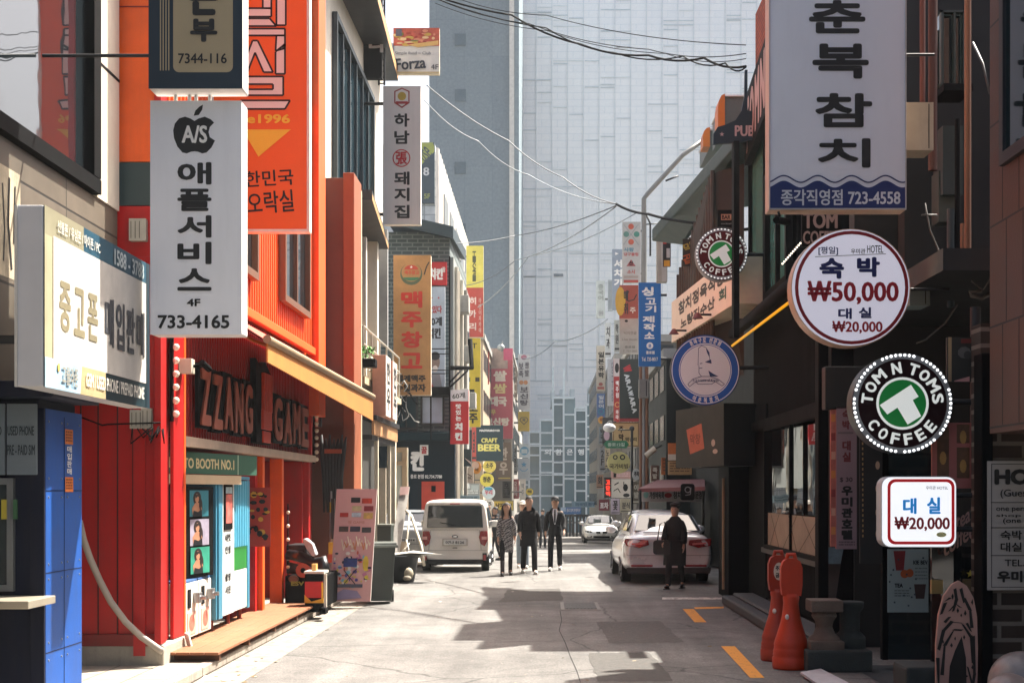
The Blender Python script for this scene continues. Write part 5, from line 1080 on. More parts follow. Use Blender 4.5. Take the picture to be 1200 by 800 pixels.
# lamps round its rim
# coffee sign, near
def coffee(s, cx, cy, R, lit):
    BRWN = mat('#220c10' if lit else '#551418', .6, var=.03, spec=.15); CR = mat('#d5d8d4', .5, var=0, emit=.22 if lit else .1); k = R / 59.
    s.ring(cx, cy, 52.5 * k, 59 * k, mat('#8f9294', .4, .3)); s.e(cx, cy, 52.5 * k, 52.5 * k, BRWN, 48); s.e(cx, cy, 31 * k, 31 * k, CR, 40); s.e(cx, cy, 28 * k, 28 * k, mat('#0a7a32', .5, var=.1, emit=.08), 40)
    T = [(-27, 2), (10, -22), (19, -8), (12, -4), (22, 15), (6, 25), (-6, 5), (-18, 13)]
    s.p([(cx + x * k, cy + y * k) for x, y in T], CR)
    s.arc('TOM N TOMS', cx, cy, 42 * k, 182, -2, 14 * k, CR, .055, False, .82); s.arc('COFFEE', cx, cy, 42.5 * k, 206, 331, 14 * k, CR, .055, True, .66)
s = Sign('round_sign', 'round dark coffee shop sign ringed with lit bulbs above the small price lightbox', 'sign', (998.5, 414, 1116.5, 531), 12.9, .24, BLACK, mat('#3a3f42', .4, .3), shape='round')
coffee(s, 1057.5, 472.5, 58.5, True); s.bracket(XR + .5, (470,), .03); s.done()
mb = MB(); BL = mat('#f4f6f8', .3, emit=1.1, var=0)
for i in range(66):
    if i % 9 == 8: continue
    t = 2 * PI * i / 66; p = s.P(1057.5 + 56.6 * math.cos(t), 472.5 + 56.6 * math.sin(t), 4); mb.ell(p, (.0125, .012, .0125), BL, 6, 4)
build_each(mb, 'bulb', s.root)
s = Sign('round_sign', 'smaller round maroon coffee sign with bulbs, beside the cream fascia', 'sign', (815.5, 266, 876, 329), 22.55, .22, BLACK, mat('#7a7f82', .4, .3), shape='round')
coffee(s, 845.5, 297.5, 30, False); mb = MB()
for i in range(44):
    t = 2 * PI * i / 44; mb.ell(s.P(845.5 + 29 * math.cos(t), 297.5 + 29 * math.sin(t), 4), (.014, .014, .014), mat('#e9ecec', .3, emit=.3, var=0), 6, 4)
build_each(mb, 'bulb', s.root); s.bracket(XR + .3, (297,), .03); s.done()
t = thing('upright_duct', 'black square duct standing in front of the smaller maroon coffee sign', 'duct', W(863, 300, 23))
mb = MB(); d = 22.2; mb.box(PX(860, d), d, PZ(395, d), PX(866.5, d), d + .25, PZ(165, d), BLACK); mb.build('duct', t)
s = Sign('wall_sign', 'small lit black plate with orange print above the maroon coffee sign', 'sign', (841, 246, 860, 266), 24.3, .05, BLACK); s.r(845, 251, 857, 258, mat('#c98f72', .5)).t('BAR', 846, 252, 856, 257, BLACK, .05).t('cocktail', 845, 261, 857, 263, GREY, .03); s.done()
# lodging rectangle
LB = mat('#e6e8ec', .4, 0, .02, 1, emit=.32)
s = Sign('light_box', 'lit white rounded price lightbox with a red border, below the bulb ringed coffee sign', 'sign', (1033, 558, 1121, 641), 12.6, .2, LB, mat('#b9bcc0', .4), shape='rounded', radius=.085)
RB = mat('#b8141e', .5, var=0, emit=.12)
def rr(x0, y0, x1, y1, r): return rrect(x0, y0, x1, y1, r)
o_, i_ = rr(1040, 561, 1118.5, 637.5, 9), rr(1043.5, 564.5, 1115, 634, 6.5); s.k += 1; V = [s.P(x, y) for x, y in o_] + [s.P(x, y) for x, y in i_]; n = len(o_)
s.mb.add(V, [(i, (i + 1) % n, n + (i + 1) % n, n + i) for i in range(n)], RB)
s.t('우미관 HOTEL', 1085, 569, 1111, 573.5, mat('#8f8f98', .5), .02); BB = mat('#1f86d0', .5, var=0, emit=.15); RT2 = mat('#c01a26', .5, var=0, emit=.12); s.t('대', 1058, 583, 1074, 602, BB, .045).t('실', 1086, 582, 1102, 602, BB, .045).t('₩20,000', 1048, 605, 1113, 622, RT, .05); s.e(1103, 626, 6, 3, mat('#e6dfa0', .5), 14); s.bracket(XR + .3, (580, 620), .025); s.done()
# long hotel board
s = Sign('wall_sign', 'tall mauve hotel price board with black letters beside the cafe window', 'sign', (980, 476, 1004, 643), 15.3, .06, mat('#8f7680', .5, 0, .06, 1), mat('#b5605a', .5))
s.v_('숙박', 987, 480, 996, 503, mat('#6a2a30', .5), .05); s.r(982, 506, 1000, 508, mat('#6a5a60', .5)); s.v_('대실', 987, 516, 997, 541, mat('#6a2a30', .5), .05); s.t('$ 30', 984, 559, 999, 565, mat('#3a2a30', .5), .05); s.v_('우미관호텔', 986, 569, 999, 632, INK, .07, .1); s.scrib(983, 634, 1002, 640, mat('#5a4850', .5), 2, .5, 3); s.done()
s = Sign('wall_sign', 'thin orange and pink photo strip left of the mauve hotel board', 'sign', (973.5, 476, 979.5, 640), 15.32, .05, mat('#b0645a', .5, 0, .4, 3))
for k in range(7): s.r(974, 485 + k * 22, 979, 494 + k * 22, mat(('#c9824a', '#8a3a3a', '#d09a86')[k % 3], .5))
s.done()
s = Sign('wall_sign', 'dark column board with faint gold ornament behind the bulb ringed sign', 'sign', (1008, 500, 1034, 660), 15.1, .05, mat('#1a1d20', .5)); GD = mat('#a8885a', .5)
for k in range(20): s.r(1010, 512 + k * 6, 1011.6, 515 + k * 6, GD)
for y in (522, 545, 572, 600, 625): s.e(1028, y, 2.6, 5, mat('#b59a86', .5), 10)
s.done()
s = Sign('wall_sign', 'pink framed interior photographs behind the bulb ringed coffee sign', 'sign', (1092, 495, 1139, 572), 13.15, .03, mat('#b56a62', .5, 0, .08))
for (x0, y0, x1, y1) in ((1098, 500, 1112, 565), (1121, 497, 1136, 519), (1121, 524, 1136, 560)): s.r(x0, y0, x1, y1, mat('#6a4a34', .5, 0, .6, 4)); s.e((x0 + x1) / 2, (y0 + y1) / 2 + 4, 4, 8, mat('#b98a4a', .5), 10)
s.done()
s = Sign('poster', 'dark framed poster with a grey rose drawing above the pink photographs', 'poster', (1110, 395, 1142, 447), 13.0, .05, mat('#2b2a26', .5)); s.e(1130, 413, 8, 7, mat('#5f5d5a', .5), 9).e(1134, 416, 5, 5, mat('#3a3836', .5), 9).r(1126, 397, 1138, 402, mat('#6a2a26', .5)); s.r(1111, 395, 1115, 447, mat('#a38a68', .5)); s.p([(1118, 446), (1136, 441), (1136, 447), (1118, 447)], mat('#c08a86', .5)); s.done()
# menu poster
s = Sign('menu_poster', 'pale grey blue drinks menu poster on the dark entrance door', 'poster', (1040, 643, 1088, 717), 14.6, .01, mat('#8fa0a4', .5, 0, .05))
s.p([(1047, 645), (1061, 645), (1059, 668), (1050, 668)], mat('#7a2a30', .5)).e(1060, 672, 5, 5, mat('#a8552e', .5), 12).e(1066, 671, 4.5, 5, mat('#a8552e', .5), 12).p([(1071, 684), (1085, 684), (1083, 701), (1073, 701)], mat('#3a2a2a', .5)); s.t('ICE BEV', 1070, 656, 1087, 661, DARK, .06).t('TEA', 1048, 683, 1058, 688, DARK, .08); s.scrib(1072, 665, 1087, 681, mat('#4f5c60', .5), 4, .25, 2).scrib(1048, 691, 1066, 700, mat('#4f5c60', .5), 3, .35, 5)
R = random.Random(9)
for k in range(14): s.e(1042 + R.random() * 44, 648 + R.random() * 66, 1.2, 1.2, mat('#2f4450', .5), 7)
s.done()
# hotel price plate on bricks
s = Sign('wall_sign', 'grey hotel information plate with black print on the brown brick wall', 'sign', (1157, 540, 1262, 691), 12.55, .03, mat('#a8a29e', .5, 0, .08, 2))
for y in (588, 617.5, 650): s.r(1161, y, 1258, y + .9, INK)
s.r(1161.5, 543, 1162.3, 688, INK); s.r(1161.5, 543, 1258, 543.8, INK); s.r(1161.5, 687, 1258, 687.8, INK)
s.t('HOTEL', 1165, 549, 1250, 568, INK, .08).t('(Guest house)', 1172, 573, 1246, 584, INK, .02).t('one person ₩ 50,000', 1167, 592, 1256, 600, INK, .02).t('shop & stay', 1167, 602, 1240, 606, INK, .02).t('(one night)', 1175, 606.5, 1226, 614, INK, .02)
s.t('숙박 요금안내', 1172, 621, 1252, 632, INK, .03).t('대실 2 시간', 1172, 635, 1240, 646, INK, .03).t('TEL. 725-3131', 1177, 655, 1252, 663, INK, .02).t('우미관 호텔', 1168, 668, 1250, 682, INK, .06); s.done()
# chef sign
s = Sign('round_sign', 'round blue and white sign with a line drawn chef under a tall hat', 'sign', (786, 392, 867, 475), 22.7, .2, mat('#1c5cb4', .45, var=.03), mat('#20242a', .4, .3), shape='round')
CW = mat('#e6e8ea', .5, var=.02); s.ring(826.5, 433.5, 38.6, 39.6, CW).e(826.5, 433.5, 31, 31.5, CW, 44).ring(826.5, 433.5, 29.4, 30.1, mat('#1c5cb4', .5)); LN = mat('#2a3f6a', .5)
s.line([(818, 428), (818.5, 408), (822, 405), (827, 407), (831, 413), (832, 424)], .6, LN).p([(827, 407), (831, 413), (832, 420), (828.5, 413)], LN).p([(826, 424), (833, 421), (834, 426), (829, 425)], LN).line([(819, 428), (819, 437), (822, 441)], .6, LN).line([(820, 426), (823, 425.5)], .8, LN).line([(819, 431.5), (823, 431)], .8, LN).p([(830, 434), (836, 438), (842, 441), (832, 441)], LN).line([(822, 441), (818, 442)], .8, LN)
s.line([(806, 450), (812, 444), (822, 441), (832, 441), (842, 444.5), (849, 450), (846, 452), (838, 447), (826, 445), (814, 448), (808, 453), (806, 450)], .6, LN).line([(815, 447), (818, 450), (834, 450), (838, 447)], .6, LN); s.t('It is a taste of Korea', 812, 443.5, 842, 447, LN, .02)
s.arc('혼마구로 전문점', 826.5, 433.5, 35.2, 122, 58, 6, CW, .06, False, .75); s.arc('이춘복참치', 826.5, 433.5, 35.4, 243, 297, 6.6, CW, .06, True, .6); s.bracket(XR + .2, (430,), .03); s.done()
# cream fascia box facing the camera at an angle
A_, B_ = W(787, 362, 29), W(862, 340, 22.85)
ux = (B_ - A_); ux.z = 0; wv = ux.length; ux.normalize()
s = Sign('fascia_sign', 'cream tilted fascia sign with brush lettering above the chef sign', 'sign', (0, 0, 100, 60), O=Vector((PX(787, 29), 29, 4.92)), ux=ux, w=wv * .98, h=.82, thick=.6, board=mat('#f4efdc', .5, 0, .06), side=mat('#ece4c8', .5))
s.t('참치정육식당', 14, 8, 88, 28, mat('#2a2218', .5), .07).t('노량진수산', 18, 34, 74, 50, mat('#2a2218', .5), .07).t('회', 80, 32, 90, 48, mat('#1f5a4a', .5), .06)
mb = MB(); 
for u in (.3, .72): p = s.O + ux * (wv * .95 * u) + s.n * .25 + UZ * .05; mb.cyl(p - s.n * .24, p, .02, IRON, 6); mb.cyl(p + UZ * .03, p - UZ * .07, .03, mat('#6a2a24', .5), 10, .1)
mb.build('lamp', s.root); s.done()
# black box sign with an orange plate
A_ = W(792, 548, 26.0); B_ = W(848, 548, 23.8); ux = (B_ - A_); ux.z = 0; wv = ux.length; ux.normalize()
s = Sign('box_sign', 'black slanted box sign with a copper square plate and small cups', 'sign', (0, 0, 100, 100), O=A_, ux=ux, w=wv, h=1.05, thick=.6, board=mat('#0f1a1c', .5), side=mat('#0b1214', .5))
s.p([(24, 36), (56, 28), (62, 70), (32, 78)], mat('#a85a40', .5, 0, .15, 5)); s.t('막창', 32, 44, 54, 62, mat('#6a2f20', .5), .04); s.e(80, 62, 4, 6, mat('#b0a8a0', .5), 10).e(84, 76, 5, 4, mat('#b0a8a0', .5), 10); s.done()
# blue vertical sign
s = Sign('hanging_sign', 'blue vertical seafood sign with white brush letters above the dark lettered sign', 'sign', (748.5, 331, 774.5, 429), 40, .18, mat('#0f62a6', .45, var=.04), mat('#0d4a86', .45))
for ch, x0, y0, x1, y1 in (('싱', 752, 336, 766, 347), ('고', 756, 349, 769, 357), ('기', 756, 358, 769, 366), ('제', 753, 370, 767, 378), ('작', 754, 379, 768, 388), ('소', 755, 389, 767, 397)): s.t(ch, x0, y0, x1, y1, WHITE, .07)
s.e(761.5, 405, 4, 4, WHITE, 16).t('8', 760, 403, 763, 407, BLU, .03).t('종로점', 757, 411, 767, 415, WHITE, .05).t('Tel. 720-8017', 752, 418.5, 771, 423, WHITE, .05); s.bracket(3.4, (345, 420), .04); s.done()
# menu stack sign (shop directory)
s = Sign('directory_sign', 'tall stacked white directory sign with red and green dots', 'sign', (729.5, 260, 751, 331.5), 52, .2, mat('#b9b6b0', .5))
for cx, cy, c in ((739.5, 265.5, '#c05a40'), (734, 274.5, '#5f8a7c'), (746, 274.5, '#4a8a78'), (739.5, 283.5, '#c05a40')): s.e(cx, cy, 3.4, 3.4, mat(c, .5), 14)
s.line([(730.5, 287), (748, 263)], .6, GREY).line([(748.5, 287), (731, 263)], .6, GREY); s.t('사람', 731, 290, 743, 295, mat('#5f8a98', .5), .05).t('당구클럽', 731, 296, 748, 300, mat('#b5605c', .5), .05); s.p([(734, 312), (739.5, 304), (745, 312)], mat('#9a4a4a', .5)); s.t('산', 737, 305.5, 742, 311, DARK, .05).t('소시', 735, 316, 744, 321, mat('#b5504a', .5), .04).r(731, 323, 748, 326, mat('#a89a90', .5)).r(731, 328, 748, 331, mat('#b0483c', .5)); s.bracket(3.6, (270, 320), .04); s.done()
s = Sign('hanging_sign', 'red and amber sign with a swirling dark drawing under the directory sign', 'sign', (726, 334, 748, 372.5), 50, .22, mat('#9a3f2c', .5, 0, .1)); s.e(727, 353, 6, 17, mat('#c9962e', .5), 20); s.line([(737, 341), (734, 346), (736, 353), (743, 351), (746, 345)], 1.2, INK); s.t('주', 738, 360, 745, 367, mat('#d9c0b0', .5), .05).v_('매취', 731, 340, 736, 368, INK, .05); s.bracket(3.6, (350,), .04); s.done()
s = Sign('hanging_sign', 'grey lower panel with small dark print below the red and amber sign', 'sign', (726, 373, 749, 414.5), 51, .2, mat('#a29c94', .5)); s.e(734, 376, 2, 1.5, DARK, 8).t('낙지전골', 731, 388, 746, 392, mat('#77706a', .5), .03).t('Live music', 729, 396, 747, 399, mat('#77706a', .5), .03).t('종로점', 732, 405, 744, 408, mat('#66605a', .5), .03).t('T. 733-2855', 730, 410, 747, 412.5, mat('#77706a', .5), .03); s.done()
s = Sign('hanging_sign', 'grey blue vertical sign with white brush strokes behind the directory sign', 'sign', (717.5, 292, 730, 363), 66, .2, mat('#8a95a3', .5), mat('#6f7a88', .5)); s.t('▶', 721, 295.5, 725, 299, WHITE, .0); s.v_('서치기', 719.5, 304, 729, 336, WHITE, .06); s.done()
s = Sign('hanging_sign', 'narrow grey slab sign behind the grey blue one', 'sign', (712.5, 328, 718, 364), 70, .2, mat('#98a0a4', .5)); s.r(713.5, 330, 717, 362, mat('#8a9296', .5)); s.done()
s = Sign('hanging_sign', 'pale study abroad sign with dark vertical letters far down the right', 'sign', (699, 405, 709.5, 458), 85, .3, mat('#b9b2a4', .5), mat('#8f887c', .5)); s.v_('일본유학', 701, 412, 708, 443, DARK, .05); s.e(704, 450, 2.5, 2, mat('#a05048', .5), 10).r(700, 453, 708, 456, mat('#a05048', .5)); s.done()
s = Sign('hanging_sign', 'pale sign with faint letters hanging in front of the pale tower', 'sign', (699, 329, 709, 372), 84, .3, mat('#bcc4c0', .5)); s.v_('중국어', 701, 333, 707, 352, mat('#7f8680', .5), .04); s.t('원', 701, 364, 707, 370, GREY, .04); s.bracket(3.8, (350,), .05); s.done()
s = Sign('hanging_sign', 'small blue vertical sign with pale letters under the study abroad sign', 'sign', (699.5, 461, 709, 489), 84, .3, mat('#4a6aa0', .5)); s.v_('일본어', 701.5, 463, 707.5, 478, mat('#c9d2dc', .5), .05); s.ring(704.5, 482, 2.6, 3.6, mat('#2f8aa8', .5), 16); s.done()
s = Sign('hanging_sign', 'pale lilac blank vertical sign left of the striped red one', 'sign', (712, 420.5, 720, 475), 70, .2, mat('#b0b2b8', .5)); s.v_('당구장', 716.5, 424, 719, 470, mat('#6a6a78', .5), .03); s.done()
s = Sign('hanging_sign', 'thin red sign with white letters against the dark lettered sign', 'sign', (719.5, 420, 726, 494), 58, .3, mat('#9a1f22', .5)); s.r(719.5, 420, 726, 441, mat('#c9c4c0', .5)).e(723, 431, 2.5, 6, INK, 10).v_('맥주집', 721.5, 446, 725, 466, WHITE, .06).ring(723.5, 474, 2.2, 3.2, mat('#d0a060', .5), 14).v_('와라', 721.5, 480, 725, 491, WHITE, .05); s.done()
s = Sign('hanging_sign', 'dark green black sign with slanting white sideways latin letters', 'sign', (726, 420.5, 748.5, 493.5), 55, .25, mat('#12211f', .5), mat('#7a1a1e', .5))
s.t('W', 731, 427, 739, 437, mat('#b01f28', .5), .08, -1.25)
for i, ch in enumerate('ARAWARA'): s.t(ch, 731.5 + i * 1.45, 438 + i * 6.6, 738 + i * 1.45, 444 + i * 6.6, mat('#c9cccc', .5), .09, -1.3)
s.r(726, 490, 748.5, 493.5, mat('#8a1a22', .5)); s.bracket(3.7, (440, 480), .04); s.done()
s = Sign('hanging_sign', 'tan sign with dark brush marks under the dark lettered one', 'sign', (718, 494.5, 749, 523), 56, .25, mat('#a8946a', .5, 0, .1), rim=mat('#6a5030', .5), rimw=.05); s.v_('주막', 725, 499, 731, 516, DARK, .05).t('막걸리', 733, 512, 746, 517, DARK, .04); s.done()
s = Sign('round_sign', 'round pale yellow sign with two swirls and dark letters', 'sign', (711.5, 529, 738.5, 554.5), 54, .2, mat('#c9bf86', .5), shape='round'); s.ring(721, 535.5, 1.5, 2.9, INK, 14).ring(729.5, 535.5, 1.7, 3.2, INK, 14); s.t('국가비빔', 714, 543, 736, 549, mat('#4a4030', .5), .04); s.done()
t = thing('street_name_sign', 'green arrow shaped street name plate on a dark pole', 'sign', W(740, 600, 53)); d = 53
mb = MB(); mb.cyl(W(740.5, 618, d), W(740.5, 502, d), .05, IRON, 8); mb.cyl(W(740, 503.5, d), W(724, 503.5, d), .025, IRON, 6); mb.ell(W(740.5, 502, d), (.1, .1, .1), IRON); mb.build('pole', t)
mb = MB(); P = [(707, 520), (711, 516), (734, 516), (737, 520.5), (734, 525), (711, 525)]; mb.prism([((x - 707) * d / F, (525 - y) * d / F) for x, y in P], W(707, 525, d - .1), UX, UZ, -.03, 0, mat('#2c7a58', .5)); mb.build('plate', t)
mb = MB(); mb.text('종로12길', W(712, 523, d - .105), UX, UZ, 20 * d / F, 4.6 * d / F, mat('#b9d0c0', .5), .05); mb.build('lettering', t)
t = thing('globe_lamp', 'white dome street lamp on the arm of the green name plate pole', 'lamp', W(713, 500, 53))
mb = MB(); mb.ell(W(714, 501, 53), (.24, .24, .17), mat('#d5d3d4', .3), 12, 8); mb.build('shade', t); mb = MB(); mb.cyl(W(714, 495, 53), W(722, 494, 53), .03, IRON, 6); mb.build('arm', t)
s = Sign('hanging_sign', 'black sign with pale curling figure beside the round yellow sign', 'sign', (706, 489, 720, 522), 60, .2, mat('#141a1c', .5)); s.e(711, 510, 3.5, 6, mat('#a08a96', .5), 12).e(714, 519, 2, 3, mat('#a08a96', .5), 10).ring(715, 497, 3.5, 4.3, mat('#b5b9b9', .5), 16); s.done()
s = Sign('round_sign', 'tiny round amber sign next to the black figure sign', 'sign', (701, 487.5, 708.5, 496), 66, .2, mat('#c08f3c', .5), shape='round'); s.e(704.5, 491.5, 1.6, 2, mat('#8a4a2a', .5), 10); s.done()
s = Sign('hanging_sign', 'black vertical sign with glowing red letters above the parked white cars', 'sign', (708, 559, 716.5, 583), 60, .2, mat('#1a0f10', .5)); s.v_('고단백', 710, 562, 715, 581, mat('#d8301c', .5, emit=.5, var=0), .08); s.done()
s = Sign('wall_sign', 'grey board of ink brush drawings below the round yellow sign', 'sign', (716, 561, 741, 583), 60, .1, mat('#b0aaa0', .5)); s.line([(720, 568), (725, 565)], 1.4, INK).line([(719, 575), (724, 572), (727, 577)], 1, INK).e(733, 571, 3, 4.5, DARK, 8).line([(731, 564), (731, 568)], 1, INK).e(734, 580, 4, 2.4, INK, 8); s.done()
s = Sign('wall_sign', 'pink strip board directly under the round yellow sign', 'sign', (716, 552, 739, 560.5), 61, .1, mat('#a8847c', .5)); s.r(719, 553, 722, 559, BLACK).scrib(723, 554, 738, 559, mat('#c9a8a4', .5), 2, .6, 3); s.done()
s = Sign('wall_sign', 'maroon and white delivery food plate above the rear white car', 'sign', (702, 585, 714, 598), 72, .15, mat('#6a1f30', .5)); s.t('포차', 703, 588, 713, 596, mat('#d4ccd0', .5), .07); s.done()
s = Sign('round_sign', 'small round white sign with dark letters left of the dark green wall', 'sign', (741, 549, 750.5, 562.5), 52, .12, mat('#b9bdbf', .5), shape='round'); s.t('주차', 743, 552, 749, 558, DARK, .06); s.done()
s = Sign('banner', 'white banner with dark lettering stretched under the maroon canopy', 'banner', (752, 573, 824, 587.5), 38, .04, mat('#b3aeb2', .55)); s.e(757, 579.5, 3, 4, mat('#7fb0ae', .5), 12); s.t('가성비육회', 761, 575.5, 778, 584, INK, .05); s.e(783, 580, 4.5, 3, RDK, 14).t('참치', 789, 575.5, 798, 584, INK, .05).t('전문점', 810, 575.5, 823, 584, INK, .05); s.done()
s = Sign('rounded_sign', 'black rounded plate with a white swirl in front of the banner', 'sign', (798, 566.5, 814, 586), 34, .12, BLACK, shape='rounded', radius=.06); s.ring(806, 573.5, 2.6, 3.8, GREY, 16).line([(809.6, 571), (809, 579), (803, 580)], 1, GREY); s.done()
cn = thing('shop_canopy', 'maroon pitched canopy over the shop behind the parked cars', 'canopy', W(790, 570, 40)); MAR = mat('#5a1c22', .6, 0, .1)
mb = MB(); V = [W(748, 572, 37.6), W(826, 570, 35.5), W(826, 561, 39), W(770, 562, 41.5)]; mb.add(V + [p - UZ * .1 for p in V], [(0, 1, 2, 3), (7, 6, 5, 4), (0, 4, 5, 1), (1, 5, 6, 2), (2, 6, 7, 3), (3, 7, 4, 0)], MAR); mb.build('roof', cn)
mb = MB(); [mb.cyl(W(x, 660, 37.5), W(x, 574, 37.5), .04, IRON, 6) for x in (750, 824)]; build_each(mb, 'post', cn)
for i, (rect, c, d, lb) in enumerate((((783, 519, 803, 539), '#b5642c', 42, 'small glowing orange box over the white strip on the dark wall'), ((783, 540, 811, 556), '#a3825a', 42, 'tan menu board with rows of print above the maroon canopy'), ((775, 536, 783, 556), '#a85a26', 43, 'narrow orange board left of the tan menu board'))):
    s = Sign('menu_board', lb, 'sign', rect, d, .1, mat(c, .5, 0, .15)); x0, y0, x1, y1 = rect
    if i == 0: s.r(x0, y0 + 13, x1, y1, mat('#c9c0b4', .5))
    else: s.scrib(x0 + 2, y0 + 2, x1 - 2, y1 - 2, mat('#5a432c', .5), 4, .4, i + 20)
    s.done()
t = thing('wall_lamp', 'small pale slanted wall lamp above the parked cars', 'lamp', W(764, 528, 42)); mb = MB(); mb.cyl(W(757, 534, 42), W(768, 525, 42), .09, mat('#b9b0a0', .4), 8); mb.cyl(W(768, 525, 42), W(775, 522, 42.4), .03, IRON, 6); mb.build('shade', t)
s = Sign('plank_board', 'cream and grey leaning board under the street pole', 'sign', (770, 278, 782, 330), 36, .3, mat('#a8a294', .6, 0, .15)); s.p([(774, 278), (781, 279), (781, 330), (776, 330)], mat('#b5b0a6', .6)); s.done()
s = Sign('bar_sign', 'small red black and yellow sign on the slatted wall', 'sign', (777, 276, 786, 312), 33, .1, mat('#1a1c1c', .5)); s.r(777, 276, 781, 286, mat('#b03028', .5)).r(778, 305, 785, 312, mat('#d09a2a', .5)).r(781, 291, 785, 302, mat('#b9b9b4', .5)); s.done()
s = Sign('wall_lettering', 'yellow and red painted scrawl on the slatted timber wall', 'sign', (800, 280, 814, 312), 27.2, .02, mat('#2c2a20', .6)); s.t('막', 801, 284, 813, 295, mat('#a8a03a', .5), .05, .3).t('곱', 800, 298, 812, 309, mat('#b5632e', .5), .05, .3); s.done()
s = Sign('electrical_cabinet', 'grey metal switch cabinet on the steel pipes under the blue sign', 'cabinet', (749, 444, 760, 466), 42, .3, mat('#7a7874', .5, .2, .1, grime=.2)); s.r(757, 446, 758, 464, DARK); s.done()
t = thing('steel_pipes', 'bundle of copper and grey pipes running down below the blue sign', 'pipes', W(755, 500, 42.4)); mb = MB()
for x, mt in ((751, COP), (754, GREY), (758, COP)): mb.cyl(W(x, 640, 42.5), W(x, 425, 42.5), .05, mt, 8)
build_each(mb, 'pipe', t)
# ================================================================== street objects, left
# leaning game poster board
PKB = mat('#e0aaa4', .55, 0, .06, 2)
s = Sign('poster_stand', 'tall pink game advertisement board leaning at the arcade entrance', 'poster stand', (388, 581, 436, 712), thick=.05, board=PKB, side=mat('#d8d2ca', .5), O=Vector((PX(386, 23.1), 23.1, .11)), ux=Vector((1, -.06, 0)).normalized(), uz=Vector((.045, .13, 1)).normalized(), w=.67, h=1.84)
for (x0, y0, x1, y1, c) in ((406, 591, 417, 597, '#1a1a1c'), (419, 592, 431, 598, '#c2402a'), (394, 609, 404, 614, '#b5352c'), (408, 601, 419, 607, '#c9b98a'), (422, 601, 433, 607, '#8a2a2e'), (408, 609, 419, 614, '#b9c9d0'), (422, 609, 433, 616, '#d9b060'), (394, 625, 405, 631, '#4a4038'), (407, 625, 419, 631, '#3a3a48'), (421, 626, 432, 632, '#4a4a4a')): s.r(x0, y0, x1, y1, mat(c, .5, 0, .3, 8))
s.t('짱 GAME', 404, 618, 424, 622, mat('#c98a7a', .5), .03)
R = random.Random(12); CL = ['#d9c04a', '#7fb5c4', '#c9503a', '#5a4a8a', '#e8dcd0', '#c97a9a', '#3a3440']
[s.line([(398 + k * 3.4, 640 + 4 * math.sin(k * 2.1)), (401 + k * 3.4, 650 + 3 * math.cos(k * 1.7)), (403 + k * 3.2, 642 + 3 * math.sin(k))], 1.3, mat(('#f0dcc0', '#d98a5a', '#fff0d8')[k % 3], .5)) for k in range(10)]; s.k -= 9; s.k += 1
for k in range(70): x, y = 391 + R.random() * 42, 652 + R.random() * 44; s.e(x, y, .8 + R.random() * 2.6, .6 + R.random() * 2.2, mat(R.choice(CL), .5), 6); s.k -= .96
s.r(402, 662, 418, 672, mat('#2f3f7a', .5, 0, .5, 6)); s.e(428, 668, 3.5, 9, mat('#e0c040', .5), 12); s.line([(403, 676), (417, 692)], 1, INK).line([(418, 674), (404, 692)], 1, INK).r(396, 692, 426, 696, mat('#5a5a66', .5)); s.p([(390, 706), (404, 698), (420, 700), (426, 708), (390, 711)], mat('#9a8aa8', .5)); s.done()
# wheelie bin
wb = thing('wheelie_bin', 'tall dark grey wheeled rubbish bin beside the pink board', 'bin', (-2.86, 24.2, 0), rz=.12)
BG_ = mat('#353c39', .5, 0, .1, 3, .1, grime=.15)
mb = MB(); P = lambda q, z: [(-q * .29, -q * .33, z), (q * .29, -q * .33, z), (q * .29, q * .36, z), (-q * .29, q * .36, z)]
mb.add(P(.8, .05) + P(1, .98), [(3, 2, 1, 0), (0, 1, 5, 4), (1, 2, 6, 5), (2, 3, 7, 6), (3, 0, 4, 7), (4, 5, 6, 7)], BG_)
def loc(mb, par, nm, **k):       # build in the parent's own frame (parent may be rotated)
    o = mb.build(nm, None, org=(0, 0, 0), **k); o.parent = par; return o
loc(mb, wb, 'body', bevel=.02)
mb = MB(); mb.box(-.31, -.36, .99, .31, .4, 1.03, mat('#59605b', .5)); mb.box(-.33, -.38, .95, .33, -.34, 1.0, mat('#6a716c', .45)); loc(mb, wb, 'lid', bevel=.012)
mb = MB(); [mb.cyl((x, .3, .1), (x + .05, .3, .1), .1, BLACK, 12) for x in (-.27, .22)]; loc(mb, wb, 'wheel')
mb = MB(); mb.cyl((-.25, .44, .95), (.25, .44, .95), .02, BLACK); loc(mb, wb, 'handle')
# black tub
tb = thing('plastic_tub', 'squat black planter tub with folded white plastic on its rim', 'tub', W(466, 681, 29.7))
c = Vector((PX(467, 29.8), 29.8, 0)); mb = MB(); mb.lathe([(.33, .01), (.42, .5), (.45, .52), (.45, .56), (.4, .56), (.38, .5)], c, mat('#1c2226', .5), 20, sx=1.0, sy=.8); mb.build('pot', tb)
mb = MB(); R = random.Random(21)
for k in range(6): x = c.x + .1 + k * .08; mb.add([(x - .3, c.y - .3 + .02 * k, .58 + k * .008), (x + .3, c.y - .34, .55 + k * .01), (x + .45, c.y + .1, .5 + k * .012), (x - .2, c.y + .1, .6 + k * .01)], [(0, 1, 2, 3)], mat('#bdbab2', .6))
mb.build('sheet', tb)
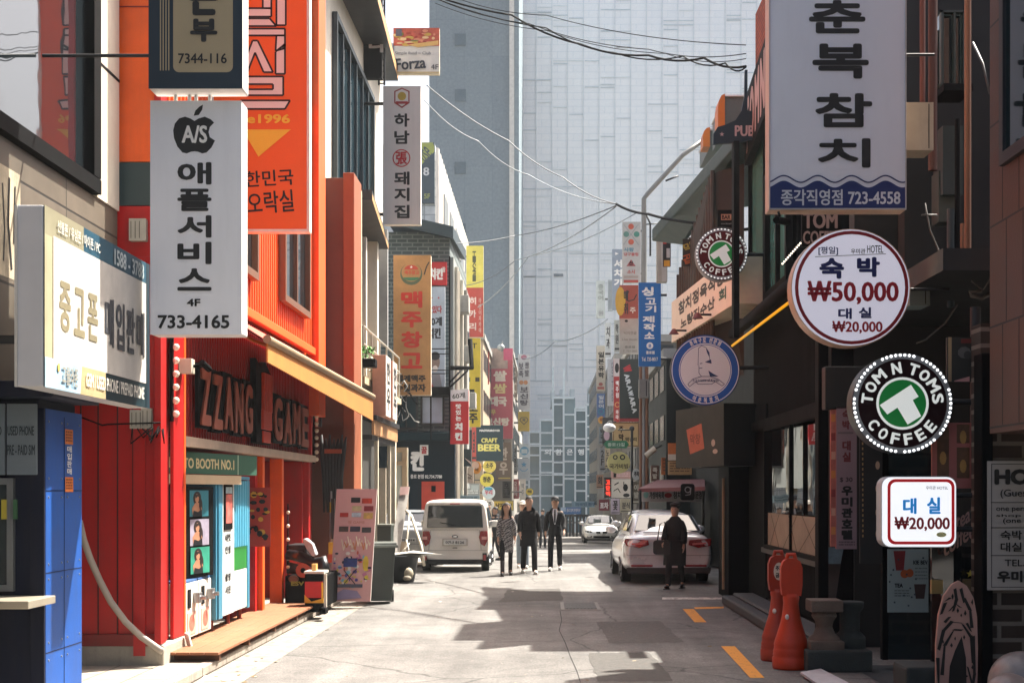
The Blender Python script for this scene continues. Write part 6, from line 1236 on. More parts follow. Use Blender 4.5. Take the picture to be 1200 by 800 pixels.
# leaning boards and chair clutter
t = thing('leaning_board', 'long weathered grey panel leaning against the glazed porch', 'board', W(460, 655, 31.5))
mb = MB(); V = [W(457, 653, 31.2), W(467, 653, 31.2), W(480, 570, 32.6), W(469, 570, 32.6)]; mb.add(V + [p + UY * .06 for p in V], [(0, 1, 2, 3), (7, 6, 5, 4), (0, 4, 5, 1), (1, 5, 6, 2), (2, 6, 7, 3), (3, 7, 4, 0)], mat('#9a9690', .6, 0, .2, 3, grime=.2)); mb.build('panel', t)
mb = MB(); V = [W(468.5, 580, 32.4), W(478.5, 579, 32.4), W(479.8, 570.2, 32.55), W(469.2, 570.2, 32.55)]; mb.poly([p - UY * .03 for p in V], mat('#a5837e', .6)); mb.build('sticker', t)
t = thing('folding_chair', 'tangle of pale folding chair legs beside the black tub', 'chair', W(478, 660, 31))
mb = MB(); PL_ = mat('#c9c1b0', .5, .2)
mb.tube([W(476, 598, 32), W(482, 604, 31.8), W(494, 640, 31), W(497, 662, 30.7)], .035, PL_); mb.tube([W(470, 664, 31), W(477, 632, 31.3), W(480, 600, 31.6)], .022, PL_); mb.tube([W(466, 652, 31), W(480, 636, 31.2)], .016, PL_); mb.tube([W(484, 665, 31), W(476, 632, 31.2)], .016, PL_); mb.build('frame', t)
mb = MB(); V = [W(472, 660, 30.8), W(494, 661, 30.6), W(492, 656, 31.2), W(474, 655, 31.3)]; mb.add(V + [p + UZ * .05 for p in V], [(3, 2, 1, 0), (4, 5, 6, 7), (0, 1, 5, 4), (1, 2, 6, 5), (2, 3, 7, 6), (3, 0, 4, 7)], mat('#c9c2b6', .5)); mb.build('seat', t)
mb = MB(); V = [W(466, 634, 31.6), W(477, 634, 31.6), W(476, 655, 31.4), W(464, 656, 31.4)]; mb.poly(V, mat('#8a7a62', .6)); mb.build('backrest', t)
t = thing('cloth_bundle', 'crumpled pale bag slumped at the foot of the black tub', 'bag', W(479, 679, 29.3)); mb = MB(); mb.ell(W(479, 672, 29.3), (.1, .12, .13), mat('#a39a84', .8, 0, .3, 9), 9, 6); mb.ell(W(477, 677, 29.2), (.09, .1, .06), mat('#8a8272', .8, 0, .3, 9), 8, 5); mb.build('bag', t)
t = thing('storage_box', 'dark green utility box behind the wheelie bin', 'box', W(450, 650, 28)); mb = MB(); mb.box(PX(442, 28), 28, 0, PX(458, 28), 28.5, PZ(616, 28), mat('#26322f', .5)); mb.box(PX(441.5, 28), 27.97, PZ(616, 28) + .003, PX(459, 28), 28.53, PZ(614, 28), mat('#6a7068', .5)); mb.build('box', t)
# arcade machines at the entrance
am = thing('racing_cabinet', 'black racing arcade seat cabinet with a pale tipped seat back', 'arcade machine', W(352, 715, 21.8))
z0 = .11; mb = MB(); mb.box(PX(338, 22), 21.7, z0, PX(383, 22), 23.2, z0 + .5, BLACK); mb.box(PX(338, 22.4), 22.2, z0 + .5, PX(362, 22.4), 23.0, z0 + .95, mat('#1f1c1e', .4)); mb.build('base', am, .02)
mb = MB(); mb.tube([W(338, 650, 22), W(352, 652, 21.9), W(368, 660, 21.8), W(378, 656, 21.8), W(381, 672, 21.7)], .09, mat('#17161a', .35, coat=.3), 8); mb.tube([W(340, 657, 21.85), W(356, 661, 21.75), W(374, 671, 21.7)], .02, mat('#a02a2a', .4), 6); mb.build('seat', am)
mb = MB(); V = [W(354, 632, 21.9), W(358, 630, 21.9), W(366, 637, 21.8), W(371, 650, 21.75), W(366, 652, 21.75), W(359, 643, 21.85)]; mb.add([p for p in V] + [p + UY * .2 for p in V], [(0, 1, 2, 3, 4, 5), (11, 10, 9, 8, 7, 6)] + [(i, 6 + i, 6 + (i + 1) % 6, (i + 1) % 6) for i in range(6)], mat('#b9b9bb', .4)); mb.build('headrest', am, .02)
mb = MB(); V = 21.69; mb.cyl(W(355, 668, 21.7), W(355, 668, 21.62), .11, mat('#b5482a', .5), 14); mb.cyl(W(355, 668, 21.62), W(355, 668, 21.6), .04, BLACK, 10); mb.build('speaker', am)
mb = MB(); mb.text('ESV', W(341, 686, 21.68), UX, UZ, .2, .07, mat('#8fa03a', .5), .08); mb.ell(W(344, 678, 21.7), (.08, .02, .06), mat('#7a5a4a', .5)); mb.build('artwork', am)
rb = thing('trash_bin', 'short black bin wrapped in a red panel with yellow edges at the arcade entrance', 'bin', W(365, 718, 21))
d = 21.0; z0 = .11; mb = MB(); mb.box(PX(357, d), d, z0, PX(379, d), d + .4, PZ(672, d), BLACK); mb.build('body', rb, .02)
mb = MB(); mb.box(PX(357.5, d), d - .02, PZ(700, d), PX(378.5, d), d - .004, PZ(681, d), mat('#b5121c', .4)); mb.prism([(0, 0), (.28, 0), (.28, .07), (.1, .02), (0, .12)], W(357, 706, d - .004), UX, UZ, 0, .02, mat('#d9a52a', .5)); mb.box(PX(377, d), d - .03, PZ(704, d), PX(379, d), d - .021, PZ(682, d), mat('#d9a52a', .5)); mb.build('wrap', rb)
mb = MB(); mb.box(PX(356.5, d), d - .02, PZ(672, d) + .003, PX(380, d), d + .42, PZ(669, d), mat('#c9c4ba', .5)); mb.box(PX(364, d), d + .1, PZ(668.9, d), PX(369, d), d + .25, PZ(661, d), mat('#c9a25a', .5)); mb.build('lid', rb)
t = thing('door_stand', 'slim white painted post on a black foot at the edge of the arcade entrance', 'post', W(381, 722, 20.6)); d = 20.8; mb = MB(); mb.box(PX(379.5, d), d, .2, PX(382.5, d), d + .06, PZ(672, d), mat('#c9c4b4', .5, grime=.4)); mb.build('pole', t); mb = MB(); mb.box(PX(376, d), d - .1, .105, PX(382.8, d), d + .15, .2, BLACK); mb.build('foot', t, .01)
mb = MB()
for i in range(7): mb.ell(W(337.5, 600 + i * 16, 22.1), (.03, .03, .03), BU, 7, 5)
mb.tube([W(337.5, 590, 22.13), W(337.5, 705, 22.13)], .012, BLACK, 4); tag(mb.build('bulb_string', None), 'string of small bulbs down the inner red pillar by the racing cabinet', 'lights')
t = thing('street_sign', 'yellow and red strip boards clustered behind the pink board', 'sign', W(384, 660, 24.6)); d = 24.8; mb = MB(); 
for (x0, y0, x1, y1, c) in ((381, 636, 388, 650, '#cfa030'), (380, 650, 387, 660, '#b5452a'), (386, 632, 391, 668, '#c98f2a'), (384, 584, 388, 632, '#2a2422')): mb.box(PX(x0, d), d + x0 * .001, PZ(y1, d), PX(x1, d), d + .05 + x0 * .001, PZ(y0, d), mat(c, .5, 0, .2))
mb.box(PX(384, d), d, 0, PX(386, d), d + .03, PZ(660, d), IRON); mb.build('board', t)
t = thing('parasol_rack', 'bundle of black folded parasols tied with an orange band beside the brown pier', 'parasols', W(390, 620, 25.3)); mb = MB(); R = random.Random(31)
for k in range(7): x = 380 + k * 3.2; mb.tube([W(x + R.uniform(0, 2), 600, 25.4), W(x, 560, 25.4), W(x + (x - 388) * .3, 528, 25.4), W(x + (x - 386) * .5, 508 + R.random() * 8, 25.4)], [.02, .045, .05, .015], mat('#1a1c20', .6), 6)
mb.build('canopy', t); mb = MB(); mb.box(PX(380, 25.3), 25.3, PZ(531, 25.3), PX(400, 25.3), 25.35, PZ(526, 25.3), mat('#a8492c', .6)); mb.build('band', t); mb = MB(); mb.cyl(W(388.5, 640, 25.4), W(388.5, 575, 25.4), .035, STEEL); mb.box(PX(386.5, 25.3), 25.28, PZ(600, 25.3), PX(390.5, 25.3), 25.33, PZ(588, 25.3), mat('#cfae2a', .5)); mb.cyl((PX(388.5, 25.4), 25.4, 0), W(388.5, 640, 25.4), .03, STEEL); build_each(mb, 'post', t)
# drain pipes on the near edge of the white building
t = thing('drain_pipes', 'bundle of red and white drain pipes between the orange arcade and the white building', 'pipes', (PX(372, 25.4), 25.4, 0)); mb = MB()
for x, mt in ((368.5, mat('#c9401a', .5)), (372, WHITE), (374.5, IRON)): mb.cyl(W(x, 500, 25.45), W(x, -80, 25.45), .045, mt, 8)
for k in range(26): mb.box(PX(371.2, 25.3), 25.36, PZ(4 + k * 9, 25.3), PX(373, 25.3), 25.4, PZ(k * 9, 25.3), mat('#d8d0c6', .5))
build_each(mb, 'pipe', t)

# ================================================================== street objects, right
def barrier(name, label, px, py, d, dark, lean=0):
    t = thing(name, label, 'barrier post', (PX(px, d), d, 0), 'orange plastic barrier posts'); OG = mat('#b8320a' if not dark else '#96280a', .5, 0, .12, 4, .05, grime=.2)
    c = Vector((PX(px, d), d, 0)); k = 1.0
    w_ = .74
    mb = MB(); mb.lathe([(r_ * w_, z_) for r_, z_ in ((.26, .0), (.27, .02), (.27, .12), (.255, .13), (.265, .15), (.255, .17), (.262, .19), (.25, .21), (.245, .24), (.25, .26), (.235, .3), (.2, .38), (.15, .5), (.125, .6), (.11, .7), (.12, .76), (.1, .8))], c, OG, 24); mb.build('base', t)
    mb = MB(); pr = [(-.1, .78), (.1, .78), (.115, .9), (.115, 1.08), (.09, 1.15), (.04, 1.18), (-.04, 1.18), (-.09, 1.15), (-.115, 1.08), (-.115, .9)]
    mb.prism(pr, c, UX, UZ, -.05, .05, OG); mb.build('head', t, .018)
    if dark:
     mb = MB(); mb.prism([(.06 * math.cos(q * PI / 8), 1.0 + .1 * math.sin(q * PI / 8)) for q in range(16)], c - UY * .052, UX, UZ, 0, .004, mat('#d9cdbc', .5)); o = mb.build('label_plate', t)
     mb = MB(); mb.text('주차', c + Vector((-.04, -.0585, 1.01)), UX, UZ, .08, .055, INK, .06); mb.text('금지', c + Vector((-.04, -.0585, .93)), UX, UZ, .08, .055, INK, .06); mb.build('lettering', o)
    mb = MB(); mb.tube([c + Vector((-.05, 0, 1.15)), c + Vector((-.035, 0, 1.22)), c + Vector((.035, 0, 1.22)), c + Vector((.05, 0, 1.15))], .025, OG, 7); mb.build('handle', t)
    mb = MB(); mb.ell(c + Vector((-.06, -.1, .56)), (.022, .012, .03), WHITE, 8, 5); mb.build('sticker', t)
    return t
b1 = barrier('barrier_post', 'orange plastic no parking post without a label, beside the stone pedestal', 927, 783, 15.25, False)
b2 = barrier('barrier_post', 'orange plastic no parking post with an oval white label, behind the unlabelled one', 912, 770, 16.0, True)
# stone lantern base / balusters
SNE = mat('#6a5c52', .85, 0, .2, 6, .5, grime=.25); SND = mat('#343a39', .85, 0, .2, 6, .5, grime=.3)
sl_ = thing('stone_pedestal', 'carved stone pedestal with a waisted pillar beside the orange posts', 'pedestal', (PX(985, 15.0), 15.0, 0))
mb = MB(); d = 14.9; mb.box(PX(946, d), d, 0, PX(1023, d), d + .55, PZ(762, d), SND); mb.build('plinth', sl_, .02)
c = Vector((PX(968, 15.05), 15.15, PZ(761.8, 15))); mb = MB(); mb.lathe([(.17, 0), (.17, .12), (.12, .16), (.085, .24), (.1, .3), (.14, .36), (.13, .37), (.12, .4)], c, SNE, 16); mb.box(c.x - .17, c.y - .17, c.z + .402, c.x + .17, c.y + .17, c.z + .53, SNE); mb.box(c.x - .18, c.y - .18, c.z, c.x + .18, c.y + .18, c.z + .1, SNE); mb.build('waisted_pillar', sl_, .012)
mb = MB(); c2 = Vector((PX(997, 15.2), 15.25, PZ(761.8, 15))); mb.lathe([(.17, 0), (.17, .12), (.11, .18), (.11, .38), (.15, .44), (.15, .5)], c2, SND, 16); mb.build('waisted_pillar', sl_, .012)
t = thing('stone_block', 'rough grey stone block at the bottom edge by the carved panel', 'stone block', (PX(1092, 12.8), 12.8, 0)); mb = MB(); d = 12.6; mb.box(PX(1062, d), d, 0, PX(1121, d), d + .5, PZ(781, d), SND); mb.build('block', t, .03)
t = thing('poster_easel', 'tattered blue topped poster stand leaning on the cafe corner', 'poster stand', W(980, 705, 15.6)); mb = MB(); V = [W(962, 706, 15.8), W(979, 706, 15.8), W(988, 641, 16.1), W(968, 641, 16.1)]; mb.add(V + [p + UY * .05 for p in V], [(0, 1, 2, 3), (7, 6, 5, 4), (0, 4, 5, 1), (1, 5, 6, 2), (2, 6, 7, 3), (3, 7, 4, 0)], mat('#332a26', .5, 0, .4, 4)); mb.build('board', t); mb = MB(); V = [W(966, 660, 15.98), W(984.5, 660, 15.98), W(988, 641, 16.08), W(968, 641, 16.08)]; mb.poly([p - UY * .03 for p in V], mat('#4f6672', .5, 0, .3, 9)); mb.build('poster', t)
# carved temple gate cut-out
t = thing('carved_panel', 'pink painted wooden panel carved with a dark arched temple gate', 'panel', W(1120, 800, 12.45)); d = 12.45; PKP = mat('#b58c80', .6, 0, .12, 4)
pts = [(1097, 812), (1097, 755), (1100, 720), (1106, 698), (1116, 684), (1124, 680), (1133, 686), (1141, 700), (1145, 722), (1146, 760), (1145, 812)]
mb = MB(); mb.prism([((x - 1097) * d / F, (812 - y) * d / F) for x, y in pts][::-1], W(1097, 812, d), UX, UZ, -.04, 0, PKP); mb.build('panel', t, .004)
mb = MB(); R = random.Random(17); k = 0
def blot(poly):
    global k; k += 1; mb.poly([W(x, y, d - .004 - .0004 * k) for x, y in poly], mat('#15110f', .6))
blot([(1111, 812), (1113, 780), (1119, 762), (1127, 745), (1132, 770), (1133, 812)])
for arc in ([(1100, 760), (1106, 738), (1116, 728), (1128, 730), (1138, 745), (1141, 775)], [(1104, 790), (1107, 756), (1117, 738), (1128, 737)], [(1103, 720), (1108, 705), (1114, 700)], [(1112, 716), (1120, 706), (1126, 712)], [(1130, 700), (1137, 715), (1139, 735)], [(1119, 690), (1121, 702), (1117, 715)], [(1126, 690), (1130, 705)], [(1141, 745), (1142, 790), (1139, 810)], [(1099, 770), (1100, 800)], [(1107, 728), (1113, 722)], [(1133, 730), (1138, 740)], [(1134, 780), (1139, 800)]):
    for (ax, ay), (bx, by) in zip(arc, arc[1:]):
        w0, w1 = R.uniform(1, 2.3), R.uniform(1, 2.3); blot([(ax - w0, ay), (ax + w0, ay + R.uniform(-2, 2)), (bx + w1, by), (bx - w1, by + R.uniform(-2, 2))])
for q in range(16): x, y = R.uniform(1103, 1140), R.uniform(695, 800); blot([(x - R.uniform(.8, 2), y), (x, y - R.uniform(1, 5)), (x + R.uniform(.8, 2), y), (x, y + R.uniform(1, 5))])
mb.build('carving', t)
t = thing('cafe_lettering', 'slanting pale brush letters cut out and hung above the carved temple panel', 'sign', W(1130, 640, 12.9)); mb = MB(); mb.text('coffee', W(1106, 653, 12.9), (UX * .8 + UZ * .55).normalized(), UZ, .34, .17, PKP, .06); mb.text('tea', W(1120, 622, 12.9), (UX * .8 + UZ * .55).normalized(), UZ, .16, .12, PKP, .06); mb.build('letter', t); mb = MB(); mb.cyl(W(1112, 640, 12.93), W(1142, 590, 12.93), .008, IRON, 5); mb.build('wire', t)
t = thing('counter_display', 'wooden counter edge and gold star ornament seen through the cafe glass', 'counter', W(1120, 700, 13.3)); mb = MB(); mb.box(PX(1091, 12.95), 12.92, PZ(695, 12.95), PX(1104, 12.95), 12.98, PZ(679, 12.95), mat('#8f7a4a', .5)); mb.box(PX(1129, 12.95), 12.92, PZ(704, 12.95), PX(1146, 12.95), 12.98, PZ(678, 12.95), mat('#5a4a30', .6, 0, .3)); mb.build('counter', t); mb = MB(); c = (1137, 672); mb.poly([W(c[0] + (5 if q % 2 == 0 else 2) * math.sin(q * PI / 5), c[1] - (5 if q % 2 == 0 else 2) * math.cos(q * PI / 5), 12.9) for q in range(10)], mat('#b5a040', .4)); mb.build('star', t)
t = thing('stone_sphere', 'glossy grey stone sphere bollard at the bottom right corner', 'bollard', (PX(1196, 11.6), 11.6, 0)); mb = MB(); mb.ell((PX(1196, 11.6), 11.6, PZ(800, 11.6)), (.26, .26, .26), mat('#8f8783', .3, 0, .25, 6), 28, 18); mb.build('sphere', t)
t = thing('stone_sphere', 'lower stone sphere bulging in front of the corner bollard', 'bollard', (PX(1181, 11.2), 11.2, 0)); mb = MB(); mb.ell((PX(1183, 11.2), 11.2, PZ(815, 11.2)), (.19, .19, .18), mat('#a08f88', .35, 0, .25, 6), 24, 16); mb.build('sphere', t)
t = thing('flattened_carton', 'flattened white carton lying on the ground by the stone pedestal', 'carton', gp(965, 797)); mb = MB(); V = [gp(938, 789.5, .02), gp(962, 785.5, .02), gp(996, 803, .02), gp(962, 806, .02)]; mb.add(V + [p + UZ * .025 for p in V], [(3, 2, 1, 0), (4, 5, 6, 7), (0, 1, 5, 4), (1, 2, 6, 5), (2, 3, 7, 6), (3, 0, 4, 7)], mat('#b9b7ba', .7, 0, .12, 9)); mb.build('carton', t)
t = thing('barricade', 'dark low railing barricade across the far end of the street', 'barrier', W(672, 612, 105)); d = 105; mb = MB()
for k in range(9): x = PX(664 + k * 4, d); mb.cyl((x, d, GZ(d)), (x, d, PZ(603, d)), .08, IRON, 6)
mb.box(PX(662, d), d, PZ(605, d), PX(700, d), d + .1, PZ(602.5, d), IRON); mb.box(PX(662, d), d, PZ(613, d), PX(700, d), d + .1, PZ(611, d), GREY); mb.build('railing', t)
s = Sign('banner', 'blue and white street banner hung low across the far end', 'banner', (657, 594, 681, 602), 110, .05, mat('#3f6fa8', .5)); s.r(657, 594, 663, 599, mat('#a9c0d4', .5)); s.t('종로 청계 관광특구', 664, 595.5, 680, 599.5, WHITE, .03); mb = MB(); [mb.cyl((PX(x, 110.1), 110.1, GZ(110)), W(x, 594, 110.1), .05, IRON, 6) for x in (657.5, 680.5)]; build_each(mb, 'post', s.root); s.done()
s = Sign('banner', 'pale blue street banner above the darker one at the far end', 'banner', (670, 587, 702, 594), 114, .05, mat('#8fb0c4', .5)); s.t('외국인 환영', 674, 588.5, 698, 592.5, mat('#3f6f94', .5), .03); mb = MB(); [mb.cyl((PX(x, 114.1), 114.1, GZ(114)), W(x, 587, 114.1), .05, IRON, 6) for x in (670.5, 701.5)]; build_each(mb, 'post', s.root); s.done()
# street light: tall pale pole with a cranked top
t = thing('street_light', 'pale tapered street light pole with a cranked arm behind the directory sign', 'street light', (PX(754, 44), 44, GZ(44))); d = 44; mb = MB(); ALP = mat('#8f8d86', .5, .3)
mb.tube([Vector((PX(754.5, d), d, GZ(d))), W(754.5, 330, d), W(754.5, 233, d), W(759, 227, d), W(800, 182, d), W(822, 166, d)], [.11, .09, .075, .075, .07, .07], ALP, 10); mb.build('pole', t)
mb = MB(); mb.tube([W(755, 247, d), W(762, 262, d), W(762, 300, d)], .03, IRON, 5); mb.tube([W(756, 263, d), W(772, 262, d)], .02, IRON, 5); mb.tube([W(780, 212, d), W(795, 206, d)], .03, IRON, 5); mb.box(PX(822, d), d - .15, PZ(168, d), PX(834, d), d + .15, PZ(163, d), ALP); mb.build('lamp_head', t)
# overhead cables
def cable(label, pts, r, name='overhead_cable', mt=BLACK, sag=.0, n=22):
    P = []
    for (p, q) in zip(pts, pts[1:]):
        for i in range(n + 1):
            f = i / n; v = p.lerp(q, f); v.z -= sag * 4 * f * (1 - f); P.append(v)
    mb = MB(); mb.tube(P, r, mt, 5); tag(mb.build(name, None), label, 'cable')
cable('thick black bundle of cables sagging across the top of the tower', [W(486, -14, 34), W(600, 18, 32), W(680, 52, 30), W(760, 65, 28), W(825, 68, 26), W(874, 78, 24.4)], .022, n=6, sag=.08)
cable('second thick cable twisting beside the black bundle', [W(500, -6, 34), W(640, 33, 31), W(720, 62, 29), W(800, 66, 27), W(850, 74, 25), W(874, 79, 24.4)], .014, n=6, sag=.1)
cable('topmost thin wire across the pale tower', [W(520, -8, 34), W(640, 18, 31), W(874, 53, 24.4)], .009, sag=.12)
cable('second thin wire just above the thick black bundle', [W(505, -4, 34), W(620, 28, 31), W(760, 58, 28), W(874, 63, 24.4)], .009, sag=.1)
cable('thin wire sagging below the second one', [W(510, 4, 34), W(640, 36, 31), W(780, 63, 28), W(874, 69, 24.4)], .008, sag=.1)
cable('long pale wire from the slatted bar towards the pasta sign', [W(500, 100, 36), W(596, 165, 38), W(660, 208, 36), W(722, 239, 34)], .016, sag=.1, mt=mat('#7d8488', .5))
cable('faint wire running under the long pale one', [W(497, 117, 38), W(560, 165, 40), W(620, 205, 42), W(722, 239, 34)], .014, sag=.15, mt=mat('#9aa2a6', .5))
cable('thick black cable from the knot of wires to the slatted bar', [W(722, 239, 34), W(760, 251, 31), W(840, 263, 26), W(880, 268, 25)], .03, sag=.05)
cable('thin wire slanting up to the knot from the yellow sign', [W(505, 285, 44), W(604, 276, 46), W(722, 241, 34)], .014, sag=.1, mt=mat('#5a6266', .5))
cable('thin wire slanting up to the knot from the pink sign', [W(540, 335, 52), W(604, 305, 50), W(722, 242, 34)], .014, sag=.2, mt=mat('#6a7276', .5))
cable('lowest faint wire crossing before the pale tower', [W(560, 360, 60), W(620, 300, 56), W(745, 250, 44)], .016, sag=.2, mt=mat('#8a9296', .5))
cable('slack wire low in front of the lattice glazed bank', [W(612, 420, 92), W(650, 400, 92), W(712, 374, 80)], .03, sag=.3, mt=mat('#7a8488', .5))
cable('taut wire from the balcony to the beer hall sign', [W(432, 434, 29), W(470, 438, 37.9)], .02, mt=SR); cable('second taut wire below the first to the beer hall sign', [W(436, 448, 29.5), W(470, 451, 37.9)], .02, mt=SR)
t = thing('wire_coils', 'messy coil of black and pale wires hanging under the beer hall sign', 'wires', W(468, 470, 37.5)); mb = MB(); R = random.Random(41)
for k in range(16):
    P = [W(463 + R.uniform(-3, 14), 440 + R.uniform(0, 46), 37.5 + R.uniform(-.2, .2))]
    for q in range(5): P.append(P[-1] + Vector((R.uniform(-.14, .14), R.uniform(-.05, .05), R.uniform(-.2, .14))))
    mb.tube(P, .014, BLACK if k % 3 else mat('#b9b9b4', .5), 4)
mb.build('wire', t)
# roof-top clutter on the far left row
t = thing('rooftop_figure', 'grey metal rooster shaped vane above the pink sign', 'vane', W(588, 405, 82)); mb = MB(); mb.cyl(W(588, 412, 82), W(588, 402, 82), .06, GREY, 6); mb.ell(W(587, 407, 82), (.22, .14, .2), mat('#9aa0a0', .4, .3), 10, 6); mb.poly([W(586, 408, 82), W(589, 398, 82), W(591, 407, 82)], mat('#9aa0a0', .4, .3)); mb.build('vane', t)
# many small signs crowding the far ends of both rows
FAR = [('right', 702, 500, 709, 520, 90, '#7a8a94', '약국', 'small slate blue far sign under the amber round one'), ('right', 709, 524, 715, 548, 74, '#a89a82', '노래', 'slim sand coloured far sign beside the round yellow sign'), ('right', 703, 524, 709, 552, 92, '#8f959a', '2F', 'slim grey far sign left of the sand coloured one'),
 ('right', 699, 556, 707, 572, 86, '#9a7a68', '회', 'small clay coloured far sign beside the glowing red letters'), ('right', 727, 584, 740, 600, 62, '#8d8672', '분식', 'drab olive board low above the parked white car roof'), ('right', 716, 584, 726, 602, 64, '#b0a4b4', '꽃', 'pale mauve board low beside the maroon plate'), ('right', 741, 564, 750, 590, 54, '#6b6358', '이발', 'dark taupe upright board under the small round white sign'),
 ('right', 720, 375, 726, 412, 64, '#a5a7a0', '학원', 'pale sage strip sign beside the grey menu panel'), ('right', 709, 378, 716, 418, 76, '#b9bdbd', '치과', 'pale silver strip sign above the lilac blank one'), ('right', 750, 510, 757, 536, 48, '#4c5a52', '주점', 'dark sage upright board on the pipes'), ('right', 763, 545, 772, 566, 44, '#5a3b30', '족발', 'dark rust upright board left of the narrow orange board'),
 ('left', 553, 500, 558, 540, 66, '#b4463c', '닭', 'slim coral red strip left of the beer sign'), ('left', 567, 400, 573, 410, 84, '#c9c4ba', '회', 'tiny cream plate on top of the pink soup sign'), ('left', 601, 520, 606, 556, 92, '#8a8f8c', '안경', 'slim grey green strip right of the brown grey brush sign'), ('left', 589, 564, 598, 584, 84, '#7d7a70', '모텔', 'dull stone coloured board under the brown grey sign'),
 ('left', 540, 500, 546, 528, 60, '#23282a', '포차', 'black strip sign beside the narrow red and white one'), ('left', 606, 588, 613, 600, 98, '#a8a49c', '떡', 'small pale board at head height at the far end'), ('left', 601, 430, 606, 470, 96, '#7a6f68', 'PC', 'brown strip sign between the pink and white ones'), ('left', 544, 530, 552, 546, 56, '#9aa5a0', '커피', 'pale teal square sign above the beige mountain sign')]
for side, x0, y0, x1, y1, d, c, tx_, lb in FAR:
    s = Sign('small_sign', lb, 'sign', (x0, y0, x1, y1), d, .2, mat(c, .5, 0, .1), group='small signs crowding the far street'); lum = sum(lin(c)); ik = mat('#2a2828', .5) if lum > .55 else mat('#cfc9be', .5)
    if y1 - y0 > (x1 - x0) * 1.3: s.v_(tx_, x0 + (x1 - x0) * .2, y0 + (y1 - y0) * .12, x1 - (x1 - x0) * .2, y1 - (y1 - y0) * .25, ik, .05)
    else: s.t(tx_, x0 + (x1 - x0) * .15, y0 + (y1 - y0) * .25, x1 - (x1 - x0) * .15, y1 - (y1 - y0) * .25, ik, .05)
    s.r(x0 + .3, y1 - (y1 - y0) * .12, x1 - .3, y1 - (y1 - y0) * .06, ik); s.done()
# ================================================================== vehicles
GLS = glass('#0c1216', .03, 1.8, 'car_glass'); TYR = mat('#141414', .85, 0, .1); RIMM = mat('#a9abad', .35, .8); CHR = mat('#c9cbcc', .2, .9); TAIL = mat('#8a0c14', .25, coat=.6); PLA = mat('#cfd0cb', .5)
def loft(sts, mt, nm, par, sub=2, cap=True):
    """sts: list of (y, [(x,z)...half profile from bottom centre to top centre]) in the car's own frame"""
    V = []; n = None
    for y, pr in sts:
        ring = [(x, y, z) for x, z in pr] + [(-x, y, z) for x, z in reversed(pr) if x > 1e-6]
        n = len(ring); V += ring
    fs = [(i * n + k, i * n + (k + 1) % n, (i + 1) * n + (k + 1) % n, (i + 1) * n + k) for i in range(len(sts) - 1) for k in range(n)]
    if cap: fs += [tuple(range(n - 1, -1, -1)), tuple(range((len(sts) - 1) * n, len(sts) * n))]
    mb = MB(); mb.add(V, fs, mt, True); o = mb.build(nm, None, org=(0, 0, 0)); o.parent = par
    bm = bmesh.new(); bm.from_mesh(o.data); bmesh.ops.recalc_face_normals(bm, faces=bm.faces); bm.to_mesh(o.data); bm.free()
    if sub: q = o.modifiers.new('s', 'SUBSURF'); q.levels = sub; q.render_levels = sub
    return o
def plate(par, pts, mt, nm, th=.012, nrm=None, bevel=0.):
    V = [Vector(p) for p in pts]; n = (V[1] - V[0]).cross(V[2] - V[0]).normalized() if nrm is None else Vector(nrm); k = len(V); mb = MB()
    mb.add(V + [p + n * th for p in V], [tuple(range(k - 1, -1, -1)), tuple(range(k, 2 * k))] + [(i, (i + 1) % k, k + (i + 1) % k, k + i) for i in range(k)], mt); o = mb.build(nm, None, bevel, org=(0, 0, 0)); o.parent = par; return o
def wheel(par, x, y, r, w_):
    s_ = 1 if x > 0 else -1; mb = MB(); mb.lathe([], (0, 0, 0), TYR) if False else None
    mb.cyl((x - s_ * w_, y, r), (x, y, r), r, TYR, 22); o = mb.build('wheel', None, .02, org=(0, 0, 0)); o.parent = par
    mb = MB(); mb.cyl((x - s_ * .02, y, r), (x + s_ * .008, y, r), r * .68, RIMM, 18)
    for q in range(5): t = q * 2 * PI / 5; mb.cyl((x + s_ * .009, y, r), (x + s_ * .012, y + r * .6 * math.cos(t), r + r * .6 * math.sin(t)), .035, mat('#6a6c6e', .4, .7), 5)
    p = mb.build('rim', None, org=(0, 0, 0)); p.parent = o
def tx(par, st, O, ux, w_, h, mt, bold=.05, nm='lettering', uz=UZ): mb = MB(); mb.text(st, Vector(O), ux, uz, w_, h, mt, bold); o = mb.build(nm, None, org=(0, 0, 0)); o.parent = par
